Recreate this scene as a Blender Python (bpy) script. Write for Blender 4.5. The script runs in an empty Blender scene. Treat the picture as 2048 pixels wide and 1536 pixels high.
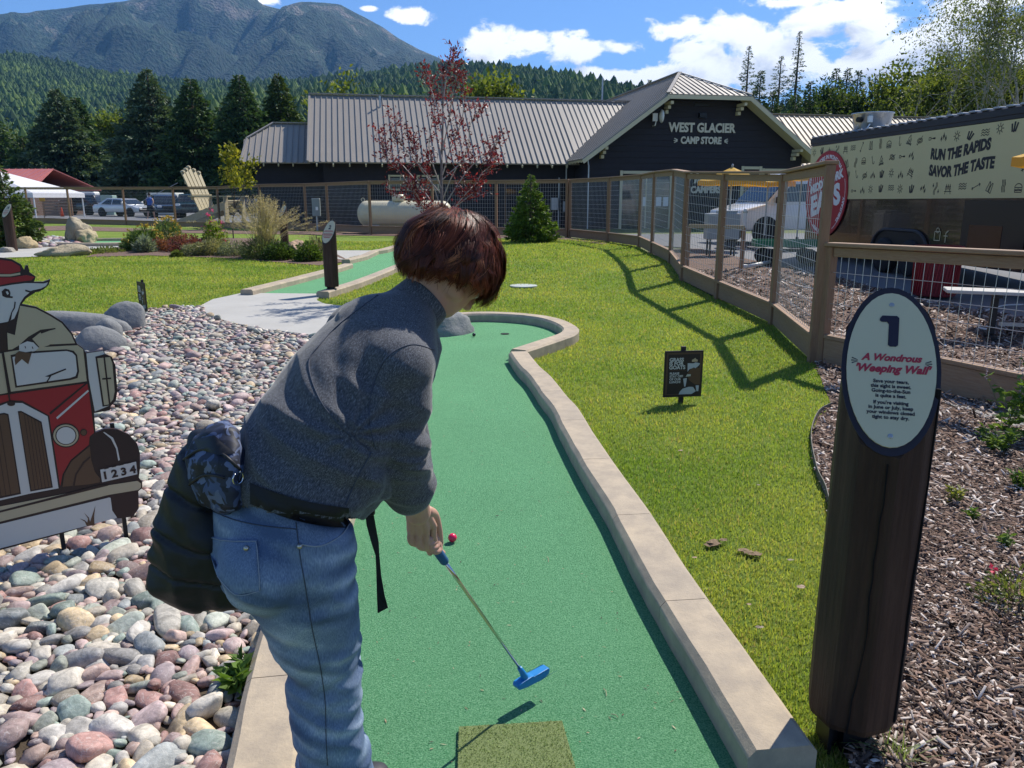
import bpy, bmesh, math, random
import numpy as np
from mathutils import Vector, Matrix, noise as mnoise
from mathutils.geometry import delaunay_2d_cdt
random.seed(7); rng = np.random.default_rng(7)
SC = bpy.context.scene; COL = SC.collection
R = math.radians

# ------------------------------------------------------------------ camera, world, sun, exposure
FPX = 1540.0; CAMH = 1.6; TILT = R(13.6)
cam = bpy.data.cameras.new('camera'); camo = bpy.data.objects.new('camera', cam); COL.objects.link(camo)
camo.location = (0, 0, CAMH); camo.rotation_euler = (R(90) - TILT, 0, 0)
cam.sensor_width = 36; cam.lens = FPX / 2048 * 36; cam.clip_start = 0.05; cam.clip_end = 30000
SC.camera = camo
SC.view_settings.view_transform = 'Standard'; SC.view_settings.look = 'None'
SC.view_settings.exposure = 0.46; SC.view_settings.gamma = 1; SC.view_settings.use_curve_mapping = False
SC.cycles.volume_max_steps = 64
SC.cycles.max_bounces = 8; SC.cycles.transparent_max_bounces = 16
SUN_EL = R(48); SUN_AZ = math.atan2(.62, .78)          # azimuth from +Y towards +X
sund = Vector((math.sin(SUN_AZ) * math.cos(SUN_EL), math.cos(SUN_AZ) * math.cos(SUN_EL), math.sin(SUN_EL)))
sl = bpy.data.lights.new('sun', 'SUN'); sl.energy = 5.0; sl.angle = R(0.53); sl.color = (1.0, .945, .86)
so = bpy.data.objects.new('sun', sl); COL.objects.link(so)
so.rotation_euler = sund.to_track_quat('Z', 'Y').to_euler()

def rayv(px, py):
    a = (px - 1024) / FPX; b = -(py - 768) / FPX
    return Vector((a, math.cos(TILT) + b * math.sin(TILT), -math.sin(TILT) + b * math.cos(TILT)))
def W(px, py, Y):
    r = rayv(px, py); t = Y / r.y
    return Vector((r.x * t, Y, CAMH + r.z * t))
def G(px, py, z=0.0):
    r = rayv(px, py); t = (z - CAMH) / r.z
    return Vector((r.x * t, r.y * t, z))

world = bpy.data.worlds.new('World'); SC.world = world; world.use_nodes = True
world.cycles.sampling_method = 'MANUAL'; world.cycles.sample_map_resolution = 512
def build_world():
    nt = world.node_tree; N = nt.nodes; L = nt.links; N.clear()
    out = N.new('ShaderNodeOutputWorld'); bg = N.new('ShaderNodeBackground'); bg.inputs[1].default_value = 0.088
    sky = N.new('ShaderNodeTexSky'); sky.sky_type = 'NISHITA'; sky.sun_disc = False
    sky.sun_elevation = SUN_EL; sky.sun_rotation = SUN_AZ; sky.altitude = 900; sky.air_density = 1.0; sky.dust_density = .25; sky.ozone_density = 2.2
    # cloud density group
    g = bpy.data.node_groups.new('cloud_density', 'ShaderNodeTree')
    g.interface.new_socket('Vector', in_out='INPUT', socket_type='NodeSocketVector')
    g.interface.new_socket('Density', in_out='OUTPUT', socket_type='NodeSocketFloat')
    gi = g.nodes.new('NodeGroupInput'); go = g.nodes.new('NodeGroupOutput')
    def m(op, a, b=None, c=None):
        n = g.nodes.new('ShaderNodeMath'); n.operation = op
        for i, v in enumerate((a, b, c)):
            if v is None: continue
            if isinstance(v, (int, float)): n.inputs[i].default_value = v
            else: g.links.new(v, n.inputs[i])
        return n.outputs[0]
    blobs = [(985, 92, 62, 30), (1060, 84, 85, 34), (1150, 100, 85, 30), (1240, 98, 60, 24), (1180, 150, 90, 20), (1270, 158, 95, 26),
             (1360, 60, 70, 30), (1400, 110, 90, 60), (1490, 80, 85, 50), (1560, 110, 110, 62), (1600, 50, 90, 42), (1420, 150, 160, 30), (1540, 165, 100, 30),
             (1690, 22, 95, 22), (1580, 5, 90, 14), (1760, 62, 72, 38), (1830, 92, 80, 60), (1750, 120, 95, 30), (1930, 70, 90, 60), (1980, 140, 120, 60), (1960, 0, 110, 30),
             (820, 30, 60, 18), (738, 18, 26, 9), (520, 0, 40, 14), (1340, 190, 150, 22)]
    cur = None
    for (x, y, rx, ry) in blobs:
        c = rayv(x, y).normalized()
        s = g.nodes.new('ShaderNodeVectorMath'); s.operation = 'SUBTRACT'; g.links.new(gi.outputs[0], s.inputs[0]); s.inputs[1].default_value = c
        mu = g.nodes.new('ShaderNodeVectorMath'); mu.operation = 'MULTIPLY'; g.links.new(s.outputs[0], mu.inputs[0])
        mu.inputs[1].default_value = (1540 / rx, 1540 / rx * .6, 1540 / ry)
        ln = g.nodes.new('ShaderNodeVectorMath'); ln.operation = 'LENGTH'; g.links.new(mu.outputs[0], ln.inputs[0])
        d = m('SUBTRACT', 1.0, ln.outputs['Value'])
        cur = d if cur is None else m('SMOOTH_MAX', cur, d, 0.25)
    # the rest of the dome, away from the view: loose broken cumulus
    nz = g.nodes.new('ShaderNodeTexNoise'); nz.inputs['Scale'].default_value = 3.2; nz.inputs['Detail'].default_value = 3
    mp = g.nodes.new('ShaderNodeMapping'); mp.inputs['Scale'].default_value = (1, 1, 2.4); g.links.new(gi.outputs[0], mp.inputs[0]); g.links.new(mp.outputs[0], nz.inputs['Vector'])
    sx = g.nodes.new('ShaderNodeSeparateXYZ'); g.links.new(gi.outputs[0], sx.inputs[0])
    away = m('MULTIPLY', m('MINIMUM', m('MAXIMUM', m('SUBTRACT', 0.72, sx.outputs[1]), 0.0), .3), 3.33)
    rest = m('MULTIPLY', m('SUBTRACT', nz.outputs[0], 0.62), 5.0)
    rest = m('SUBTRACT', rest, m('MULTIPLY', m('SUBTRACT', 1.0, away), 3.0))
    cur = m('MAXIMUM', m('MAXIMUM', cur, -2.0), rest)
    n1 = g.nodes.new('ShaderNodeTexNoise'); n1.inputs['Scale'].default_value = 15; n1.inputs['Detail'].default_value = 9; n1.inputs['Roughness'].default_value = .6; n1.inputs['Distortion'].default_value = .25
    mp2 = g.nodes.new('ShaderNodeMapping'); mp2.inputs['Scale'].default_value = (1, 1, 1.7); g.links.new(gi.outputs[0], mp2.inputs[0]); g.links.new(mp2.outputs[0], n1.inputs['Vector'])
    n2 = g.nodes.new('ShaderNodeTexVoronoi'); n2.inputs['Scale'].default_value = 42; n2.feature = 'SMOOTH_F1'; g.links.new(mp2.outputs[0], n2.inputs['Vector'])
    dd = m('ADD', cur, m('MULTIPLY', m('SUBTRACT', n1.outputs[0], 0.5), 3.4))
    dd = m('SUBTRACT', dd, m('MULTIPLY', n2.outputs['Distance'], .35))
    g.links.new(dd, go.inputs[0])
    tc = N.new('ShaderNodeTexCoord')
    a = N.new('ShaderNodeGroup'); a.node_tree = g; L.new(tc.outputs['Generated'], a.inputs[0])
    sh = N.new('ShaderNodeVectorMath'); sh.operation = 'ADD'; sh.inputs[1].default_value = (.010, 0.0, .022); L.new(tc.outputs['Generated'], sh.inputs[0])
    b = N.new('ShaderNodeGroup'); b.node_tree = g; L.new(sh.outputs[0], b.inputs[0])
    al = N.new('ShaderNodeMapRange'); al.inputs[1].default_value = -.10; al.inputs[2].default_value = .30; al.interpolation_type = 'SMOOTHSTEP'; L.new(a.outputs[0], al.inputs[0])
    lt = N.new('ShaderNodeMapRange'); lt.inputs[1].default_value = 0.1; lt.inputs[2].default_value = 1.3; lt.interpolation_type = 'SMOOTHSTEP'; L.new(b.outputs[0], lt.inputs[0])
    cc = N.new('ShaderNodeMix'); cc.data_type = 'RGBA'; L.new(lt.outputs[0], cc.inputs[0])
    cc.inputs[6].default_value = (13.0, 13.0, 13.0, 1); cc.inputs[7].default_value = (5.4, 5.9, 6.9, 1)
    bl = N.new('ShaderNodeMix'); bl.data_type = 'RGBA'; bl.blend_type = 'MULTIPLY'; bl.inputs[0].default_value = 1; L.new(sky.outputs[0], bl.inputs[6]); bl.inputs[7].default_value = (.70, .92, 1.25, 1)
    mx = N.new('ShaderNodeMix'); mx.data_type = 'RGBA'; L.new(al.outputs[0], mx.inputs[0]); L.new(bl.outputs[2], mx.inputs[6]); L.new(cc.outputs[2], mx.inputs[7])
    L.new(mx.outputs[2], bg.inputs[0]); L.new(bg.outputs[0], out.inputs[0])
build_world()

# ------------------------------------------------------------------ object helpers
def setp(o, label=None, cat=None, group=None, kind=None):
    if label: o['label'] = label
    if cat: o['category'] = cat
    if group: o['group'] = group
    if kind: o['kind'] = kind
    return o
def thing(name, label, cat, loc=(0, 0, 0), rotz=0.0, group=None):
    o = bpy.data.objects.new(name, None); COL.objects.link(o); o.empty_display_size = .1
    o.location = loc; o.rotation_euler = (0, 0, rotz)
    return setp(o, label, cat, group)
def mesh_from(name, V, F, mats, smooth=False, midx=None):
    me = bpy.data.meshes.new(name)
    V = np.asarray(V, dtype=np.float32).reshape(-1, 3)
    if isinstance(F, np.ndarray) and F.ndim == 2:
        nf, k = F.shape
        me.vertices.add(len(V)); me.vertices.foreach_set('co', V.ravel())
        me.loops.add(nf * k); me.loops.foreach_set('vertex_index', F.astype(np.int32).ravel())
        me.polygons.add(nf); me.polygons.foreach_set('loop_start', np.arange(0, nf * k, k, dtype=np.int32))
        me.polygons.foreach_set('loop_total', np.full(nf, k, dtype=np.int32))
        me.update(calc_edges=True)
    else:
        me.from_pydata(V.tolist(), [], [list(f) for f in F]); me.update()
    if not isinstance(mats, (list, tuple)): mats = [mats]
    for m in mats: me.materials.append(m)
    if midx is not None: me.polygons.foreach_set('material_index', np.asarray(midx, dtype=np.int32))
    if smooth: me.polygons.foreach_set('use_smooth', np.ones(len(me.polygons), dtype=bool))
    return me
def obj(name, V, F, mat, parent=None, smooth=False, midx=None, world=False, fix=False):
    """one mesh object; world=True: V is in world space and gets moved into the parent's frame"""
    if world and parent is not None:
        M = parent_matrix(parent).inverted()
        V = [M @ Vector(v) for v in V]
    me = mesh_from(name, V, F, mat, smooth, midx)
    if fix:
        bm = bmesh.new(); bm.from_mesh(me); bmesh.ops.recalc_face_normals(bm, faces=bm.faces); bm.to_mesh(me); bm.free()
    o = bpy.data.objects.new(name, me); COL.objects.link(o)
    if parent is not None: o.parent = parent
    return o
def parent_matrix(o):
    M = Matrix.LocRotScale(o.location, o.rotation_euler, o.scale)
    return parent_matrix(o.parent) @ M if o.parent else M
def attr(o, name, data):
    a = o.data.attributes.new(name, 'FLOAT_COLOR', 'POINT')
    d = np.ones((len(data), 4), dtype=np.float32); d[:, :3] = np.asarray(data); a.data.foreach_set('color', d.ravel())
def attrf(o, name, data):
    a = o.data.attributes.new(name, 'FLOAT', 'POINT'); a.data.foreach_set('value', np.asarray(data, dtype=np.float32))
def link_copy(o, parent=None, loc=None, rot=None, scale=None):
    c = o.copy(); COL.objects.link(c)
    if parent is not None: c.parent = parent
    if loc is not None: c.location = loc
    if rot is not None: c.rotation_euler = rot
    if scale is not None: c.scale = scale
    return c
def copy_tree(o, parent=None):
    c = o.copy(); COL.objects.link(c); c.parent = parent
    for ch in list(o.children): copy_tree(ch, c)
    return c

class MB:
    def __init__(s): s.V = []; s.F = []; s.M = []
    def add(s, V, F, m=0):
        b = len(s.V); s.V += [tuple(v) for v in V]; s.F += [tuple(b + i for i in f) for f in F]; s.M += [m] * len(F); return s
    def box(s, c, d, rot=None, m=0, bev=0.0):
        hx, hy, hz = d[0] / 2, d[1] / 2, d[2] / 2
        if bev > 0:
            b = min(bev, hx * .9, hy * .9, hz * .9); P = []
            for sx in (-1, 1):
                for sy in (-1, 1):
                    for sz in (-1, 1):
                        P += [(sx * hx, sy * (hy - b), sz * (hz - b)), (sx * (hx - b), sy * hy, sz * (hz - b)), (sx * (hx - b), sy * (hy - b), sz * hz)]
            F = []
            def i(sx, sy, sz, k): return ((((sx > 0) * 2) + (sy > 0)) * 2 + (sz > 0)) * 3 + k
            for a in (-1, 1):
                F.append([i(a, -1, -1, 0), i(a, 1, -1, 0), i(a, 1, 1, 0), i(a, -1, 1, 0)][::a])
                F.append([i(-1, a, -1, 1), i(1, a, -1, 1), i(1, a, 1, 1), i(-1, a, 1, 1)][::-a])
                F.append([i(-1, -1, a, 2), i(1, -1, a, 2), i(1, 1, a, 2), i(-1, 1, a, 2)][::a])
            for a in (-1, 1):
                for b2 in (-1, 1):
                    F.append([i(a, b2, -1, 0), i(a, b2, 1, 0), i(a, b2, 1, 1), i(a, b2, -1, 1)])
                    F.append([i(a, -1, b2, 0), i(a, 1, b2, 0), i(a, 1, b2, 2), i(a, -1, b2, 2)])
                    F.append([i(-1, a, b2, 1), i(1, a, b2, 1), i(1, a, b2, 2), i(-1, a, b2, 2)])
                    for c2 in (-1, 1): F.append([i(a, b2, c2, 0), i(a, b2, c2, 1), i(a, b2, c2, 2)])
        else:
            P = [(x * hx, y * hy, z * hz) for x in (-1, 1) for y in (-1, 1) for z in (-1, 1)]
            F = [(0, 1, 3, 2), (4, 6, 7, 5), (0, 4, 5, 1), (2, 3, 7, 6), (0, 2, 6, 4), (1, 5, 7, 3)]
        V = []
        for p in P:
            v = Vector(p)
            if rot is not None: v = rot @ v
            V.append(v + Vector(c))
        return s.add(V, F, m)
    def bar(s, a, b, w, h, m=0, up=(0, 0, 1), bev=0.0):
        a = Vector(a); b = Vector(b); d = b - a; L = d.length; d.normalize()
        u = Vector(up); x = d.cross(u)
        if x.length < 1e-4: x = d.cross(Vector((0, 1, 0)))
        x.normalize(); z = x.cross(d)
        M = Matrix((x, d, z)).transposed()
        return s.box((a + b) / 2, (w, L, h), M, m, bev)
    def tube(s, pts, rad, n=8, m=0, caps=True):
        pts = [Vector(p) for p in pts]; k = len(pts)
        if isinstance(rad, (int, float)): rad = [rad] * k
        V = []; prev = None
        for i, p in enumerate(pts):
            d = (pts[min(i + 1, k - 1)] - pts[max(i - 1, 0)]).normalized()
            x = (prev - d * prev.dot(d)) if prev is not None else d.cross(Vector((0, 0, 1)) if abs(d.z) < .9 else Vector((1, 0, 0)))
            if x.length < 1e-6: x = d.orthogonal()
            x.normalize(); prev = x; y = d.cross(x)
            for j in range(n):
                t = 2 * math.pi * j / n; V.append(p + (x * math.cos(t) + y * math.sin(t)) * rad[i])
        F = []
        for i in range(k - 1):
            for j in range(n):
                a = i * n + j; b = i * n + (j + 1) % n; F.append((a, b, b + n, a + n))
        if caps: F.append(tuple(range(n - 1, -1, -1))); F.append(tuple((k - 1) * n + j for j in range(n)))
        return s.add(V, F, m)
    def lathe(s, prof, c=(0, 0, 0), n=24, m=0, axis='z'):
        V = []
        for (r, z) in prof:
            for j in range(n):
                t = 2 * math.pi * j / n; p = (r * math.cos(t), r * math.sin(t), z)
                if axis == 'x': p = (p[2], p[0], p[1])
                if axis == 'y': p = (p[1], p[2], p[0])
                V.append((p[0] + c[0], p[1] + c[1], p[2] + c[2]))
        F = []; k = len(prof)
        for i in range(k - 1):
            for j in range(n):
                a = i * n + j; b = i * n + (j + 1) % n; F.append((a, b, b + n, a + n))
        F.append(tuple(range(n - 1, -1, -1))); F.append(tuple((k - 1) * n + j for j in range(n)))
        return s.add(V, F, m)
    def prism(s, poly, M, t, m=0):
        """poly: 2D points in the plane of matrix M (x, y), thickness t along +z of M (front face at +t)"""
        from mathutils.geometry import tessellate_polygon
        n = len(poly); V = [M @ Vector((p[0], p[1], 0)) for p in poly] + [M @ Vector((p[0], p[1], t)) for p in poly]
        area = sum(poly[i][0] * poly[(i + 1) % n][1] - poly[(i + 1) % n][0] * poly[i][1] for i in range(n))
        tr = tessellate_polygon([[Vector((p[0], p[1], 0)) for p in poly]])
        F = []
        for a, b, c in tr:
            ar = (poly[b][0] - poly[a][0]) * (poly[c][1] - poly[a][1]) - (poly[c][0] - poly[a][0]) * (poly[b][1] - poly[a][1])
            if ar < 0: a, b, c = c, b, a
            F.append((a + n, b + n, c + n)); F.append((c, b, a))
        for i in range(n):
            j = (i + 1) % n
            F.append((i, j, j + n, i + n) if area > 0 else (j, i, i + n, j + n))
        return s.add(V, F, m)
    def build(s, name, mat, parent=None, smooth=False, world=False, fix=False):
        return obj(name, s.V, s.F, mat, parent, smooth, s.M if isinstance(mat, (list, tuple)) and len(mat) > 1 else None, world, fix)

def smooth_line(pts, n=6, closed=False):
    P = [Vector(p) for p in pts]; out = []; k = len(P)
    rngi = range(k if closed else k - 1)
    for i in rngi:
        p1 = P[i]; p2 = P[(i + 1) % k]
        p0 = P[i - 1] if (i > 0 or closed) else p1; p3 = P[(i + 2) % k] if (i + 2 < k or closed) else p2
        for j in range(n):
            t = j / n
            out.append(.5 * ((2 * p1) + (p2 - p0) * t + (2 * p0 - 5 * p1 + 4 * p2 - p3) * t * t + (3 * p1 - p0 - 3 * p2 + p3) * t ** 3))
    if not closed: out.append(P[-1])
    return out
def inside(poly, x, y):
    """vectorised point in polygon"""
    x = np.asarray(x, dtype=float); y = np.asarray(y, dtype=float); c = np.zeros(x.shape, bool); n = len(poly); j = n - 1
    for i in range(n):
        xi, yi = poly[i][0], poly[i][1]; xj, yj = poly[j][0], poly[j][1]
        if yi != yj: c ^= ((yi > y) != (yj > y)) & (x < (xj - xi) * (y - yi) / (yj - yi) + xi)
        j = i
    return c
def smst(a, b, x):
    t = np.clip((x - a) / (b - a), 0, 1); return t * t * (3 - 2 * t)
def gz(x, y):
    rr = .20 * smst(12.5, 18.5, y); ll = .17 * smst(19, 31, y)
    k = smst(-4.5, 1.0, x)
    z = rr * k + ll * (1 - k) - .10 * np.exp(-((x - 3.6) ** 2 / 3.0 + (y - 9.3) ** 2 / 9.0))
    return z
def GZ(px, py):
    z = 0.0
    for _ in range(12):
        p = G(px, py, z); z = float(gz(p.x, p.y))
    return G(px, py, z)
def on_ground(x, y, dz=0): return Vector((x, y, float(gz(x, y)) + dz))
def drape(name, poly, off, mat, step=1.0, parent=None, kind='structure', zf=None, skirt=0.0):
    """a sheet that follows the ground, filled with an inner grid"""
    P = [Vector((p[0], p[1])) for p in poly]; n = len(P)
    xs = [p.x for p in P]; ys = [p.y for p in P]
    gx = np.arange(min(xs), max(xs), step); gy = np.arange(min(ys), max(ys), step)
    X, Y = np.meshgrid(gx, gy); X = X.ravel() + .001; Y = Y.ravel() + .001
    m = inside(poly, X, Y); pts = P + [Vector((a, b)) for a, b in zip(X[m], Y[m])]
    co, ed, fa, *_ = delaunay_2d_cdt(pts, [], [list(range(n))], 1, 1e-4)
    f = zf or gz
    V = [(c.x, c.y, float(f(c.x, c.y)) + off) for c in co]
    F = []
    for t in fa:
        a, b, c = [co[i] for i in t[:3]]
        F.append(tuple(t) if (b - a).cross(c - a) > 0 else tuple(reversed(t)))
    if skirt:
        b0 = len(V); bd = [(p[0], p[1], float(f(p[0], p[1])) + off - skirt) for p in poly]
        bt = [(p[0], p[1], float(f(p[0], p[1])) + off) for p in poly]
        V += bt + bd
        for i in range(n):
            j = (i + 1) % n; F.append((b0 + i, b0 + j, b0 + n + j, b0 + n + i))
    o = obj(name, V, F, mat, parent, smooth=False)
    if kind and parent is None: o['kind'] = kind
    return o

# ------------------------------------------------------------------ materials
MATS = {}
def mat(name, col=(.5, .5, .5), rough=.7, metal=0.0, spec=.4, noise=None, bump=None, trans=None, emit=None, coat=0.0, attrib=None, objcol=False, noise2=None, coords='Object', alpha=None):
    """noise=(scale, colour, amount[, stretch]); bump=(scale, strength, distance)"""
    if name in MATS: return MATS[name]
    m = bpy.data.materials.new(name); m.use_nodes = True; nt = m.node_tree; N = nt.nodes; L = nt.links
    b = N['Principled BSDF']; b.inputs['Roughness'].default_value = rough; b.inputs['Metallic'].default_value = metal
    b.inputs['Specular IOR Level'].default_value = spec; b.inputs['Coat Weight'].default_value = coat
    tc = N.new('ShaderNodeTexCoord'); co = tc.outputs[coords]
    if attrib:
        a = N.new('ShaderNodeAttribute'); a.attribute_name = attrib; cur = a.outputs['Color']
    elif objcol:
        a = N.new('ShaderNodeObjectInfo'); cur = a.outputs['Color']
    else:
        a = N.new('ShaderNodeRGB'); a.outputs[0].default_value = (*col, 1); cur = a.outputs[0]
    def addnoise(cur, nz):
        t = N.new('ShaderNodeTexNoise'); t.inputs['Scale'].default_value = nz[0]; t.inputs['Detail'].default_value = 6; t.inputs['Roughness'].default_value = .65
        if len(nz) > 3:
            mp = N.new('ShaderNodeMapping'); mp.inputs['Scale'].default_value = nz[3]; L.new(co, mp.inputs[0]); L.new(mp.outputs[0], t.inputs['Vector'])
        else: L.new(co, t.inputs['Vector'])
        mr = N.new('ShaderNodeMapRange'); mr.inputs[1].default_value = .35; mr.inputs[2].default_value = .65; mr.inputs[4].default_value = nz[2]; L.new(t.outputs[0], mr.inputs[0])
        mx = N.new('ShaderNodeMix'); mx.data_type = 'RGBA'; L.new(mr.outputs[0], mx.inputs[0]); L.new(cur, mx.inputs[6]); mx.inputs[7].default_value = (*nz[1], 1)
        return mx.outputs[2]
    if noise: cur = addnoise(cur, noise)
    if noise2: cur = addnoise(cur, noise2)
    L.new(cur, b.inputs['Base Color'])
    if bump:
        t = N.new('ShaderNodeTexNoise'); t.inputs['Scale'].default_value = bump[0]; t.inputs['Detail'].default_value = 8; t.inputs['Roughness'].default_value = .7
        if len(bump) > 3:
            mp = N.new('ShaderNodeMapping'); mp.inputs['Scale'].default_value = bump[3]; L.new(co, mp.inputs[0]); L.new(mp.outputs[0], t.inputs['Vector'])
        else: L.new(co, t.inputs['Vector'])
        bp = N.new('ShaderNodeBump'); bp.inputs['Strength'].default_value = bump[1]; bp.inputs['Distance'].default_value = bump[2]; L.new(t.outputs[0], bp.inputs['Height']); L.new(bp.outputs[0], b.inputs['Normal'])
    if emit: b.inputs['Emission Color'].default_value = (*emit[0], 1); b.inputs['Emission Strength'].default_value = emit[1]
    if trans:
        tr = N.new('ShaderNodeBsdfTranslucent'); ms = N.new('ShaderNodeMixShader'); ms.inputs[0].default_value = trans[0]
        mm = N.new('ShaderNodeMix'); mm.data_type = 'RGBA'; mm.blend_type = 'MULTIPLY'; mm.inputs[0].default_value = 1; L.new(cur, mm.inputs[6]); mm.inputs[7].default_value = (*trans[1], 1)
        L.new(mm.outputs[2], tr.inputs[0])
        out = N['Material Output']; L.new(b.outputs[0], ms.inputs[1]); L.new(tr.outputs[0], ms.inputs[2]); L.new(ms.outputs[0], out.inputs[0])
    MATS[name] = m; return m

# text as mesh: the built-in face, thickened by an offset
def text_mesh(body, size, align='CENTER', offset=0.0, extrude=.002, shear=0.0, space=1.0, spread=1.0):
    c = bpy.data.curves.new('lettering', 'FONT'); c.body = body; c.size = size; c.align_x = align; c.align_y = 'CENTER'
    c.offset = offset; c.extrude = extrude; c.shear = shear; c.space_line = space; c.resolution_u = 3; c.space_character = spread
    o = bpy.data.objects.new('lettering', c); COL.objects.link(o)
    dg = bpy.context.evaluated_depsgraph_get(); me = bpy.data.meshes.new_from_object(o.evaluated_get(dg))
    COL.objects.unlink(o); bpy.data.objects.remove(o); return me
def text(body, size, M, mt, parent=None, warp=None, name='lettering', **k):
    me = text_mesh(body, size, **k); me.name = name
    PM = parent_matrix(parent).inverted() if parent else Matrix()
    for v in me.vertices:
        p = Vector(v.co)
        if warp: p = Vector(warp(p))
        v.co = PM @ (M @ p)
    me.materials.clear(); me.materials.append(mt)
    o = bpy.data.objects.new(name, me); COL.objects.link(o)
    if parent: o.parent = parent
    return o
def basis(o, x, y, z=None):
    x = Vector(x).normalized(); y = Vector(y); y = (y - x * y.dot(x)).normalized(); z = x.cross(y)
    M = Matrix((x, y, z)).transposed().to_4x4(); M.translation = Vector(o); return M
# ------------------------------------------------------------------ ground sheets
M_soil = mat('soil', (.10, .075, .05), .95, noise=(3, (.05, .035, .022), .7), bump=(40, .6, .02))
M_lawn = mat('lawn', (.17, .27, .035), .9, noise=(.9, (.30, .35, .06), .75), noise2=(60, (.07, .13, .012), .55), bump=(120, .9, .03), spec=.2)
M_meadow = mat('meadow', (.09, .13, .03), .9, noise=(.05, (.16, .15, .06), .6), bump=(5, .6, .1))
M_asph = mat('asphalt', (.15, .155, .165), .9, noise=(.6, (.11, .115, .125), .6), noise2=(90, (.24, .24, .25), .35), bump=(150, .5, .006))
M_conc = mat('pale_concrete', (.42, .41, .375), .85, noise=(1.6, (.34, .33, .30), .7), noise2=(60, (.47, .455, .42), .3), bump=(160, .35, .004))
M_curb = mat('curb_concrete', (.37, .31, .235), .85, noise=(1.7, (.52, .42, .29), .95, (1, 1, 1)), noise2=(11, (.28, .235, .185), .6), bump=(90, .5, .005))
M_turf = mat('green_turf', (.036, .19, .070), .9, noise=(1.1, (.058, .25, .10), .8), noise2=(190, (.24, .51, .27), .85), bump=(210, 1.0, .012), spec=.2)
M_mulch = mat('mulch_soil', (.12, .075, .055), .95, noise=(60, (.26, .17, .13), .7), bump=(60, .9, .03))

ground = drape('ground', [(-7000, -60), (7000, -60), (7000, 9000), (-7000, 9000)], -.30, M_meadow, 400, zf=lambda x, y: 0 * x)
land = drape('terrain', [(-60, -6), (45, -6), (60, 85), (-90, 95)], -.035, M_meadow, 2.0)
lawn_poly = [(-40, -3), (1.6, -3), (5.4, -3), (5.2, 4.2), (3.2, 7.7), (3.7, 10.6), (3.4, 12.7), (3.25, 14.7), (3.5, 17.2), (3.57, 20.6), (3.68, 23.2), (3.1, 25.8), (2.07, 28.1), (-.6, 29.9), (-5.6, 31), (-7.85, 34.1), (-14.4, 38.5), (-21, 42.5), (-27.8, 45.4), (-50, 50)]
lawn = drape('lawn', lawn_poly, 0.0, M_lawn, .6)
def gpoly(pts): return [tuple(GZ(*p))[:2] for p in pts]
parking = drape('parking_lot', [(-28, 46), (-21.2, 43.2), (-14.5, 39.2), (-9.5, 36), (-9.5, 60), (-4, 75), (-60, 90), (-80, 60)], .0, M_asph, 3)
yard_pts = [(1140, 470), (1212, 478), (1300, 488), (1400, 498), (1500, 520), (1700, 562), (1850, 605), (2048, 640), (2500, 700)]
yard_edge = gpoly(yard_pts)
yard = drape('asphalt_yard', yard_edge + [(26, 7), (30, 34), (2, 31)], -.012, M_asph, 1.5)
mul_l = gpoly([(1760, 2600), (1715, 1900), (1697, 1536), (1674, 1200), (1655, 1010), (1632, 950), (1621, 880), (1636, 835), (1664, 818), (1636, 745)])
fence_xy = [(3.168, 7.86), (3.677, 10.6), (3.392, 12.68), (3.246, 14.75), (3.505, 17.23), (3.566, 20.59)]
mulch_poly = mul_l + fence_xy + [(3.9, 21.5)] + yard_edge[3:] + [(14, 6), (10, -1), (1.0, -1)]
mulch = drape('mulch_bed', mulch_poly, .012, M_mulch, .5)
strip = drape('gravel_path', gpoly([(1863, 786), (2100, 838), (2500, 930), (2500, 1010), (2048, 872), (1940, 828), (1868, 803)]), .02, mat('path_gravel', (.36, .35, .34), .9, noise=(90, (.22, .21, .2), .7), bump=(120, .8, .01)), .4)

# the two greens
inner_px = [(1530, 1560), (1498, 1502), (1368, 1282), (1278, 1131), (1219, 1018), (1168, 935), (1126, 860), (1102, 812), (1084, 790), (1057, 751), (1036, 730), (1017, 703)]
bulge_px = [(1020, 697), (1057, 685), (1094, 673), (1115, 665.5), (1124, 657.5), (1119, 650), (1094, 639), (1055, 631.5), (997, 627.5), (944, 627.5), (905, 630)]
A = [G(x, y, .12).xy for x, y in inner_px]; B = [G(x, y, .12).xy for x, y in bulge_px]
Cc = [Vector(p) for p in [(-1.35, 9.55), (-1.75, 8.8), (-1.5, 8.0), (-1.0, 7.3), (-.82, 6.2), (-.84, 5.0), (-.82, 4.0), (-.76, 3.25), (-.70, 2.5), (-.565, 1.76), (-.47, 1.35)]]
right_run = [Vector((p.x, p.y)) for p in smooth_line([v.to_3d() for v in A], 4)]
bulge_run = [Vector((p.x, p.y)) for p in smooth_line([v.to_3d() for v in B] + [v.to_3d() for v in Cc], 4)]
inner1 = [Vector((.70, 1.30))] + right_run + bulge_run
turf1_poly = [tuple(p) for p in inner1]
turf = drape('putting_green', [tuple(p) for p in inner1], .012, M_turf, .4)
turf.name = 'putting_green'
tee_px = [(918, 1457), (1124, 1445), (1150, 1536), (1165, 1600), (914, 1600)]

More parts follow.
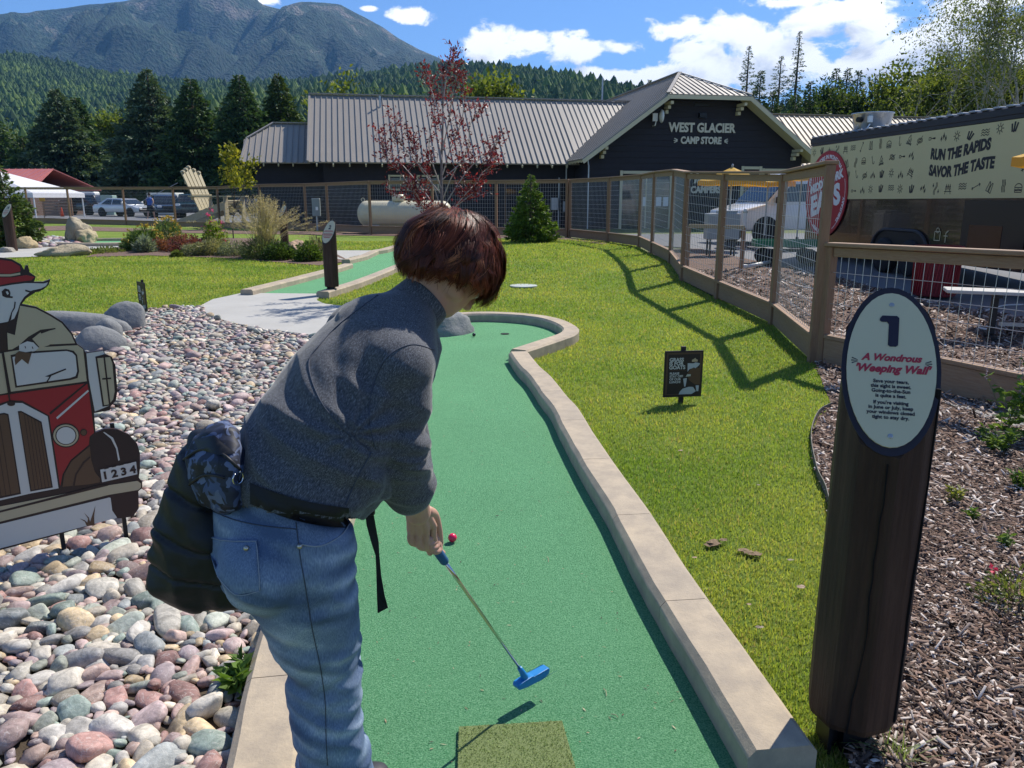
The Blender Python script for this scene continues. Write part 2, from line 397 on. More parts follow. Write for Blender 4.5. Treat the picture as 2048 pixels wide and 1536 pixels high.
def curb_run(name, line, side, width, h, label, block=.78, closed=False, zf=gz):
    root = thing(name, None, None); root['kind'] = 'structure'
    P = [Vector(p) for p in line]; n = len(P)
    nr = []
    for i in range(n):
        d1 = (P[i] - P[i - 1]).normalized() if i > 0 else None; d2 = (P[i + 1] - P[i]).normalized() if i < n - 1 else None
        if d1 is None: d1 = d2
        if d2 is None: d2 = d1
        t = (d1 + d2)
        t = t.normalized() if t.length > .1 else d1
        nn = Vector((t.y, -t.x)) * side; c = max(.55, nn.dot(Vector((d1.y, -d1.x)) * side)); nr.append(nn / c)
    s = [0]
    for i in range(1, n): s.append(s[-1] + (P[i] - P[i - 1]).length)
    prof = [(0, -.03), (0, h - .028), (.004, h - .022), (.024, h), (width - .022, h), (width, h - .02), (width, -.05)]
    k = max(1, round(s[-1] / block)); cuts = [s[-1] * i / k for i in range(k + 1)]
    def at(t):
        t = min(max(t, 0), s[-1])
        for i in range(1, n):
            if s[i] >= t - 1e-9:
                f = (t - s[i - 1]) / max(1e-9, s[i] - s[i - 1]); return P[i - 1].lerp(P[i], f), nr[i - 1].lerp(nr[i], f)
        return P[-1], nr[-1]
    for b in range(k):
        ts = [cuts[b] + .0018] + [x for x in s if cuts[b] + .02 < x < cuts[b + 1] - .02] + [cuts[b + 1] - .0018]
        # extra slices keep the worn edge uneven
        ex = []
        for i in range(len(ts) - 1):
            m = max(1, int((ts[i + 1] - ts[i]) / .09))
            ex += [ts[i] + (ts[i + 1] - ts[i]) * j / m for j in range(m)]
        ex.append(ts[-1]); V = []; F = []; q = len(prof)
        for t in ex:
            p, nn = at(t); z0 = float(zf(p.x, p.y))
            for (o, z) in prof:
                w = mnoise.noise(Vector((p.x * 5, p.y * 5, o * 9 + z))) * .0035 + mnoise.noise(Vector((p.x * 23, p.y * 23, o * 30 + z * 20))) * .0018
                x = p + nn * (o + (w if o < width * .9 else 0)); V.append((x.x, x.y, z0 + z + (w * .6 if z > 0 else 0)))
        for i in range(len(ex) - 1):
            for j in range(q - 1):
                a = i * q + j; f = (a, a + q, a + q + 1, a + 1); F.append(f if side < 0 else f[::-1])
        F.append(tuple(range(q))); F.append(tuple((len(ex) - 1) * q + j for j in reversed(range(q))))
        obj('curb_block', V, F, M_curb, root, fix=True)
    return root
c1 = curb_run('concrete_curb', [p for p in right_run if p.y > 1.80] , 1, .2, .12, None)
def trunc(l, i, j): return l[i:j]
c1b = curb_run('concrete_curb', bulge_run, 1, .2, .12, None, block=.85)

# hole two
def g2(px): return [GZ(*p).xy for p in px]
in2l = [G(x, y, .12).xy for x, y in [(505, 588 - 9), (600, 556), (660, 541), (706, 528)]]
in2l2 = [G(x, y, .17).xy for x, y in [(700, 516), (735, 508.5), (757, 500), (775, 498), (812, 490), (845, 480)]]
in2r = [G(x, y, .14).xy for x, y in [(632, 580), (700, 561), (740, 548), (808, 525), (880, 505)]]
turf2_poly = [GZ(506, 589.5).xy, GZ(637, 590).xy] + in2r[1:] + [Vector((-1.0, 21.5)), Vector((-3.2, 22.2))] + list(reversed(in2l2)) + list(reversed(in2l))[:-1]
turf2 = drape('putting_green', [tuple(p) for p in turf2_poly], .014, M_turf, .5)
curb_run('concrete_curb', in2l, -1, .22, .12, None)
curb_run('concrete_curb', in2l2, -1, .22, .13, None)
curb_run('concrete_curb', in2r, 1, .22, .12, None)
slab_px = [(484, 589), (637, 590.5), (647, 594), (634, 600), (634, 604), (650, 611), (700, 617), (760, 615), (800, 622), (800, 650), (760, 690), (680, 683), (620, 674), (589, 669.5), (529, 662), (464, 649), (421, 636), (407, 624), (408, 611), (425, 602)]
slab_poly = gpoly(slab_px)
slab = drape('concrete_path', slab_poly, .028, M_conc, .5, skirt=.06)
path_far = drape('concrete_path', gpoly([(-260, 545), (0, 517), (130, 513), (215, 498), (330, 493), (240, 484), (120, 491), (0, 500), (-260, 512)]), .02, M_conc, .7)
path_mid = drape('concrete_path', gpoly([(650, 502), (745, 502), (735, 509), (700, 516), (690, 521), (655, 517)]), .02, M_conc, .7)
bed_poly = gpoly([(170, 515), (300, 512), (450, 517), (560, 526), (640, 532), (700, 523), (665, 505), (600, 487), (520, 478), (420, 476), (270, 484), (225, 499)])
bed = drape('planting_bed', bed_poly, .018, M_mulch, .6)
bed2 = drape('planting_bed', gpoly([(-20, 466), (130, 461), (330, 466), (480, 468), (620, 470), (742, 472), (900, 474), (1139, 481), (1212, 490), (1212, 484), (1139, 476), (900, 468), (742, 466), (620, 463), (480, 462), (330, 459), (130, 452), (-20, 455)]), .014, M_mulch, .8)
green_far_c = GZ(205, 488)
gf = [(green_far_c.x + 1.7 * math.cos(a) , green_far_c.y + 1.0 * math.sin(a)) for a in np.linspace(0, 2 * math.pi, 25)[:-1]]
drape('putting_green', gf, .03, M_turf, .5)
curb_run('concrete_curb', [Vector(p) for p in gf + [gf[0]]], 1, .2, .12, None, block=1.2)

# tee mat, a thing lying on the green
tm = [G(x, y, .02) for x, y in tee_px]
o = drape('tee_mat', [(p.x, p.y) for p in tm], .027, mat('mat_turf', (.20, .27, .09), .9, noise=(260, (.36, .42, .17), .7), bump=(300, 1.0, .012)), .2, kind=None, skirt=.016)
setp(o, 'rectangular olive green tee mat lying on the brighter green at the bottom edge', 'tee mat')
def mat_fuzz():
    poly = [(p.x, p.y) for p in tm]; n = 16000
    x = rng.uniform(-.25, .3, n); y = rng.uniform(1.4, 2.2, n); k = inside(poly, x, y); x = x[k]; y = y[k]; n = len(x)
    a = rng.uniform(0, 6.28, n); w = .0016; h = rng.uniform(.004, .008, n)
    c = np.stack([x, y, np.full(n, .026)], 1); d = np.stack([np.cos(a) * w, np.sin(a) * w, 0 * a], 1)
    tip = c + np.stack([rng.normal(0, .004, n), rng.normal(0, .004, n), h], 1)
    V = np.stack([c - d, c + d, tip], 1).reshape(-1, 3); F = np.arange(3 * n).reshape(-1, 3)
    q = obj('pile', V, F, mat('mat_pile', (.3, .3, .3), .7, attrib='tone', trans=(.3, (1, 1, .7))), o)
    base = np.array([.24, .31, .10]); t = rng.uniform(.7, 1.6, n)[:, None] * base; attr(q, 'tone', np.repeat(t, 3, 0)); q['kind'] = 'stuff'
mat_fuzz()

# ------------------------------------------------------------------ grass blades
def blades(name, area, dens, ymax, keepout, hgt, label):
    Vs = []; T = []
    y0 = area[1]; ys = np.geomspace(y0, ymax, 26)
    for a, b in zip(ys[:-1], ys[1:]):
        x0 = max(area[0], -.74 * b - 1.0); x1 = min(area[2], .74 * b + 1.2)
        if x1 <= x0: continue
        mid = (a + b) / 2; n = int((x1 - x0) * (b - a) * dens * (2.0 / mid) ** 1.75)
        x = rng.uniform(x0, x1, n); y = rng.uniform(a, b, n)
        k = inside(area[4], x, y)
        for q in keepout: k &= ~inside(q, x, y)
        x = x[k]; y = y[k]; n = len(x)
        if not n: continue
        sc = max(1, (mid / 3.0) ** .85)
        w = rng.uniform(.0012, .0022, n) * sc; h = hgt * rng.uniform(.5, 1.25, n) * (1 + .18 * (sc - 1)) * (1 if mid > 3.2 else .9)
        an = rng.uniform(0, 6.28, n); ln = rng.normal(0, .62, n); la = rng.uniform(0, 6.28, n)
        z = gz(x, y); c = np.stack([x, y, z], 1); d = np.stack([np.cos(an) * w, np.sin(an) * w, 0 * an], 1)
        bend = np.stack([np.cos(la) * ln * h, np.sin(la) * ln * h, 0 * h], 1)
        mid1 = c + bend * .35 + np.stack([0 * h, 0 * h, h * .62], 1); tip = c + bend + np.stack([0 * h, 0 * h, h * np.clip(1 - .3 * abs(ln), .4, 1)], 1)
        V = np.stack([c - d, c + d, mid1 + d * .7, mid1 - d * .7, tip], 1); Vs.append(V.reshape(-1, 3))
        g = np.array([.20, .31, .055]); yl = np.array([.42, .45, .11]); st = np.array([.46, .38, .18])
        ns = np.array([mnoise.noise(Vector((u * .8, v * .8, 3))) for u, v in zip(x[::1], y[::1])]) if n < 60000 else np.zeros(n)
        ns2 = np.array([mnoise.noise(Vector((u * 4, v * 4, 9))) for u, v in zip(x, y)]) if n < 60000 else np.zeros(n)
        f = np.clip(.5 + ns * .9 + ns2 * .35 + rng.normal(0, .25, n), 0, 1)[:, None]
        col = g * (1 - f) + yl * f
        s = (rng.random(n) < .05 + .18 * np.clip(ns2 + ns * .6, 0, 1))[:, None]; col = np.where(s, st, col) * rng.uniform(.82, 1.18, n)[:, None]
        T.append(np.repeat(col, 5, 0))
    V = np.concatenate(Vs); n = len(V) // 5; T = np.concatenate(T)
    b5 = np.arange(n)[:, None] * 5
    tri = np.concatenate([b5 + np.array([[0, 1, 2]]), b5 + np.array([[0, 2, 3]]), b5 + np.array([[3, 2, 4]])], 0)
    o = obj(name, V, tri, mat('grass_blade', (.2, .3, .03), .55, attrib='tone', trans=(.5, (1.15, 1.15, .5)), spec=.25)); attr(o, 'tone', T)
    setp(o, label, 'grass', kind='stuff'); return o
curb1_out = [tuple(p) for p in inner1]
hole1_keep = []
def offset_poly(line, d):
    P = [Vector(p) for p in line]; out = []
    for i in range(len(P)):
        a = P[max(0, i - 1)]; b = P[min(len(P) - 1, i + 1)]; t = (b - a).normalized(); out.append(tuple(P[i] + Vector((t.y, -t.x)) * d))
    return out
hole1_keep = [(.86, 1.0)] + offset_poly(right_run[:-3], .2) + [tuple(right_run[-1] + Vector((.15, .1)))] + offset_poly(bulge_run[4:-2], .2) + [(-.66, 1.0)]
cob_poly = gpoly([(-700, 2400), (-900, 1000), (-500, 700), (-200, 660), (0, 660), (190, 640), (280, 622), (340, 617), (406, 613), (408, 624), (421, 636), (464, 649), (529, 662), (589, 669.5), (640, 676)]) + [(-1.9, 7.6), (-1.32, 6.9), (-1.07, 6.0), (-1.08, 4.6), (-1.02, 3.8), (-.96, 3.2), (-.89, 2.5), (-.76, 1.76), (-.62, 1.0), (-.6, .2)]
tri_strip = gpoly([(500, 590), (486, 588), (610, 552), (707, 522), (710, 530), (640, 547)])
keep = [gpoly([(-260, 545), (0, 517), (130, 513), (215, 498), (330, 493), (240, 484), (120, 491), (0, 500), (-260, 512)]), gpoly([(650, 502), (745, 502), (735, 509), (700, 516), (690, 521), (655, 517)]), hole1_keep, cob_poly, slab_poly, mulch_poly, [tuple(p) for p in turf2_poly], bed_poly, gf]
grass = blades('grass', (-25, 1.5, 5.2, 0, lawn_poly), 30000, 27, keep, .024, 'short yellow-green lawn grass around the putting greens')

# ------------------------------------------------------------------ cobbles
cob = drape('cobble_bed', cob_poly, .006, M_soil, .6)
PAL = np.array([(.36, .26, .27), (.42, .28, .27), (.30, .24, .28), (.40, .36, .30), (.33, .38, .34), (.27, .31, .34), (.50, .47, .42), (.46, .45, .44), (.52, .40, .24), (.37, .20, .19), (.24, .33, .31), (.55, .50, .42), (.34, .34, .35), (.44, .33, .35), (.48, .34, .31), (.40, .39, .36)])
def stone_mat(name, objc):
    m = mat(name, rough=.62, objcol=objc, attrib=None if objc else 'tone', spec=.35)
    nt = m.node_tree; N = nt.nodes; L = nt.links; b = N['Principled BSDF']; src = b.inputs['Base Color'].links[0].from_socket
    tc = N.new('ShaderNodeTexCoord')
    ge = N.new('ShaderNodeNewGeometry') ; v = ge.outputs['Position']
    w = N.new('ShaderNodeTexNoise'); w.inputs['Scale'].default_value = 26; w.inputs['Detail'].default_value = 5; w.inputs['Distortion'].default_value = 1.2; L.new(v, w.inputs['Vector'])
    mr = N.new('ShaderNodeMapRange'); mr.inputs[1].default_value = .32; mr.inputs[2].default_value = .7; mr.inputs[3].default_value = .68; mr.inputs[4].default_value = 1.28; L.new(w.outputs[0], mr.inputs[0])
    mu = N.new('ShaderNodeVectorMath'); mu.operation = 'SCALE'; L.new(src, mu.inputs[0]); L.new(mr.outputs[0], mu.inputs['Scale'])
    s2 = N.new('ShaderNodeTexNoise'); s2.inputs['Scale'].default_value = 500; s2.inputs['Detail'].default_value = 3; L.new(v, s2.inputs['Vector'])
    m2 = N.new('ShaderNodeMapRange'); m2.inputs[1].default_value = .3; m2.inputs[2].default_value = .7; m2.inputs[3].default_value = .82; m2.inputs[4].default_value = 1.18; L.new(s2.outputs[0], m2.inputs[0])
    mu2 = N.new('ShaderNodeVectorMath'); mu2.operation = 'SCALE'; L.new(mu.outputs[0], mu2.inputs[0]); L.new(m2.outputs[0], mu2.inputs['Scale'])
    # pale mineral veins
    vo = N.new('ShaderNodeTexNoise'); vo.inputs['Scale'].default_value = 14; vo.inputs['Detail'].default_value = 2; vo.inputs['Distortion'].default_value = 2.5; L.new(v, vo.inputs['Vector'])
    ab = N.new('ShaderNodeMath'); ab.operation = 'SUBTRACT'; ab.inputs[1].default_value = .5; L.new(vo.outputs[0], ab.inputs[0])
    a2 = N.new('ShaderNodeMath'); a2.operation = 'ABSOLUTE'; L.new(ab.outputs[0], a2.inputs[0])
    m3 = N.new('ShaderNodeMapRange'); m3.inputs[1].default_value = .006; m3.inputs[2].default_value = .016; m3.inputs[3].default_value = .35; m3.inputs[4].default_value = 0; L.new(a2.outputs[0], m3.inputs[0])
    mx = N.new('ShaderNodeMix'); mx.data_type = 'RGBA'; L.new(m3.outputs[0], mx.inputs[0]); L.new(mu2.outputs[0], mx.inputs[6]); mx.inputs[7].default_value = (.6, .57, .53, 1)
    L.new(mx.outputs[2], b.inputs['Base Color'])
    bp = N.new('ShaderNodeBump'); bp.inputs['Strength'].default_value = .5; bp.inputs['Distance'].default_value = .004
    s3 = N.new('ShaderNodeTexNoise'); s3.inputs['Scale'].default_value = 90; s3.inputs['Detail'].default_value = 6; L.new(v, s3.inputs['Vector']); L.new(s3.outputs[0], bp.inputs['Height']); L.new(bp.outputs[0], b.inputs['Normal'])
    return m
M_stone = stone_mat('cobble_stone', True); M_stoneA = stone_mat('cobble_stone_small', False)
def ico(sub):
    bm = bmesh.new(); bmesh.ops.create_icosphere(bm, subdivisions=sub, radius=1)
    V = np.array([v.co[:] for v in bm.verts]); F = np.array([[v.index for v in f.verts] for f in bm.faces]); bm.free(); return V, F
def pebble(sub, seed, ang=.0):
    V, F = ico(sub); r = random.Random(seed); out = []
    sq = r.uniform(.62, 1.0); ps = r.uniform(0, 50); cut = [(Vector((r.gauss(0, 1), r.gauss(0, 1), r.gauss(0, .7))).normalized(), r.uniform(.5, .92)) for _ in range(r.choice((3, 5, 7)))]
    for v in V:
        d = Vector(v); f = 1 + .22 * mnoise.noise(d * .9 + Vector((ps, 0, 0))) + .07 * mnoise.noise(d * 2.3 + Vector((0, ps, 0)))
        p = d * f
        for nrm, lim in cut:
            e = p.dot(nrm) - lim
            if e > 0: p -= nrm * e * .72
        p = Vector((math.copysign(abs(p.x) ** sq, p.x), math.copysign(abs(p.y) ** sq, p.y), p.z)); out.append(p)
    return np.array([p[:] for p in out]), F
def place_cobbles():
    pts = []; cell = .16; grid = {}
    def free(x, y, r, f):
        cx, cy = int(math.floor(x / cell)), int(math.floor(y / cell))
        for i in range(cx - 1, cx + 2):
            for j in range(cy - 1, cy + 2):
                for (a, b, c) in grid.get((i, j), ()):
                    if (a - x) ** 2 + (b - y) ** 2 < ((r + c) * (f * .93)) ** 2: return False
        return True
    P = cob_poly
    for size, cnt, f in ((.066, 260, .86), (.056, 2200, .84), (.047, 9000, .82), (.037, 26000, .80), (.028, 36000, .78), (.020, 34000, .78)):
        n = cnt; y = rng.uniform(1.0, 12.4, n * 2); x = rng.uniform(-8, -.4, n * 2)
        k = inside(P, x, y) & (x > -.70 * y - .7); x = x[k]; y = y[k]
        for a, b in zip(x, y):
            if b > 7 and size < .027: continue
            if b > 4.5 and size > .045 and random.random() < .85: continue
            r = size * random.uniform(.82, 1.2)
            if free(a, b, r, f):
                grid.setdefault((int(math.floor(a / cell)), int(math.floor(b / cell))), []).append((a, b, r)); pts.append((a, b, r))
    for size, f in ((.034, .78), (.026, .76), (.019, .74), (.014, .74)):
        y = rng.uniform(1.2, 5.0, 26000); x = rng.uniform(-4.2, -.4, 26000); k = inside(P, x, y) & (x > -.70 * y - .6)
        for a, b in zip(x[k], y[k]):
            r = size * random.uniform(.85, 1.15)
            if free(a, b, r, f): grid.setdefault((int(math.floor(a / cell)), int(math.floor(b / cell))), []).append((a, b, r)); pts.append((a, b, r))
    return pts
cobs = place_cobbles()
def inside1(poly, x, y): return bool(inside(poly, np.array([x]), np.array([y]))[0])
# keep stones off the curb and slab edges
def cob_items():
    it = []
    for (x, y, r) in cobs:
        el = random.choice((1.0, 1.2, 1.4, 1.65)); th = random.uniform(.42, .72)
        z = r * th * random.uniform(.35, .95) + (.012 if r < .03 else 0)
        rot = (random.gauss(0, .28), random.gauss(0, .28), random.uniform(0, 6.28)); col = PAL[random.randrange(len(PAL))]; col = (col * .78 + col.mean() * .22) * random.uniform(.55, 1.18) * np.array([1.14, 1.08, .97])
        it.append((x, y, z, r * el, r / el ** .4, r * th, rot, col))
    it.sort(key=lambda t: -(t[3] / max(1.0, t[1])) if -.72 * t[1] < t[0] else 0)
    return it
items = cob_items()
protos = []
for i in range(16):
    V, F = pebble(3, 100 + i); protos.append(mesh_from('stone', V, F, M_stone, smooth=True))
for i, (x, y, z, a, b, c, rot, col) in enumerate(items[:300]):
    o = bpy.data.objects.new('stone', protos[i % 16]); COL.objects.link(o); o.parent = cob
    o.location = (x, y, z); o.rotation_euler = rot; o.scale = (a, b, c); o.color = (*col, 1)
def stones_mesh(name, its, sub, par, seed0):
    ps = [pebble(sub, seed0 + i) for i in range(10)]; Vs = []; Fs = []; Ts = []; n = 0
    for i, (x, y, z, a, b, c, rot, col) in enumerate(its):
        V, F = ps[i % 10]; from mathutils import Euler
        M = np.array(Euler(rot).to_matrix()); W_ = (V * np.array([a, b, c])) @ M.T + np.array([x, y, z])
        Vs.append(W_); Fs.append(F + n); n += len(V); Ts.append(np.repeat(col[None], len(V), 0))
    o = obj(name, np.concatenate(Vs), np.concatenate(Fs), M_stoneA, par, smooth=True); attr(o, 'tone', np.concatenate(Ts)); o['kind'] = 'stuff'; return o
rest = items[300:]
print('cobbles', len(items))
stones_mesh('small_stones', rest[:1500], 2, cob, 300)
stones_mesh('small_stones', rest[1500:], 1, cob, 400)

# ------------------------------------------------------------------ wood chips
def chips():
    Vs = []; Ts = []
    n0 = 120000
    u = rng.random(n0); y = 1.2 * (16 / 1.2) ** u; x = rng.uniform(.8, 1, n0) * 0 + rng.uniform(.4, .78 * y + 1.2, n0)
    dn = np.clip((2.0 / y) ** .35, 0, 1); k = inside(mulch_poly, x, y) & (rng.random(n0) < dn) & (x < .74 * y + .9); x = x[k]; y = y[k]; n = len(x)
    s = np.maximum(1, (y / 3.0) ** .8)
    L_ = rng.gamma(3.0, .0070, n) * s + .005; L_ = np.minimum(L_, .075 * s); w = np.minimum(L_ * .75, rng.uniform(.004, .015, n) * s); t = rng.uniform(.001, .003, n) * s
    yaw = rng.uniform(0, 6.28, n); pit = rng.normal(0, .32, n); rol = rng.normal(0, .45, n)
    ax = np.stack([np.cos(yaw) * np.cos(pit), np.sin(yaw) * np.cos(pit), np.sin(pit)], 1)
    side = np.stack([-np.sin(yaw), np.cos(yaw), np.sin(rol)], 1); side /= np.linalg.norm(side, axis=1)[:, None]
    up = np.cross(ax, side)
    c = np.stack([x, y, gz(x, y) + .018 + abs(np.sin(pit)) * L_ * .5 + rng.uniform(0, .016, n)], 1)
    a = ax * L_[:, None] / 2; b = side * w[:, None] / 2; u3 = up * t[:, None]
    tp = rng.uniform(.3, 1, n)[:, None]
    V = np.stack([c - a - b, c + a - b * tp, c + a + b * tp, c - a + b, c - a * .9 - b * .9 + u3, c + a * .9 - b * tp * .9 + u3, c + a * .9 + b * tp * .9 + u3, c - a * .9 + b * .9 + u3], 1).reshape(-1, 3)
    F = np.concatenate([np.arange(n)[:, None] * 8 + np.array([[*f]]) for f in ((4, 5, 6, 7), (0, 1, 5, 4), (1, 2, 6, 5), (2, 3, 7, 6), (3, 0, 4, 7))])
    pal = np.array([(.17, .11, .08), (.26, .18, .14), (.40, .31, .25), (.07, .05, .04), (.62, .54, .47), (.22, .14, .10), (.10, .07, .055)])
    col = pal[rng.integers(0, 7, n)] * rng.uniform(.7, 1.3, n)[:, None]
    o = obj('wood_chips', V, F, mat('wood_chip', (.3, .2, .15), .85, attrib='tone', bump=(300, .4, .002), spec=.2)); attr(o, 'tone', np.repeat(col, 8, 0))
    setp(o, 'brown shredded bark chips covering the bed on the right', 'wood chips', kind='stuff')
chips()

# ------------------------------------------------------------------ hills and mountain
def profile(pts, Y):
    X = [W(x, y, Y).x for x, y in pts]; Z = [W(x, y, Y).z for x, y in pts]
    return lambda x: np.interp(x, X, Z)
def heightfield(name, xs, ys, f, mt, noise_list=None):
    X, Y = np.meshgrid(xs, ys); Z = f(X, Y); V = np.stack([X, Y, Z], -1).reshape(-1, 3); nx = len(xs); ny = len(ys)
    i = (np.arange(ny - 1)[:, None] * nx + np.arange(nx - 1)[None]).ravel(); F = np.stack([i, i + 1, i + nx + 1, i + nx], 1)
    o = obj(name, V, F, mt, smooth=True); o['kind'] = 'structure'; return o
MY = 4000.0
mprof = profile([(-1500, 150), (-700, 90), (-300, 40), (0, 29), (50, 25), (100, 20), (180, 10), (250, 4), (300, -8), (380, -60), (440, -75), (500, -20), (520, 8), (540, 14), (562, 19), (575, 10), (600, 3), (650, 6), (680, 9), (705, 22), (740, 40), (760, 52), (800, 78), (840, 100), (880, 118), (950, 160), (1050, 230), (1300, 345), (1700, 400), (2600, 420)], MY)
def mz(X, Y):
    base = mprof(X)
    t = np.clip((MY - Y) / 2300, 0, 1); back = np.clip((Y - MY) / 1200, 0, 1)
    env = (1 - t) ** 1.25 * (1 - back ** 1.5)
    g = np.zeros_like(X); a = 1.0
    sh = X.shape; out = np.empty(X.size); xf = X.ravel(); yf = Y.ravel()
    for i in range(X.size):
        x, y = xf[i], yf[i]; wx = x + 130 * mnoise.noise(Vector((x / 700, y / 700, 5)))
        rdg = 0
        for k, (s, w) in enumerate(((300, 1.0), (140, .5), (60, .26), (28, .13))):
            rdg += w * (1 - 2.0 * abs(mnoise.noise(Vector((wx / s, y / (s * 2.6), k * 7)))))
        out[i] = rdg - 1.0
    g = out.reshape(sh)
    amp = 150 * np.clip(t * 4.5, .03, 1) * np.clip(env * 2.2, 0, 1)
    return np.maximum(base * env + g * amp * (1 - back), -5)
def mountain_mat():
    m = mat('mountain_rock', (.05, .065, .05), .95); nt = m.node_tree; N = nt.nodes; L = nt.links; b = N['Principled BSDF']
    ge = N.new('ShaderNodeNewGeometry'); sp = N.new('ShaderNodeSeparateXYZ'); L.new(ge.outputs['Position'], sp.inputs[0])
    n1 = N.new('ShaderNodeTexNoise'); n1.inputs['Scale'].default_value = .006; n1.inputs['Detail'].default_value = 9; n1.inputs['Roughness'].default_value = .72; L.new(ge.outputs['Position'], n1.inputs['Vector'])
    mr = N.new('ShaderNodeMapRange'); mr.inputs[1].default_value = 250; mr.inputs[2].default_value = 1150; mr.inputs[3].default_value = -.16; mr.inputs[4].default_value = .13; L.new(sp.outputs[2], mr.inputs[0])
    ad = N.new('ShaderNodeMath'); ad.operation = 'ADD'; L.new(n1.outputs[0], ad.inputs[0]); L.new(mr.outputs[0], ad.inputs[1])
    cr = N.new('ShaderNodeValToRGB'); e = cr.color_ramp.elements; e[0].position = .45; e[0].color = (.010, .030, .018, 1); e[1].position = .64; e[1].color = (.17, .15, .125, 1)
    x = cr.color_ramp.elements.new(.52); x.color = (.022, .056, .030, 1); L.new(ad.outputs[0], cr.inputs[0])
    n2 = N.new('ShaderNodeTexNoise'); n2.inputs['Scale'].default_value = .07; n2.inputs['Detail'].default_value = 5; L.new(ge.outputs['Position'], n2.inputs['Vector'])
    m2 = N.new('ShaderNodeMapRange'); m2.inputs[1].default_value = .35; m2.inputs[2].default_value = .65; m2.inputs[3].default_value = .6; m2.inputs[4].default_value = 1.3; L.new(n2.outputs[0], m2.inputs[0])
    mu = N.new('ShaderNodeVectorMath'); mu.operation = 'SCALE'; L.new(cr.outputs[0], mu.inputs[0]); L.new(m2.outputs[0], mu.inputs['Scale']); L.new(mu.outputs[0], b.inputs['Base Color'])
    bp = N.new('ShaderNodeBump'); bp.inputs['Strength'].default_value = 1.0; bp.inputs['Distance'].default_value = 30; L.new(n2.outputs[0], bp.inputs['Height']); L.new(bp.outputs[0], b.inputs['Normal'])
    return m
heightfield('mountain', np.linspace(-5200, 1600, 330), np.concatenate([np.linspace(1750, 4000, 70), np.linspace(4060, 5200, 8)]), mz, mountain_mat())
HY = 1500.0
hprof = profile([(-1500, 60), (-600, 70), (-200, 88), (0, 105), (35, 97), (70, 99), (110, 112), (180, 128), (250, 138), (330, 147), (420, 154), (480, 156), (560, 150), (620, 147), (700, 138), (780, 130), (870, 121), (930, 118), (1000, 124), (1060, 132), (1120, 142), (1180, 154), (1240, 168), (1300, 183), (1380, 205), (1500, 228), (1700, 250), (2100, 275), (2600, 300), (3600, 330)], HY)
def hz(X, Y):
    base = hprof(X) - 24; t = np.clip((HY - Y) / 1180, 0, 1); back = np.clip((Y - HY) / 500, 0, 1)
    und = np.sin(X / 130 + 1.3) * 9 + np.sin(X / 61 + Y / 140) * 6
    return np.maximum(base * (1 - t) ** 1.05 * (1 - .5 * back) + und * np.clip(t * 3, 0, 1) * np.clip((1 - t) * 3, 0, 1), -3)
hill = heightfield('hillside', np.linspace(-1900, 2100, 90), np.linspace(300, 2000, 50), hz, mat('hill_ground', (.035, .055, .02), .95, noise=(.02, (.06, .08, .03), .7)))

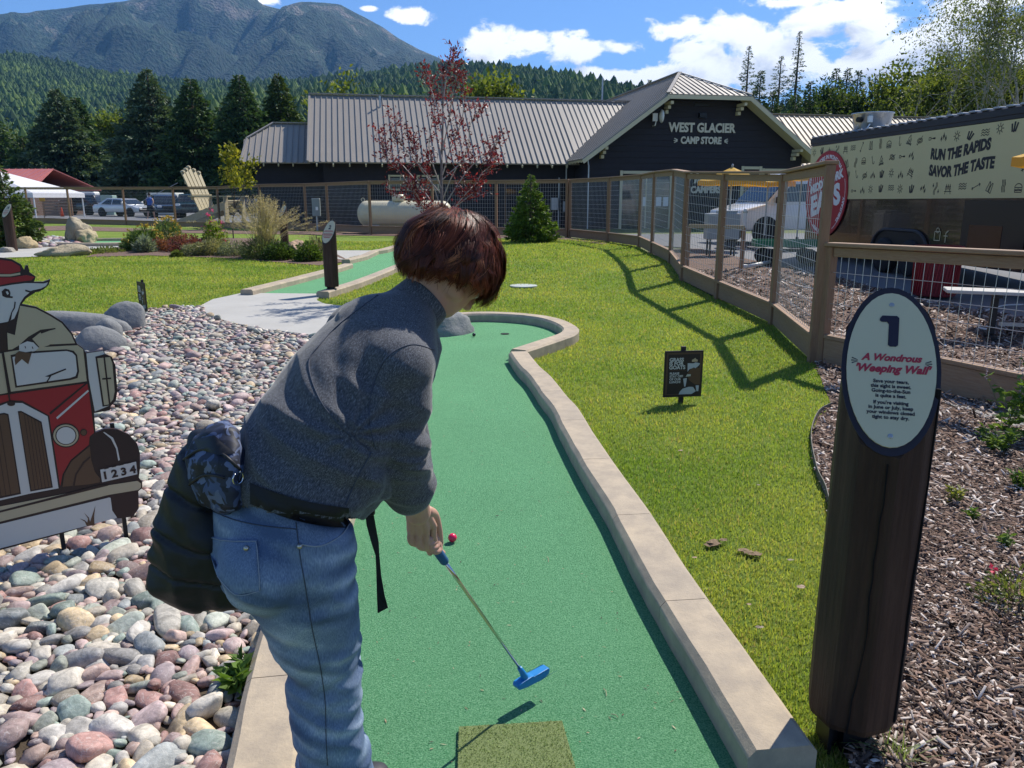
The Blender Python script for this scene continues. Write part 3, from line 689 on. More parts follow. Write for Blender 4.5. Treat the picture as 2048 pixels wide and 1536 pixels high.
def forest_stuff(name, pts, scl, tone, label):
    """one object: the points carry the trees, a nodes modifier puts a small layered conifer on each"""
    me = bpy.data.meshes.new(name); me.vertices.add(len(pts)); me.vertices.foreach_set('co', np.asarray(pts, dtype=np.float32).ravel()); me.update()
    o = bpy.data.objects.new(name, me); COL.objects.link(o)
    for nme, d in (('size', scl), ('tone', tone)):
        a = me.attributes.new(nme, 'FLOAT', 'POINT'); a.data.foreach_set('value', np.asarray(d, dtype=np.float32))
    g = bpy.data.node_groups.new(name, 'GeometryNodeTree'); g.interface.new_socket('Geometry', in_out='INPUT', socket_type='NodeSocketGeometry'); g.interface.new_socket('Geometry', in_out='OUTPUT', socket_type='NodeSocketGeometry')
    N = g.nodes; L = g.links; gi = N.new('NodeGroupInput'); go = N.new('NodeGroupOutput'); J = N.new('GeometryNodeJoinGeometry')
    for (r, h, z) in ((.25, .30, .70), (.20, .22, .5), (.27, .33, .45), (.32, .34, .24), (.36, .34, .04)):
        c = N.new('GeometryNodeMeshCone'); c.inputs['Vertices'].default_value = 7; c.inputs['Radius Top'].default_value = .0; c.inputs['Radius Bottom'].default_value = r * .72; c.inputs['Depth'].default_value = h; c.fill_type = 'NONE'
        t = N.new('GeometryNodeTransform'); t.inputs['Translation'].default_value = (0, 0, z); t.inputs['Rotation'].default_value = (random.uniform(-.1, .1), random.uniform(-.1, .1), z * 5); L.new(c.outputs[0], t.inputs[0]); L.new(t.outputs[0], J.inputs[0])
    mp = N.new('GeometryNodeMeshToPoints'); L.new(gi.outputs[0], mp.inputs[0])
    ip = N.new('GeometryNodeInstanceOnPoints'); L.new(mp.outputs[0], ip.inputs['Points']); L.new(J.outputs[0], ip.inputs['Instance'])
    rv = N.new('FunctionNodeRandomValue'); rv.data_type = 'FLOAT_VECTOR'; rv.inputs[0].default_value = (-.04, -.04, 0); rv.inputs[1].default_value = (.04, .04, 6.28); L.new(rv.outputs[0], ip.inputs['Rotation'])
    na = N.new('GeometryNodeInputNamedAttribute'); na.data_type = 'FLOAT'; na.inputs[0].default_value = 'size'; L.new(na.outputs[0], ip.inputs['Scale'])
    sm = N.new('GeometryNodeSetMaterial'); L.new(ip.outputs[0], sm.inputs[0])
    if 'forest_conifer' not in MATS:
        m = mat('forest_conifer', (.04, .08, .02), .9, trans=(.3, (1.2, 1.2, .6))); nt = m.node_tree; nn = nt.nodes; b = nn['Principled BSDF']
        at = nn.new('ShaderNodeAttribute'); at.attribute_type = 'INSTANCER'; at.attribute_name = 'tone'; cr = nn.new('ShaderNodeValToRGB')
        e = cr.color_ramp.elements; e[0].color = (.035, .075, .018, 1); e[1].color = (.21, .29, .05, 1); x = e.new(.55); x.color = (.080, .145, .028, 1); nt.links.new(at.outputs['Fac'], cr.inputs[0])
        for l in list(nt.links):
            if l.from_node.type == 'RGB': nt.links.new(cr.outputs[0], l.to_socket)
    sm.inputs['Material'].default_value = MATS['forest_conifer']; L.new(sm.outputs[0], go.inputs[0])
    md = o.modifiers.new('trees', 'NODES'); md.node_group = g
    setp(o, label, 'forest', kind='stuff'); return o
def hill_forest():
    n = 230000; y = 330 + (1540 - 330) * rng.random(n) ** .8; x = rng.uniform(-.80, .85, n) * y
    z = hz(x, y); keepd = rng.random(n) < np.clip(.32 + .4 * (y / 1500), 0, 1); x, y, z = x[keepd], y[keepd], z[keepd]; n = len(x)
    s = rng.uniform(9, 21, n); s = np.where(rng.random(n) < .05, s * 1.35, s)
    ns = np.array([mnoise.noise(Vector((a / 90, b / 140, 2))) for a, b in zip(x, y)])
    tone = np.clip(.42 + ns * .55 + rng.normal(0, .16, n), 0, 1)
    forest_stuff('hillside_forest', np.stack([x, y, z - 1], 1), s, tone, 'dense conifer forest covering the long hill behind the store')
hill_forest()

# the air between here and the mountain
def haze():
    m = bpy.data.materials.new('haze_air'); m.use_nodes = True; nt = m.node_tree; nt.nodes.clear(); o = nt.nodes.new('ShaderNodeOutputMaterial'); v = nt.nodes.new('ShaderNodeVolumePrincipled')
    v.inputs['Color'].default_value = (.22, .52, 1.0, 1); v.inputs['Density'].default_value = 7.5e-5; v.inputs['Anisotropy'].default_value = 0; nt.links.new(v.outputs[0], o.inputs['Volume'])
    b = MB(); b.box((0, 4000, 640), (15000, 11000, 1284)); q = b.build('haze', m, None); q['kind'] = 'stuff'; q['label'] = 'thin blue air haze over the valley'
haze()

def crumbs():
    n = 900; y = 1.6 * (9 / 1.6) ** rng.random(n); x = rng.uniform(-1, 1.1, n); k = inside([tuple(p) for p in inner1], x, y) | (rng.random(n) < .25); x = x[k]; y = y[k]; n = len(x)
    zz = np.where(inside([tuple(p) for p in inner1], x, y), .0155, .03); a = rng.uniform(0, 6.28, n); ln = rng.uniform(.002, .013, n) * np.maximum(1, y / 4); w = np.minimum(ln * .5, rng.uniform(.0006, .0025, n)); c = np.stack([x, y, zz], 1); d = np.stack([np.cos(a), np.sin(a), 0 * a], 1) * ln[:, None]; q = np.stack([-np.sin(a), np.cos(a), 0 * a], 1) * w[:, None]
    V = np.stack([c - d, c + q, c + d, c - q], 1).reshape(-1, 3); F = np.arange(4 * n).reshape(-1, 4); pal = np.array([(.32, .24, .14), (.16, .11, .07), (.42, .38, .24), (.06, .05, .04)]); col = pal[rng.integers(0, 4, n)]
    o = obj('leaf_crumbs', V, F, mat('crumb', (.3, .2, .1), .9, attrib='tone')); attr(o, 'tone', np.repeat(col, 4, 0)); setp(o, 'tiny dry needles and leaf crumbs scattered over the first green', 'leaf litter', kind='stuff')
crumbs()
# ------------------------------------------------------------------ fences
M_cedar = mat('cedar_wood', (.26, .145, .078), .75, noise=(9, (.17, .09, .05), .6, (1, 1, .12)), noise2=(60, (.36, .24, .15), .4, (1, 1, .08)), bump=(60, .5, .004, (1, 1, .1)))
M_cedarh = mat('cedar_rail', (.29, .17, .095), .75, noise=(7, (.22, .13, .075), .6, (.15, .15, 1)), noise2=(70, (.40, .28, .18), .4, (.12, .12, 1)), bump=(60, .5, .004, (.1, .1, 1)))
M_wire = mat('galvanised_wire', (.50, .50, .49), .42, metal=.7)
def fence(name, pts, H, label, cat='fence', ground_z=None, grid=(.1, .15), group=None, twin=False):
    root = thing(name, label, cat, (pts[0][0], pts[0][1], 0), 0, group); n = len(pts)
    P = [Vector((p[0], p[1], p[2] if len(p) > 2 else float(gz(p[0], p[1])))) for p in pts]
    for i, p in enumerate(P):
        q = P[min(i + 1, n - 1)] - P[max(i - 1, 0)]; ang = math.atan2(q.y, q.x)
        m = MB(); Rz = Matrix.Rotation(ang, 3, 'Z')
        m.box((p.x, p.y, p.z + H / 2 - .06), (.09, .09, H + .12), Rz, bev=.006); m.build('post', M_cedar, root, world=True)
        if twin:
            d = Vector((q.x, q.y, 0)).normalized(); m = MB(); c = p + d * .105
            m.box((c.x, c.y, p.z + H / 2 - .02), (.085, .05, H - .04), Rz, bev=.005); m.build('post', M_cedar, root, world=True)
    for i in range(n - 1):
        a, b = P[i], P[i + 1]; d = (b - a).normalized(); L = (b - a).length
        a2, b2 = a + d * .046, b - d * .046; Z = Vector((0, 0, 1)); side = Vector((d.y, -d.x, 0))
        m = MB(); m.bar(a + Z * (H + .022) - d * .05, b + Z * (H + .022) - d * .055, .14, .038, bev=.006); m.build('cap_rail', M_cedarh, root, world=True)
        m = MB(); m.bar(a2 + Z * (H - .05), b2 + Z * (H - .05), .04, .09, bev=.004); m.build('top_rail', M_cedarh, root, world=True)
        m = MB(); m.bar(a2 + Z * .30, b2 + Z * .30, .09, .038, bev=.004); m.build('bottom_rail', M_cedarh, root, world=True)
        m = MB(); m.bar(a2 + Z * .155 + side * .012, b2 + Z * .155 + side * .012, .038, .245, bev=.004); m.build('kick_board', M_cedarh, root, world=True)
        m = MB(); k = max(2, int(round((L - .1) / grid[0]))); z0, z1 = .32, H - .095; kz = int(round((z1 - z0) / grid[1])); r = .0026
        for j in range(1, k):
            c = a2.lerp(b2, j / k); m.tube([c + Z * z0, c + Z * z1], r, 4, caps=False)
        for j in range(kz + 1):
            z = z0 + (z1 - z0) * j / kz; m.tube([a2 + Z * z + side * .005, b2 + Z * z + side * .005], r, 4, caps=False)
        m.build('wire_panel', M_wire, root, world=True)
    return root
tall = [(3.13, 7.86, -.087), (3.55, 10.4, -.10), (3.392, 12.68, -.033), (3.246, 14.75, .036), (3.505, 17.23, .16), (3.566, 19.9, .20), (3.678, 22.6, .21), (3.093, 25.2, .2), (2.067, 28.12, .2)]
fence('tall_wire_fence', tall, 2.0, 'tall timber and wire mesh fence curving along the right side of the lawn', twin=True)
back = [(2.067, 28.12, .2), (-.591, 29.6, .2), (-3.049, 30.3, .2), (-5.587, 31.05, .203), (-7.85, 33.6, .183), (-9.107, 34.84, .17), (-11.644, 36.6, .17), (-14.418, 38.8, .10), (-17.187, 40.2, .10), (-20.7, 42.2, .119), (-24.729, 44.12, .139), (-27.823, 45.38, .153), (-32, 47.5, .15)]
back2 = [(back[0][0] - .11, back[0][1] + .05, .2)] + back[1:]
fence('back_wire_fence', back2, 2.0, 'long timber and wire mesh fence between the lawn and the parking lot', twin=False)
pr_ = G(2048, 822, 0); lowend = Vector((3.30 + (pr_.x - 3.30) * 1.55, 7.75 + (pr_.y - 7.75) * 1.55, 0))
lw = [(3.20, 7.80, -.075), (3.30 + (lowend.x - 3.3) / 2, 7.74 + (lowend.y - 7.74) / 2, -.01), (lowend.x, lowend.y, 0)]
fence('low_wire_fence', [lw[0], lw[2]], 1.2, 'low timber and wire fence running out of the picture on the right', twin=False)

# ------------------------------------------------------------------ the camp store
UA = R(11); U = Vector((math.cos(UA), math.sin(UA), 0)); BK = Vector((-math.sin(UA), math.cos(UA), 0)); SO = Vector((2.986, 30.9, 0)); ZV = Vector((0, 0, 1))
KS = 1.2
def S(s, t, z): return SO * KS + U * (s * KS) + BK * (t * KS) + ZV * (CAMH + (z - CAMH) * KS)
M_side = mat('dark_siding', (.020, .017, .021), .75, noise=(3, (.030, .026, .031), .6), noise2=(50, (.02, .018, .024), .4, (1, 1, 6)), bump=(70, .3, .004, (1, 1, 6)))
M_roof = mat('standing_seam_roof', (.29, .262, .228), .55, metal=.05, noise=(.7, (.33, .295, .255), .5), spec=.4)
M_roofw = mat('warm_seam_roof', (.34, .275, .19), .6, metal=.05, noise=(.7, (.38, .31, .22), .5))
M_cream = mat('cream_paint', (.60, .53, .34), .6, noise=(4, (.52, .46, .30), .5))
M_glass = mat('dark_glass', (.02, .025, .03), .06, spec=.8)
M_white = mat('white_paint', (.75, .75, .73), .5)
M_black = mat('black_paint', (.012, .012, .014), .45)
M_steel = mat('weathered_steel', (.42, .43, .44), .4, metal=.8, noise=(12, (.33, .34, .35), .5))
store = thing('camp_store', 'dark timber camp store with cream lettering on its gable and grey ribbed metal roofs', 'building', SO * KS + ZV * .1, UA)
def slab3(name, pts, th, mt, parent):
    P = [Vector(p) for p in pts]; nrm = (P[1] - P[0]).cross(P[2] - P[0]).normalized()
    if nrm.z < 0: P.reverse(); nrm = -nrm
    n = len(P); V = [p for p in P] + [p - nrm * th for p in P]
    F = [tuple(range(n)), tuple(range(2 * n - 1, n - 1, -1))] + [(i, i + n, (i + 1) % n + n, (i + 1) % n) for i in range(n)]
    return obj(name, V, F, mt, parent, world=True, fix=True)
def wallp(name, pts, th, mt, parent=None, out=-BK):
    P = [Vector(p) for p in pts]; n = len(P); V = P + [p - out * th for p in P]
    return obj(name, V, [tuple(range(n)), tuple(range(2 * n - 1, n - 1, -1))] + [(i, i + n, (i + 1) % n + n, (i + 1) % n) for i in range(n)], mt, parent, world=True, fix=True)
def boards(z0, z1, pitch, lr, plane, parent, mt=M_side, out=-BK, name='siding_board'):
    z = z0
    while z < z1 - .02:
        zt = min(z + pitch - .006, z1); a0, b0 = lr(z); a1, b1 = lr(zt)
        if b0 - a0 > .05 and b1 - a1 > .02:
            P = [plane(a0, z), plane(b0, z), plane(b1, zt), plane(a1, zt)]
            o0, o1 = out * .032, out * .012
            V = [P[0] + o0, P[1] + o0, P[2] + o1, P[3] + o1] + P
            obj(name, V, [(0, 1, 2, 3), (0, 4, 5, 1), (1, 5, 6, 2), (2, 6, 7, 3), (3, 7, 4, 0)], mt, parent, world=True, fix=True)
        z += pitch
SL = .716; CS = 4.48
def rk(z):
    a = max(.02, (z - 3.03) / SL - .53 - .62 * 0 + .08); return a
wallp('gable_wall', [S(.0, 0, .05), S(8.96, 0, .05), S(8.96, 0, 3.35), S(6.18, 0, 5.36), S(2.78, 0, 5.36), S(0, 0, 3.35)], .15, M_side, store)
boards(.12, 5.3, .215, lambda z: (max(.0, (z - 3.36) / SL), 8.96 - max(.0, (z - 3.36) / SL)), lambda s, z: S(s, 0, z), store)
wallp('side_wall', [S(0, 2.0, .05), S(0, .01, .05), S(0, .01, 3.3), S(0, 2.0, 3.3)], .15, M_side, store, out=-U)
boards(.12, 3.3, .215, lambda z: (.02, 1.98), lambda t, z: S(0, t, z), store, out=-U)
wallp('wing_wall', [S(-10.1, 2.0, .05), S(-.0, 2.0, .05), S(-.0, 2.0, 3.3), S(-10.1, 2.0, 3.3)], .15, M_side, store)
boards(.12, 3.25, .215, lambda z: (-10.1, -.03), lambda s, z: S(s, 2.0, z), store)
wallp('end_wall', [S(-10.1, 8.6, .05), S(-10.1, 2.0, .05), S(-10.1, 2.0, 3.3), S(-10.1, 5.3, 5.6), S(-10.1, 8.6, 3.3)], .15, M_side, store, out=-U)
wallp('annex_wall', [S(-12.75, 3.0, .05), S(-10.1, 3.0, .05), S(-10.1, 3.0, 3.2), S(-12.75, 3.0, 3.2)], .15, M_side, store)
boards(.12, 3.1, .215, lambda z: (-12.75, -10.12), lambda s, z: S(s, 3.0, z), store)
wallp('right_wing_wall', [S(9.0, 2.0, .05), S(24, 2.0, .05), S(24, 2.0, 3.1), S(9.0, 2.0, 3.1)], .15, M_side, store)
# roofs
slab3('gable_roof', [S(-.53, -.8, 3.03), S(-.53, 13, 3.03), S(4.48, 13, 6.6), S(4.48, 2.3, 6.6), S(2.78, -.8, 5.4)], .07, M_roof, store)
slab3('gable_roof', [S(9.49, -.8, 3.03), S(9.49, 13, 3.03), S(4.48, 13, 6.6), S(4.48, 2.3, 6.6), S(6.18, -.8, 5.4)], .07, M_roof, store)
slab3('hip_roof', [S(2.78, -.8, 5.4), S(6.18, -.8, 5.4), S(4.48, 2.3, 6.6)], .07, M_roof, store)
slab3('wing_roof', [S(-10.62, 1.3, 2.92), S(4.0, 1.3, 2.92), S(4.0, 5.3, 5.78), S(-10.62, 5.3, 5.78)], .07, M_roof, store)
slab3('wing_roof', [S(-10.62, 9.3, 2.92), S(4.0, 9.3, 2.92), S(4.0, 5.3, 5.78), S(-10.62, 5.3, 5.78)], .07, M_roof, store)
slab3('right_wing_roof', [S(5.0, 1.3, 2.60), S(26, 1.3, 2.6), S(26, 5.3, 5.40), S(5.0, 5.3, 5.40)], .07, M_roofw, store)
slab3('right_wing_roof', [S(5.0, 9.3, 2.60), S(26, 9.3, 2.6), S(26, 5.3, 5.40), S(5.0, 5.3, 5.40)], .07, M_roofw, store)
slab3('annex_roof', [S(-13.2, 2.4, 2.93), S(-10.6, 2.4, 2.93), S(-10.6, 4.7, 4.55), S(-12.1, 4.7, 4.55), S(-13.05, 3.75, 3.88)], .06, M_roof, store)
slab3('annex_roof', [S(-13.2, 7.0, 2.93), S(-10.6, 7.0, 2.93), S(-10.6, 4.7, 4.55), S(-12.1, 4.7, 4.55), S(-13.05, 5.65, 3.88)], .06, M_roof, store)
def rib(a, b, mt=M_roof, w=.035, h=.032):
    d = (b - a); m = MB(); up = ZV - d.normalized() * d.normalized().z
    m.bar(a + up.normalized() * h / 2, b + up.normalized() * h / 2, w, h, up=up.normalized()); m.build('roof_rib', mt, store, world=True)
s = -10.60
while s < .1: rib(S(s, 1.28, 2.925), S(s, 5.3, 5.79)); s += .229
for k in range(16):
    s = .22 + k * .229; zc = 2.92 + (1.28 + 0) * 0
    t0 = 1.3 + max(0, (3.03 + (s + .53) * SL - 2.92)) / .715; 
    if t0 < 5.2: rib(S(s, t0 - .1, 2.92 + (t0 - 1.4) * .715), S(s, 5.3, 5.79))
s = -13.15
while s < -10.65:
    t0 = 2.38; tt = 4.7 if s > -12.1 else 3.75 + (s + 13.05) / .95 * .95 ; rib(S(s, t0, 2.935), S(s, min(4.7, max(3.7, tt)), 2.93 + (min(4.7, max(3.7, tt)) - 2.4) * .704)); s += .229
t = -.7
while t < 9:
    f = 1.0 if t > 2.3 else (t + .8) / 3.1; se = 2.78 + 1.7 * f if t < 2.3 else 4.48
    rib(S(-.55, t, 3.03), S(se, t, 3.03 + (se + .53) * SL)); t += .4
s = 2.95
while s < 6.1:
    te = -.8 + 3.1 * (1 - abs(s - 4.48) / 1.7); rib(S(s, -.82, 5.405), S(s, te, 5.4 + (te + .8) * .387)); s += .229
s = 8.6
while s < 20: rib(S(s, 1.28, 2.61), S(s, 5.3, 5.41), M_roofw); s += .26
for a, b, w in ((S(-10.64, 5.3, 5.83), S(3.6, 5.3, 5.83), .24), (S(4.48, 2.3, 6.65), S(4.48, 12, 6.65), .24), (S(2.78, -.8, 5.44), S(4.48, 2.3, 6.64), .16), (S(6.18, -.8, 5.44), S(4.48, 2.3, 6.64), .16), (S(-12.1, 4.7, 4.6), S(-10.65, 4.7, 4.6), .2), (S(-13.05, 3.75, 3.93), S(-12.1, 4.7, 4.6), .14), (S(-13.2, 2.4, 2.97), S(-13.05, 3.75, 3.92), .1), (S(-10.62, 1.3, 2.95), S(-10.62, 5.3, 5.82), .1)):
    m = MB(); m.bar(a, b, w, .05); m.build('ridge_cap', M_roof, store, world=True)
for a, b in ((S(8, 5.3, 5.43), S(24, 5.3, 5.43)),):
    m = MB(); m.bar(a, b, .22, .04); m.build('ridge_cap', M_roofw, store, world=True)
# cream rake boards
for a, b in ((S(-.50, -.83, 2.90), S(2.80, -.83, 5.27)), (S(9.46, -.83, 2.90), S(6.16, -.83, 5.27)), (S(2.76, -.832, 5.29), S(6.2, -.832, 5.29))):
    m = MB(); m.bar(a, b, .04, .17); m.build('rake_board', M_cream, store, world=True)
for a, b in ((S(-.35, -.42, 2.98), S(2.9, -.42, 5.30)), (S(9.31, -.42, 2.98), S(6.06, -.42, 5.30))):
    m = MB(); m.bar(a, b, .74, .025); m.build('soffit', M_cream, store, world=True)
m = MB(); m.bar(S(2.9, -.42, 5.33), S(6.06, -.42, 5.33), .74, .025); m.build('soffit', M_cream, store, world=True)
for s, z in ((2.98, 4.98), (5.98, 4.98), (.45, 3.30), (8.5, 3.30)):
    m = MB()
    m.box(S(s, -.42, z + .12), (.14, .78, .13), Matrix.Rotation(UA, 3, 'Z')); m.box(S(s, -.27, z - .02), (.14, .5, .14), Matrix.Rotation(UA, 3, 'Z')); m.box(S(s, -.14, z - .17), (.14, .26, .15), Matrix.Rotation(UA, 3, 'Z'))
    m.build('bracket', M_cream, store, world=True)
k = -10.3
while k < -.4:
    m = MB(); m.bar(S(k, 1.95, 3.28), S(k, 1.27, 2.79), .055, .13); m.build('rafter_tail', M_cream, store, world=True); k += .61
k = -12.9
while k < -10.8:
    m = MB(); m.bar(S(k, 2.95, 3.2), S(k, 2.4, 2.82), .05, .11); m.build('rafter_tail', M_cream, store, world=True); k += .55
k = -.5
while k < 1.9:
    m = MB(); m.bar(S(-.02, k, 3.26), S(-.5, k, 2.92), .05, .11); m.build('rafter_tail', M_cream, store, world=True); k += .42
# openings
def frame(s0, s1, z0, z1, t, name='window', mt=M_cream, w=.13, glass=M_glass, mull=0, sill=True):
    f = MB()
    f.bar(S(s0 - w / 2, t - .05, z0), S(s0 - w / 2, t - .05, z1 + w), w, .06, up=BK); f.bar(S(s1 + w / 2, t - .05, z0), S(s1 + w / 2, t - .05, z1 + w), w, .06, up=BK)
    f.bar(S(s0, t - .05, z1 + w / 2), S(s1, t - .05, z1 + w / 2), .06, w)
    if sill: f.bar(S(s0 - w * 1.2, t - .07, z0 - w / 2), S(s1 + w * 1.2, t - .07, z0 - w / 2), .1, w)
    o = f.build(name, mt, store, world=True)
    g = MB(); g.bar(S(s0, t - .045, (z0 + z1) / 2), S(s1, t - .045, (z0 + z1) / 2), .02, z1 - z0); g.build('pane', glass, o, world=True)
    for i in range(mull):
        x = s0 + (s1 - s0) * (i + 1) / (mull + 1); g = MB(); g.bar(S(x, t - .06, z0), S(x, t - .06, z1), .05, .03, up=BK); g.build('mullion', mt, o, world=True)
    return o
frame(1.36, 3.3, .15, 2.5, 0, 'entrance', sill=False, mull=1)
frame(6.45, 7.1, .9, 2.7, 0, 'window'); frame(7.35, 8.4, .9, 2.62, 0, 'window')
frame(-7.55, -6.75, 1.95, 2.4, 2.0, 'window', w=.08, mull=1); frame(-6.45, -5.7, 1.95, 2.4, 2.0, 'window', w=.08, mull=1)
frame(-2.9, -1.9, .3, 2.1, 2.0, 'doorway', mt=mat('brown_door', (.16, .09, .05), .6), w=.09, sill=False)
for s, z in ((2.1, 1.45), (2.75, 1.45), (3.05, 1.45)):
    m = MB(); m.bar(S(s, -.075, z), S(s + .22, -.075, z), .006, .42); m.build('notice', M_white, store, world=True)
MF = basis(S(0, 0, 0), U, ZV)
def onwall(s, z, d=.05): return basis(S(s, -d, z), U, ZV)
M_let = mat('cream_letters', (.62, .57, .44), .6)
def condense(k): return lambda p: (p.x * k, p.y, p.z)
text('WEST GLACIER', .47 * KS, onwall(4.55, 4.25), M_let, store, offset=.022, extrude=.02, warp=condense(.86))
text('CAMP STORE', .36 * KS, onwall(4.53, 3.78), M_let, store, offset=.018, extrude=.02, warp=condense(.80))
for sx in (-1, 1):
    m = MB()
    for a in (-.42, 0, .42):
        c = S(4.53 + sx * .94, -.05, 3.78 + 0); d = (U * sx * -1 * -math.cos(a) + ZV * math.sin(a)); b = c + U * (-sx * .0)
        m.bar(b + (U * sx * math.cos(a) + ZV * math.sin(a)) * .06 - U * 0, b + (U * sx * math.cos(a) + ZV * math.sin(a)) * .24, .03, .04)
    m.build('burst_mark', M_let, store, world=True)
text('Happy', .62 * KS, onwall(4.75, 2.36), M_let, store, offset=.022, extrude=.02, shear=.3, warp=condense(.9))
text('CAMPERS', .36 * KS, onwall(4.85, 1.9), M_let, store, offset=.02, extrude=.02, warp=condense(.85))
# fittings
m = MB(); m.lathe([(.02, 0), (.20, .03), (.30, .09), (.29, .10), (.18, .05)], n=20); 
Md = basis(S(2.62, -.45, 4.62), BK, ZV); V = [Md @ Vector(v) for v in m.V]; dish = obj('satellite_dish', V, m.F, M_white, None, smooth=True)
dish.name = 'satellite_dish'; setp(dish, 'white satellite dish on the store gable left of the lettering', 'satellite dish')
m = MB(); m.box(S(2.5, -.25, 4.6), (.22, .16, .34)); m.tube([S(2.5, -.04, 4.3), S(2.5, -.3, 4.3), S(2.55, -.35, 4.6)], .025, 6); m.build('dish_mount', M_white, dish, world=True)
m = MB(); m.box(S(4.5, -.12, 4.72), (.34, .2, .2), Matrix.Rotation(UA, 3, 'Z')); m.build('wall_light', M_black, store, world=True)
m = MB(); m.box(S(4.5, -.05, 5.12), (.75, .04, .12), Matrix.Rotation(UA, 3, 'Z')); m.build('gable_vent', M_black, store, world=True)
m = MB(); m.tube([S(-7.75, 4.6, 5.1), S(-7.75, 4.6, 5.72)], .05, 10); m.build('vent_pipe', M_steel, store, world=True)
m = MB(); m.tube([S(3.1, 8.5, 6.0), S(3.1, 8.5, 7.25)], .05, 10); m.build('chimney_pipe', M_steel, store, world=True)
for s, t in ((-.09, .1), (-.5, 1.9)):
    m = MB(); m.tube([S(s + .0, t - .12, 3.1), S(s + .06, t - .13, 2.8), S(s + .06, t - .13, .3)], .035, 8); m.build('downpipe', M_steel, store, world=True)
m = MB(); m.box(S(-.9, 1.88, 1.35), (.34, .16, .6), Matrix.Rotation(UA, 3, 'Z'), bev=.01); m.box(S(-.45, 1.86, 1.25), (.22, .14, .5), Matrix.Rotation(UA, 3, 'Z'), bev=.01); m.tube([S(-.7, 1.9, .2), S(-.7, 1.9, 2.4)], .04, 6); m.build('meter_box', M_steel, store, world=True)

# ------------------------------------------------------------------ food trailer
TP = Vector((7.30, 19.6, .12)); TD = Vector((.0917, -.9958, 0)).normalized(); TN = Vector((-TD.y * -1 * -1, 0, 0)); TN = Vector((TD.y, -TD.x, 0)).normalized()
if TN.x > 0: TN = -TN
TRAW = math.atan2(TD.y, TD.x)
trailer = thing('food_trailer', 'long black food trailer with a tan picture banner and a red round sign', 'food trailer', TP, TRAW)
def T(s, o, z): return TP * 1.0 + TD * s + TN * o + ZV * (z - .12)
M_trl = mat('black_trailer_skin', (.022, .016, .015), .13, spec=.6, coat=.4, noise=(2.5, (.035, .022, .018), .6), bump=(2.2, .25, .03, (1, 1, .4)))
M_trd = mat('trailer_trim', (.035, .034, .038), .5)
m = MB(); m.box((3.9, -1.15, 1.66 - .12), (7.8, 2.3, 2.42), bev=.03) 
# local frame: +x along the side towards the camera; side faces -/+y depending on the turn
loc_n = Matrix.Rotation(-TRAW, 3, 'Z') @ TN; sgn = 1 if loc_n.y > 0 else -1
m = MB(); m.box((3.9, -1.15 * sgn, 1.66 - .12), (7.8, 2.3, 2.42), bev=.03); m.build('body', M_trl, trailer)
m = MB(); m.box((3.9, -1.15 * sgn, 2.93 - .12), (7.86, 2.36, .14), bev=.02); m.build('roof', M_trd, trailer)
for i in range(26):
    m = MB(); m.box((.15 + i * .3, -1.15 * sgn, 3.015 - .12), (.16, 2.40, .035), bev=.008); m.build('roof_rib', M_steel, trailer)
m = MB(); m.box((3.9, .008 * sgn, 2.845 - .12), (7.8, .02, .06)); m.build('top_trim', M_trd, trailer)
M_ban = mat('tan_banner', (.64, .56, .29), .38, spec=.45, bump=(1.6, .25, .03))
def planepoly(name, pts, off, th, mt, par):
    V = [T(a, off, b) for a, b in pts]; n = len(V); V += [v + TN * th for v in V]
    return obj(name, V, [tuple(range(n)), tuple(range(2 * n - 1, n - 1, -1))] + [(i, (i + 1) % n, (i + 1) % n + n, i + n) for i in range(n)], mt, par, world=True, fix=True)
ban = planepoly('banner', [(.03, 1.56), (7.66, 1.60), (7.66, 2.80), (.03, 2.80)], .004, .006, M_ban, trailer)
M_ink = mat('banner_ink', (.03, .028, .03), .6)
def stroke(mb, pts, w, close=False):
    P = [Vector((p[0], p[1])) for p in pts]
    if close: P.append(P[0])
    for a, b in zip(P[:-1], P[1:]):
        d = b - a
        if d.length < 1e-5: continue
        d.normalize(); nn = Vector((-d.y, d.x)) * w / 2; a2 = a - d * w * .3; b2 = b + d * w * .3
        q = [a2 - nn, b2 - nn, b2 + nn, a2 + nn]; mb.add([T(v.x, .0125, v.y) for v in q], [(0, 1, 2, 3)])
def circ(c, rx, ry, n=14, a0=0, a1=2 * math.pi): return [(c[0] + rx * math.cos(a0 + (a1 - a0) * i / n), c[1] + ry * math.sin(a0 + (a1 - a0) * i / n)) for i in range(n + 1)]
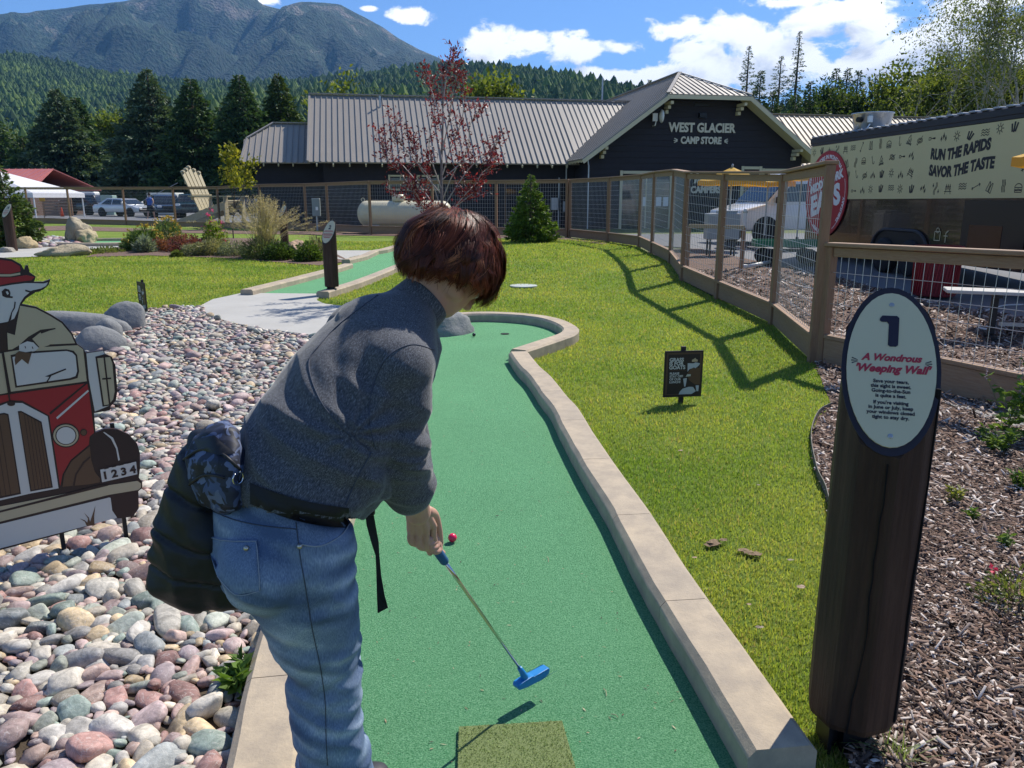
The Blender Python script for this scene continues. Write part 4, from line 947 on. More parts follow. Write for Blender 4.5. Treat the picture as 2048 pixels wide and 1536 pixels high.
def icon(mb, kind, x, y, q, rot=0):
    w = .013; pl = []
    if kind == 'sun':
        pl.append(circ((0, 0), .45, .45)); pl += [[(math.cos(a) * .65, math.sin(a) * .65), (math.cos(a) * 1, math.sin(a) * 1)] for a in np.linspace(0, 2 * math.pi, 9)[:-1]]
    if kind == 'trees':
        for (ox, oy, k) in ((-.7, -.3, .5), (0, .2, .6), (.7, -.3, .5)):
            pl += [[(ox, oy - k), (ox, oy + k)], [(ox - k * .5, oy - k * .5), (ox, oy), (ox + k * .5, oy - k * .5)], [(ox - k * .35, oy), (ox, oy + k * .6), (ox + k * .35, oy)]]
    if kind == 'waves': pl += [[(a, .45 * j + .12 * math.sin(a * 7)) for a in np.linspace(-1.1, 1.1, 16)] for j in (-1, 0, 1)]
    if kind == 'river': pl += [[(j * .35 + .3 * a + .2 * math.sin(a * 3), a) for a in np.linspace(-1.2, 1.2, 12)] for j in (-.5, .5)] + [[(1, -.9), (1, -.2)], [(.8, -.7), (1, -.4), (1.2, -.7)], [(-.8, .3), (-.8, 1)], [(-1, .5), (-.8, .8), (-.6, .5)]]
    if kind == 'steam': pl += [[(j * .35 + .1 * math.sin(a * 5), a) for a in np.linspace(-1.1, 1.1, 12)] for j in (-1, 0, 1)]
    if kind == 'hook': pl += [[(0, 1.1), (0, -.4)] + circ((.35, -.4), .35, .5, 8, math.pi, 2 * math.pi), [(0, 1.1), (-.12, .7)]]
    if kind == 'flare': w = .035; pl += [[(-.5, -.7), (-.7, .5)], [(-.1, -.8), (.05, .8)], [(.3, -.7), (.75, .6)]]
    if kind == 'arrow': pl += [[(-.9, -.9), (.9, .9)], [(.9, .5), (.9, .9), (.5, .9)], [(-.9, -.55), (-.55, -.55), (-.55, -.9)]]
    if kind == 'fire': pl += [[(-.9, -.9), (.9, -.5)], [(.9, -.9), (-.9, -.5)], [(-.9, -1.1), (.9, -.7)], [(-.45, -.4), (-.6, .2), (-.1, 1.1), (.1, .5), (.5, .3), (.45, -.4)], [(-.15, -.4), (0, .2), (.2, -.4)]]
    if kind == 'burger': pl += [circ((0, .1), .9, .7, 10, 0, math.pi), [(-.9, .1), (.9, .1)], [(-.95, -.15), (-.5, -.3), (0, -.15), (.5, -.3), (.95, -.15)], [(-.9, -.4), (-.8, -.7), (.8, -.7), (.9, -.4), (-.9, -.4)]]
    if kind == 'spat': pl += [[(-1, -.25), (-.35, -.25), (-.35, .25), (-1, .25), (-1, -.25)], [(-.35, 0), (1.1, 0)], [(.5, .1), (1.1, .1), (1.1, -.1), (.5, -.1)]]
    if kind == 'binoc': pl += [[(-.7, -.9), (-.1, -.9), (-.1, .3), (-.3, .9), (-.5, .9), (-.7, -.9)], [(.7, -.9), (.1, -.9), (.1, .3), (.3, .9), (.5, .9), (.7, -.9)], [(-.1, .2), (.1, .2)]]
    if kind == 'raft': pl += [circ((0, 0), .95, .5, 14), circ((0, 0), .6, .25, 10), [(-.8, -.9), (.8, .9)], [(-1.0, -.6), (-.8, -.9)]]
    if kind == 'table': pl += [[(-.9, .1), (.9, .1)], [(-1.1, -.4), (1.1, -.4)], [(-.5, .1), (-.9, -.9)], [(.5, .1), (.9, -.9)]] + [[(o, .3), (o, 1)] for o in (-.6, 0, .6)] + [[(o - .2, .4), (o, .8), (o + .2, .4)] for o in (-.6, 0, .6)]
    c, s_ = math.cos(rot), math.sin(rot)
    for l in pl: stroke(mb, [(x + (a * c - b * s_) * q, y + (a * s_ + b * c) * q) for a, b in l], w)
kinds = ['sun', 'flare', 'trees', 'river', 'table', 'waves', 'arrow', 'binoc', 'steam', 'burger', 'hook', 'fire', 'raft', 'spat', 'trees', 'sun', 'flare', 'waves']
im = MB(); r2 = random.Random(11); kk = 0; yrow = [2.66, 2.36, 2.06, 1.77]
for j, yy in enumerate(yrow):
    x = .2 + (j % 2) * .15
    while x < 7.5:
        blocked = (4.5 < x < 7.1 and 1.88 < yy < 2.58) or (.9 < x < 2.9 and False)
        if not blocked:
            icon(im, kinds[kk % len(kinds)], x, yy + r2.uniform(-.03, .03), .088, r2.choice((0, 0, 0, .3, -.4))); kk += 1 + (j == 2)
        x += .34 + r2.uniform(-.03, .05)
im.build('printed_icons', M_ink, ban, world=True)
MT = basis(T(6.0, .0125, 2.37), TD, ZV)
wv = lambda p: (p.x * .82, p.y + .055 * math.sin(p.x * 2.3 - .6), p.z)
text('RUN THE RAPIDS', .25, basis(T(5.60, .0125, 2.40), TD, ZV), M_ink, ban, warp=wv, offset=.014, extrude=.001)
text('SAVOR THE TASTE', .25, basis(T(5.68, .0125, 2.10), TD, ZV), M_ink, ban, warp=wv, offset=.014, extrude=.001)
# round sign
rc = (1.0, 1.68); rs = planepoly('round_sign', circ(rc, .98, .98, 40)[:-1], .02, .02, mat('sign_red', (.40, .02, .035), .4), trailer)
def on_disc(ang, rad, z=.0415): return T(rc[0] + rad * math.cos(ang), z, rc[1] + rad * math.sin(ang))
m = MB()
for a0, a1 in ((R(-60), R(22)), (R(150), R(250))):
    P = circ(rc, .90, .90, 16, a0, a1); Q = circ(rc, .885, .885, 16, a0, a1)
    for i in range(16): m.add([T(*(P[i][0], .0415, P[i][1])), T(P[i + 1][0], .0415, P[i + 1][1]), T(Q[i + 1][0], .0415, Q[i + 1][1]), T(Q[i][0], .0415, Q[i][1])], [(0, 1, 2, 3)])
m.build('ring_line', M_white, rs, world=True)
def arc_text(s_, size, rad, a_mid, up=True):
    def wp(p):
        a = a_mid - p.x / rad if up else a_mid + p.x / rad; r_ = rad + p.y if up else rad - p.y
        return (r_ * math.cos(a), r_ * math.sin(a), p.z)
    text(s_, size, basis(T(rc[0], .0415, rc[1]), TD, ZV), M_white, rs, warp=wp, offset=size * .03, extrude=.001)
arc_text('FLAVORS IN MONTANA', .13, .84, R(90)); arc_text('EST', .12, .84, R(160)); arc_text('TRIBUTARY', .12, .87, R(-25), False); arc_text('NEW BITES', .12, .87, R(-105), False)
tilt = R(14); UX = TD * math.cos(tilt) + ZV * math.sin(tilt); UY = ZV * math.cos(tilt) - TD * math.sin(tilt)
text('MIDDLE FORK', .26, basis(T(rc[0] - .02, .0415, rc[1] + .27), UX, UY), M_white, rs, offset=.014, extrude=.001, warp=condense(.92))
text('EATS', .62, basis(T(rc[0], .0415, rc[1] - .16), UX, UY), M_white, rs, offset=.035, extrude=.001, warp=condense(1.0))
# service door, hatch, wheels, lamps
planepoly('service_door', [(5.95, .55), (7.45, .55), (7.45, 1.56), (5.95, 1.56)], .006, .01, mat('trailer_door', (.02, .018, .02), .3, spec=.5), trailer)
planepoly('door_panel', [(6.15, .75), (6.95, .75), (6.95, 1.15), (6.15, 1.15)], .018, .004, mat('dark_red_panel', (.05, .008, .012), .2, spec=.6), trailer)
arch = MB()
for a, b in ((3.1, 3.1), (4.1, 4.1)): pass
P = circ((3.65, .5), .50, .48, 8, R(180), R(90)) + circ((4.60, .5), .50, .48, 8, R(90), R(0))
arch.tube([T(p[0], .03, p[1]) for p in P], .03, 6); arch.build('wheel_arch', M_trd, trailer, world=True)
planepoly('wheel_well', [(p[0], p[1]) for p in P], .012, .004, M_black, trailer)
M_tyre = mat('tyre_rubber', (.018, .018, .02), .8); M_rim = mat('pale_rim', (.55, .56, .58), .35, metal=.6)
def wheel(c, ax, r_, w, parent, rimmat=M_rim):
    ax = Vector(ax).normalized(); up = ZV; x = up.cross(ax).normalized(); M = Matrix((x, ax.cross(x), ax)).transposed().to_4x4(); M.translation = Vector(c)
    m = MB(); m.lathe([(r_ * .60, -w / 2), (r_ * .93, -w / 2), (r_, -w * .36), (r_, w * .36), (r_ * .93, w / 2), (r_ * .60, w / 2)], n=22); V = [M @ Vector(v) for v in m.V]; t = obj('wheel', V, m.F, M_tyre, parent, True, None, True)
    m = MB(); m.lathe([(.0001, -w * .3), (r_ * .59, -w * .4), (r_ * .59, w * .44), (r_ * .48, w * .30), (r_ * .2, w * .24), (r_ * .17, w * .42), (.0001, w * .42)], n=22)
    for k in range(6):
        a = k * math.pi / 3; m.box((math.cos(a) * r_ * .35, math.sin(a) * r_ * .35, w * .32), (r_ * .1, r_ * .1, w * .1))
    V = [M @ Vector(v) for v in m.V]; obj('rim', V, m.F, rimmat, t, False, None, True)
    return t
for s_ in (3.66, 4.56): wheel(T(s_, -.02, .46), TN, .35, .2, trailer)
m = MB(); stroke(m, circ((5.3, 1.02), .045, .045, 10), .012); stroke(m, [(5.22, .84), (5.38, .84), (5.38, 1.0), (5.22, 1.0)], .014, True); stroke(m, [(5.54, .82), (5.54, .98), (5.6, 1.02)], .018); stroke(m, [(5.49, .93), (5.59, .93)], .016)
m.build('painted_icons', M_cream, trailer, world=True)
# exhaust fan on the roof
fc = T(1.75, -.5, 2.95); fan = thing('roof_fan', 'round aluminium exhaust fan housing standing on the trailer roof', 'roof fan', fc)
m = MB(); m.lathe([(.20, .0), (.30, .05), (.36, .12), (.42, .42), (.44, .44), (.44, .46), (.38, .455), (.3, .4)], n=30); m.build('bowl', mat('brushed_aluminium', (.62, .62, .60), .32, metal=.75, noise=(14, (.5, .5, .5), .5)), fan, smooth=True)
m = MB(); m.box((0, 0, .0), (.6, .6, .08)); m.build('curb_base', M_trd, fan)
m = MB(); m.tube([(-.34, -.22, .30), (-.44, -.29, .30)], .055, 14); m.build('port', M_black, fan)
m = MB(); m.box((-.22, -.38, .30), (.1, .08, .14), bev=.01); m.tube([(-.22, -.40, .2), (-.3, -.46, .1), (-.42, -.4, -.02)], .015, 6); m.build('switch_box', M_white, fan)

# ------------------------------------------------------------------ yard things behind the fence
def bevel_obj(o, w, seg=2):
    bm = bmesh.new(); bm.from_mesh(o.data); bmesh.ops.bevel(bm, geom=list(bm.edges), offset=w, segments=seg, affect='EDGES', profile=.6); bm.to_mesh(o.data); bm.free()
def extr(name, prof, w, mt, parent, y0=0.0, top=None, bev=.03):
    """side profile (x, z) pulled out to width w; top=(z from, inset) leans the upper points inwards"""
    V = []; n = len(prof)
    for sy in (-1, 1):
        for (x, z) in prof:
            y = w / 2
            if top and z > top[0]: y -= (z - top[0]) * top[1]
            V.append((x, sy * y + y0, z))
    F = [tuple(range(n)), tuple(range(2 * n - 1, n - 1, -1))] + [(i, i + n, (i + 1) % n + n, (i + 1) % n) for i in range(n)]
    o = obj(name, V, F, mt, parent, fix=True)
    if bev: bevel_obj(o, bev)
    o.data.polygons.foreach_set('use_smooth', np.ones(len(o.data.polygons), dtype=bool)); 
    return o
def car(name, label, cat, loc, rotz, kind, paint, group=None):
    """faces -x before the turn"""
    r_ = thing(name, label, cat, loc, rotz, group)
    if kind == 'van':
        L = 5.7; Wd = 2.0; body = [(-2.85, .42), (-2.88, .75), (-2.80, 1.02), (-1.95, 1.22), (2.80, 1.25), (2.85, .42)]
        cab = [(-1.98, 1.18), (-1.20, 2.00), (-.85, 2.16), (2.6, 2.22), (2.80, 1.2)]; wz = .38; wx = (-1.95, 1.6)
        glass = [[(-1.55, 1.28), (-1.12, 1.80), (-.35, 1.82), (-.30, 1.28)], [(-.15, 1.28), (-.15, 1.82), (2.5, 1.82), (2.6, 1.28)]]; ws = (-1.98, 1.21, -1.22, 1.98); inset = .10
    elif kind == 'sedan':
        L = 4.7; Wd = 1.8; body = [(-2.35, .35), (-2.32, .68), (-1.2, .92), (2.15, .95), (2.33, .8), (2.33, .35)]; cab = [(-1.25, .90), (-.55, 1.38), (.9, 1.42), (1.9, .93)]; wz = .33; wx = (-1.45, 1.4)
        glass = [[(-.95, .95), (-.5, 1.30), (.25, 1.33), (.3, .95)], [(.38, .95), (.35, 1.33), (.85, 1.33), (1.4, .97)]]; ws = (-1.22, .93, -.58, 1.35); inset = .28
    elif kind == 'pickup':
        L = 5.3; Wd = 1.95; body = [(-2.65, .5), (-2.62, .98), (-1.5, 1.12), (2.6, 1.15), (2.62, .5)]; cab = [(-1.45, 1.1), (-.85, 1.72), (.9, 1.76), (1.1, 1.1)]; wz = .4; wx = (-1.75, 1.65)
        glass = [[(-1.1, 1.15), (-.75, 1.62), (0, 1.64), (.02, 1.15)], [(.1, 1.15), (.1, 1.64), (.8, 1.64), (.9, 1.15)]]; ws = (-1.43, 1.12, -.87, 1.69); inset = .2
    else:
        L = 4.7; Wd = 1.88; body = [(-2.35, .4), (-2.32, .85), (-1.4, 1.02), (2.3, 1.05), (2.35, .4)]; cab = [(-1.35, 1.0), (-.7, 1.60), (-.4, 1.68), (1.9, 1.66), (2.28, 1.0)]; wz = .37; wx = (-1.45, 1.45)
        glass = [[(-1.0, 1.06), (-.6, 1.52), (.15, 1.55), (.18, 1.06)], [(.26, 1.06), (.26, 1.55), (1.7, 1.52), (1.9, 1.06)]]; ws = (-1.33, 1.03, -.72, 1.56); inset = .22
    extr('body', body, Wd, paint, r_, bev=.07); extr('cabin', cab, Wd - .04, paint, r_, top=(cab[0][1], inset), bev=.05)
    for sy in (-1, 1):
        for gl in glass:
            V = []
            for off in (.012, -.01):
                for (x, z) in gl: V.append((x, sy * ((Wd - .04) / 2 - (z - cab[0][1]) * inset + off), z))
            n = len(gl); obj('side_window', V, [tuple(range(n)), tuple(range(2 * n - 1, n - 1, -1))] + [(i, i + n, (i + 1) % n + n, (i + 1) % n) for i in range(n)], M_glass, r_, fix=True)
        m = MB(); m.box((ws[0] + .35, sy * (Wd / 2 + .1), ws[1] + .12), (.12, .16, .2), bev=.02); m.build('mirror', M_black if kind == 'van' else paint, r_)
        m = MB(); m.box((body[1][0] + .05, sy * (Wd / 2 - .25), body[1][1] - .02), (.14, .3, .16), bev=.02); m.build('headlight', M_white, r_)
        m = MB(); m.box((body[-1][0] - .02, sy * (Wd / 2 - .17), body[-1][1] + .42), (.08, .24, .22), bev=.02); m.build('tail_light', mat('tail_red', (.35, .01, .01), .3), r_)
        for x in wx:
            m = MB(); m.lathe([(.001, -.02), (wz * 1.18, -.02), (wz * 1.18, .0), (.001, .0)], c=(x, sy * (Wd / 2 + .002), wz + .02), n=20, axis='y'); m.build('wheel_opening', M_black, r_)
            ww = wheel((x, sy * (Wd / 2 - .07), wz), (0, sy, 0), wz, .22, None); ww.parent = r_
    dx = ws[2] - ws[0]; dz = ws[3] - ws[1]; nn = Vector((-dz, 0, dx)).normalized()
    yb = Wd / 2 - .1; yt = Wd / 2 - .04 - (ws[3] - cab[0][1]) * inset - .06
    q = [Vector((ws[0] + dx * .08, -yb, ws[1] + dz * .08)), Vector((ws[0] + dx * .08, yb, ws[1] + dz * .08)), Vector((ws[0] + dx * .93, yt, ws[1] + dz * .93)), Vector((ws[0] + dx * .93, -yt, ws[1] + dz * .93))]
    V = [p + nn * .015 for p in q] + [p - nn * .02 for p in q]
    obj('windscreen', V, [(0, 1, 2, 3), (7, 6, 5, 4), (0, 4, 5, 1), (1, 5, 6, 2), (2, 6, 7, 3), (3, 7, 4, 0)], M_glass, r_, fix=True)
    rx, rz = cab[-1]; tx, tz = cab[-2]
    q = [Vector((tx + (rx - tx) * .15, -yt, tz + (rz - tz) * .15)), Vector((tx + (rx - tx) * .15, yt, tz + (rz - tz) * .15)), Vector((tx + (rx - tx) * .85, yb, tz + (rz - tz) * .85)), Vector((tx + (rx - tx) * .85, -yb, tz + (rz - tz) * .85))]
    nn = Vector((-(rz - tz), 0, rx - tx)).normalized(); V = [p + nn * .015 for p in q] + [p - nn * .02 for p in q]
    obj('rear_window', V, [(0, 1, 2, 3), (7, 6, 5, 4), (0, 4, 5, 1), (1, 5, 6, 2), (2, 6, 7, 3), (3, 7, 4, 0)], M_glass, r_, fix=True)
    m = MB(); m.box((body[0][0] + .0, 0, .5), (.16, Wd * .94, .2), bev=.03); m.build('bumper', M_trd, r_)
    m = MB(); m.box((body[-1][0] - .0, 0, .5), (.14, Wd * .94, .2), bev=.03); m.build('bumper', M_trd, r_)
    m = MB(); m.box((body[1][0] - .0, 0, body[1][1] - .08), (.1, Wd * .5, .24), bev=.01); m.build('grille', M_trd, r_)
    return r_
paint_w = mat('white_car_paint', (.74, .74, .73), .25, coat=.6); paint_s = mat('silver_car_paint', (.60, .62, .62), .25, metal=.3, coat=.6); paint_k = mat('black_car_paint', (.018, .02, .028), .2, coat=.8); paint_g = mat('dark_green_car_paint', (.02, .05, .055), .25, coat=.7)
v = W(1498, 487, 25.0)
car('white_van', 'white cargo van parked behind the fence beside the yellow umbrella', 'van', (9.45, 25.6, .2), R(14), 'van', paint_w)

def umbrella(label, x, y, r_, ztop, zedge, g=None):
    z0 = float(gz(x, y)); u = thing('patio_umbrella', label, 'umbrella', (x, y, z0), R(10), 'yellow patio umbrellas')
    M_y = mat('yellow_canvas', (.72, .43, .06), .8, trans=(.35, (1.1, .95, .5)))
    V = [(0, 0, ztop - z0)]; F = []; n = 8; seg = 3
    for k in range(1, seg + 1):
        for i in range(n * 2):
            a = i * math.pi / n; f = k / seg; rr = r_ * f * (1 if i % 2 == 0 else .955); sag = .0 if i % 2 == 0 else -.02 * f
            V.append((rr * math.cos(a), rr * math.sin(a), ztop - z0 - (ztop - zedge) * f ** .9 + sag))
    m2 = n * 2
    for i in range(m2): F.append((0, 1 + i, 1 + (i + 1) % m2))
    for k in range(seg - 1):
        for i in range(m2):
            a = 1 + k * m2 + i; b = 1 + k * m2 + (i + 1) % m2; F.append((a, a + m2, b + m2, b))
    b0 = 1 + (seg - 1) * m2; nv = len(V)
    for i in range(m2): V.append((V[b0 + i][0], V[b0 + i][1], V[b0 + i][2] - .12))
    for i in range(m2): F.append((b0 + i, nv + i, nv + (i + 1) % m2, b0 + (i + 1) % m2))
    obj('canopy', V, F, M_y, u)
    m = MB(); m.tube([(0, 0, 0), (0, 0, ztop - z0 + .06)], .022, 10); m.lathe([(.03, ztop - z0), (.035, ztop - z0 + .05), (.005, ztop - z0 + .09)], n=10); m.build('pole', M_steel, u)
    for i in range(8):
        a = i * math.pi / 4; m = MB(); m.tube([(0, 0, ztop - z0 - .03), (r_ * math.cos(a) * .97, r_ * math.sin(a) * .97, zedge - z0 - .012)], .009, 5); m.build('rib', M_trd, u)
    m = MB(); m.lathe([(.26, 0), (.26, .05), (.06, .09), (.04, .3)], n=20); m.build('base', M_trd, u)
    return u
p = W(1465, 334, 22.0); umbrella('yellow patio umbrella rising highest behind the fence in front of the white van', p.x, p.y, .95, p.z, W(1465, 361, 22).z)
p = W(1538, 349, 23.5); umbrella('yellow patio umbrella low over the roof of the white van', p.x, p.y, .8, p.z, W(1538, 364, 23.5).z)
p = W(1606, 335, 22.6); umbrella('yellow patio umbrella half hidden behind the left end of the food trailer', p.x, p.y, .62, p.z, 2.2)
p = W(2215, 258, 10.4); umbrella('yellow patio umbrella whose tip enters at the right edge of the picture', p.x, p.y, 1.0, p.z, 2.14)

# grey cabinet on a stand, white post, cart, pipe, hose, can, bench
def P3(px, py, Y): return W(px, py, Y)
c0 = GZ(1440, 512); cabn = thing('metal_cabinet', 'grey metal cabinet raised on a stand behind the fence panel', 'cabinet', (c0.x, c0.y, c0.z))
m = MB(); m.box((0, 0, .72), (.78, .4, .62), bev=.015); m.box((.1, 0, 1.06), (.45, .3, .08), bev=.01); m.build('case', mat('grey_enamel', (.34, .36, .36), .5), cabn)
for sx in (-.3, .3):
    for sy in (-.15, .15):
        m = MB(); m.box((sx, sy, .2), (.04, .04, .46)); m.build('leg', M_trd, cabn)
b0 = W(1378, 452, 15.8); b1 = W(1488, 455, 15.8); m = MB(); m.bar(b0, b1, .09, .075); rl = m.build('hitching_rail', mat('rail_wood', (.36, .29, .17), .7, noise=(8, (.25, .2, .12), .5)), None); setp(rl, 'horizontal tan timber rail between the fence and the cabinet', 'rail')
for q in (b0, b1):
    m = MB(); m.box((q.x, q.y, (q.z + .1) / 2), (.07, .07, q.z - .1)); m.build('upright', M_cedar, rl)
wp = GZ(1483, 535); post = thing('white_post', 'white round-topped post standing in the mulch before the van', 'post', wp)
ht = W(1483, 417, wp.y).z - wp.z; m = MB(); m.lathe([(.045, 0), (.045, ht - .05), (.038, ht - .015), (.01, ht)], n=16); m.build('shaft', mat('pvc_white', (.62, .62, .60), .45), post, smooth=True); m = MB(); m.lathe([(.05, ht - .09), (.052, ht - .08), (.052, ht - .06), (.05, ht - .055)], n=16); m.build('collar', M_steel, post)
g0 = GZ(1556, 528); cart = thing('garden_cart', 'green flatbed garden cart with black wheels parked in the mulch', 'cart', g0, R(-8))
M_gr = mat('green_plastic', (.01, .16, .075), .45)
m = MB(); m.box((.15, 0, .40), (1.35, .62, .03)); m.box((.15, -.32, .46), (1.4, .03, .14)); m.box((.15, .32, .46), (1.4, .03, .14)); m.box((-.54, 0, .46), (.03, .62, .14)); m.box((.84, 0, .46), (.03, .62, .14)); m.build('tray', M_gr, cart)
for sx in (-.3, .6):
    for sy in (-.3, .3): ww = wheel((sx, sy, .17), (0, -1 if sy < 0 else 1, 0), .17, .1, None); ww.parent = cart
m = MB(); m.bar((-.5, 0, .3), (-1.3, 0, .55), .03, .03); m.bar((-.2, 0, .3), (.7, 0, .3), .1, .06); m.build('drawbar', M_trd, cart)
a = GZ(1494, 541); b = GZ(1540, 531); m = MB(); m.tube([a + ZV * .08, b + ZV * .08], .04, 12); m.tube([a + ZV * .08, a + ZV * .08 + Vector((-.12, .1, .0))], .045, 12); pp = m.build('drain_pipe', MATS['pvc_white'], None, smooth=True); setp(pp, 'short white plastic drain pipe lying on the mulch beside the post', 'pipe')
def hose(pts, label, r_=.011):
    L_ = smooth_line([GZ(*q) + ZV * (r_ + .012) for q in pts], 5); m = MB(); m.tube(L_, r_, 7); o = m.build('garden_hose', mat('pale_hose', (.55, .55, .53), .5), None, smooth=True); setp(o, label, 'hose')
hose([(1545, 540), (1535, 550), (1560, 560), (1600, 575), (1640, 580), (1680, 583), (1703, 590), (1704, 598), (1690, 608), (1676, 613)], 'pale hose curling over the mulch behind the fence posts')
hose([(2046, 612), (2015, 613), (1990, 618), (1960, 628)], 'pale hose end lying under the bench')
tc = on_ground(6.98, 12.75); can = thing('trash_can', 'round red perforated metal trash can beside the black trailer', 'trash can', tc)
M_rd = mat('red_powder_coat', (.26, .012, .02), .45)
can.scale = (.9, .9, .95)
m = MB(); m.lathe([(.34, .03), (.36, .05), (.385, .80), (.40, .83), (.40, .86), (.37, .86), (.36, .80), (.33, .06)], n=32); m.build('drum', mat('red_mesh', (.22, .012, .02), .55, noise=(60, (.07, .004, .006), .8)), can)
for k in range(44):
    a = k * 2 * math.pi / 44
    m = MB(); m.bar((.372 * math.cos(a), .372 * math.sin(a), .08), (.392 * math.cos(a + .25), .392 * math.sin(a + .25), .8), .012, .012); m.build('slat', M_rd, can)
m = MB(); m.lathe([(.41, .82), (.41, .88), (.36, .88), (.36, .82)], n=32); m.build('rim_band', M_rd, can)
# bench
p0 = W(1947, 572, 8.9); bn = thing('picnic_bench', 'pale plank bench on dark steel legs beyond the low fence', 'bench', (p0.x + .7, p0.y - .1, float(gz(p0.x + .7, 8.8))), R(-22))
for k in range(3):
    m = MB(); m.box((.2, -.13 + k * .13, .55), (2.3, .12, .04), bev=.006); m.build('plank', mat('bench_plank', (.50, .48, .44), .7, noise=(7, (.4, .38, .34), .5, (.2, 1, 1))), bn)
for x in (-.42, .95):
    m = MB(); m.box((x, 0, .30), (.07, .06, .48)); m.box((x, 0, .51), (.08, .4, .03)); m.box((x, 0, .03), (.07, .5, .05)); m.build('leg', M_black, bn)
m = MB(); m.box((.3, 0, .18), (1.3, .04, .04)); m.build('stretcher', M_steel, bn)
# ------------------------------------------------------------------ vegetation builders
M_bark = mat('bark', (.12, .09, .065), .9, noise=(12, (.06, .045, .035), .6, (1, 1, .3)), bump=(30, .8, .02, (1, 1, .3)))
M_birch = mat('pale_bark', (.48, .45, .40), .8, noise=(5, (.16, .14, .12), .5, (1, 1, 3)))
def leafmat(name, tr=.4): return mat(name, (.1, .2, .05), .6, attrib='tone', trans=(tr, (1.2, 1.15, .5)), spec=.3)
M_leaf = leafmat('tree_leaf', .45); M_needle = leafmat('tree_needle', .25)
def cards(name, c, size, nrm_spread, tones, parent, mt, aspect=.5, seed=0, updir=None, tri=False, bend=True):
    """one mesh of small folded leaves at points c"""
    n = len(c); g = np.random.default_rng(seed); size = np.broadcast_to(size, n)
    d = g.normal(0, 1, (n, 3)); 
    if updir is not None: d = d * nrm_spread + updir
    d /= np.linalg.norm(d, axis=1)[:, None]
    q = g.normal(0, 1, (n, 3)); s = np.cross(d, q); s /= np.linalg.norm(s, axis=1)[:, None] + 1e-9
    nn = np.cross(s, d)
    L = d * size[:, None]; Sd = s * (size * aspect / 2)[:, None]; up = nn * (size * .12)[:, None]
    if tri:
        V = np.stack([c - Sd, c + Sd, c + L], 1).reshape(-1, 3); F = np.arange(3 * n).reshape(-1, 3); k = 3
    else:
        V = np.stack([c, c + L * .5 + Sd + up, c + L, c + L * .5 - Sd + up], 1).reshape(-1, 3); b = np.arange(n)[:, None] * 4
        F = np.concatenate([b + np.array([[0, 1, 2]]), b + np.array([[0, 2, 3]])]); k = 4
    o = obj(name, V, F, mt, parent); attr(o, 'tone', np.repeat(tones, k, 0)); return o
def tone_mix(n, a, b, g, extra=None):
    f = g.random(n)[:, None]; t = (np.array(a) * (1 - f) + np.array(b) * f) * g.uniform(.7, 1.25, n)[:, None]
    if extra: t = np.where((g.random(n) < extra[1])[:, None], np.array(extra[0]), t)
    return t
def conifer(label, base, h, r, col=((.025, .05, .02), (.06, .10, .035)), seed=0, dens=1.0, card=.36, bare=.06, group=None, thin=1.0, name='spruce_tree', upturn=.12, gaps=0.0, lean=0.0):
    g = np.random.default_rng(seed); t = thing(name, label, 'tree', base, 0, group)
    m = MB(); pts = [(lean * h * (k / 6) ** 2, 0, h * k / 6) for k in range(7)]; m.tube(pts, [.018 * h * (1 - k / 6.6) + .015 for k in range(7)], 8); m.build('trunk', M_bark, t, smooth=True)
    C = []; D = []; S_ = []
    nb = int(70 * dens * (h / 6) ** .5 + 60 * dens); br = MB()
    for i in range(nb):
        f = (i + g.random()) / nb; z = h * (bare + (1 - bare) * f ** 1.05); rr = r * (1 - (z / h - bare) / (1 - bare)) ** .82 * g.uniform(.72, 1.16) + .03 * h * .2
        if g.random() < gaps: rr *= .45
        a = g.uniform(0, 6.283); ca, sa = math.cos(a), math.sin(a); droop = g.uniform(.12, .34); k = max(5, int(rr / card * 7 * thin))
        u = np.sqrt(g.random(k)) ; u = .12 + .88 * u
        px = rr * u; pz = z - px * droop + (px ** 2) / max(rr, .1) * upturn + g.normal(0, .05 * card, k)
        lat = g.normal(0, .20, k) * rr * (1 - u * .72) + g.normal(0, card * .15, k)
        C.append(np.stack([px * ca - lat * sa + lean * h * (z / h) ** 2, px * sa + lat * ca, pz], 1)); dd = np.stack([ca - lat / rr * sa * 1.2, sa + lat / rr * ca * 1.2, -droop * .6 + 0 * u], 1); D.append(dd)
        S_.append(card * g.uniform(.55, 1.2, k) * (.5 + .5 * (1 - z / h)))
        if i % 3 == 0 and rr > .3: br.tube([(lean * h * (z / h) ** 2, 0, z), (rr * ca * .8 + lean * h * (z / h) ** 2, rr * sa * .8, z - rr * .8 * droop)], [.02 * rr + .004, .004], 4, caps=False)
    C = np.concatenate(C); D = np.concatenate(D); S_ = np.concatenate(S_); n = len(C)
    tn = tone_mix(n, col[0], col[1], g); rad = np.linalg.norm(C[:, :2], axis=1)
    cr = cards('crown', C, S_, .45, tn, t, M_needle, aspect=.42, seed=seed + 1, updir=D)
    br.build('branches', M_bark, cr); return t
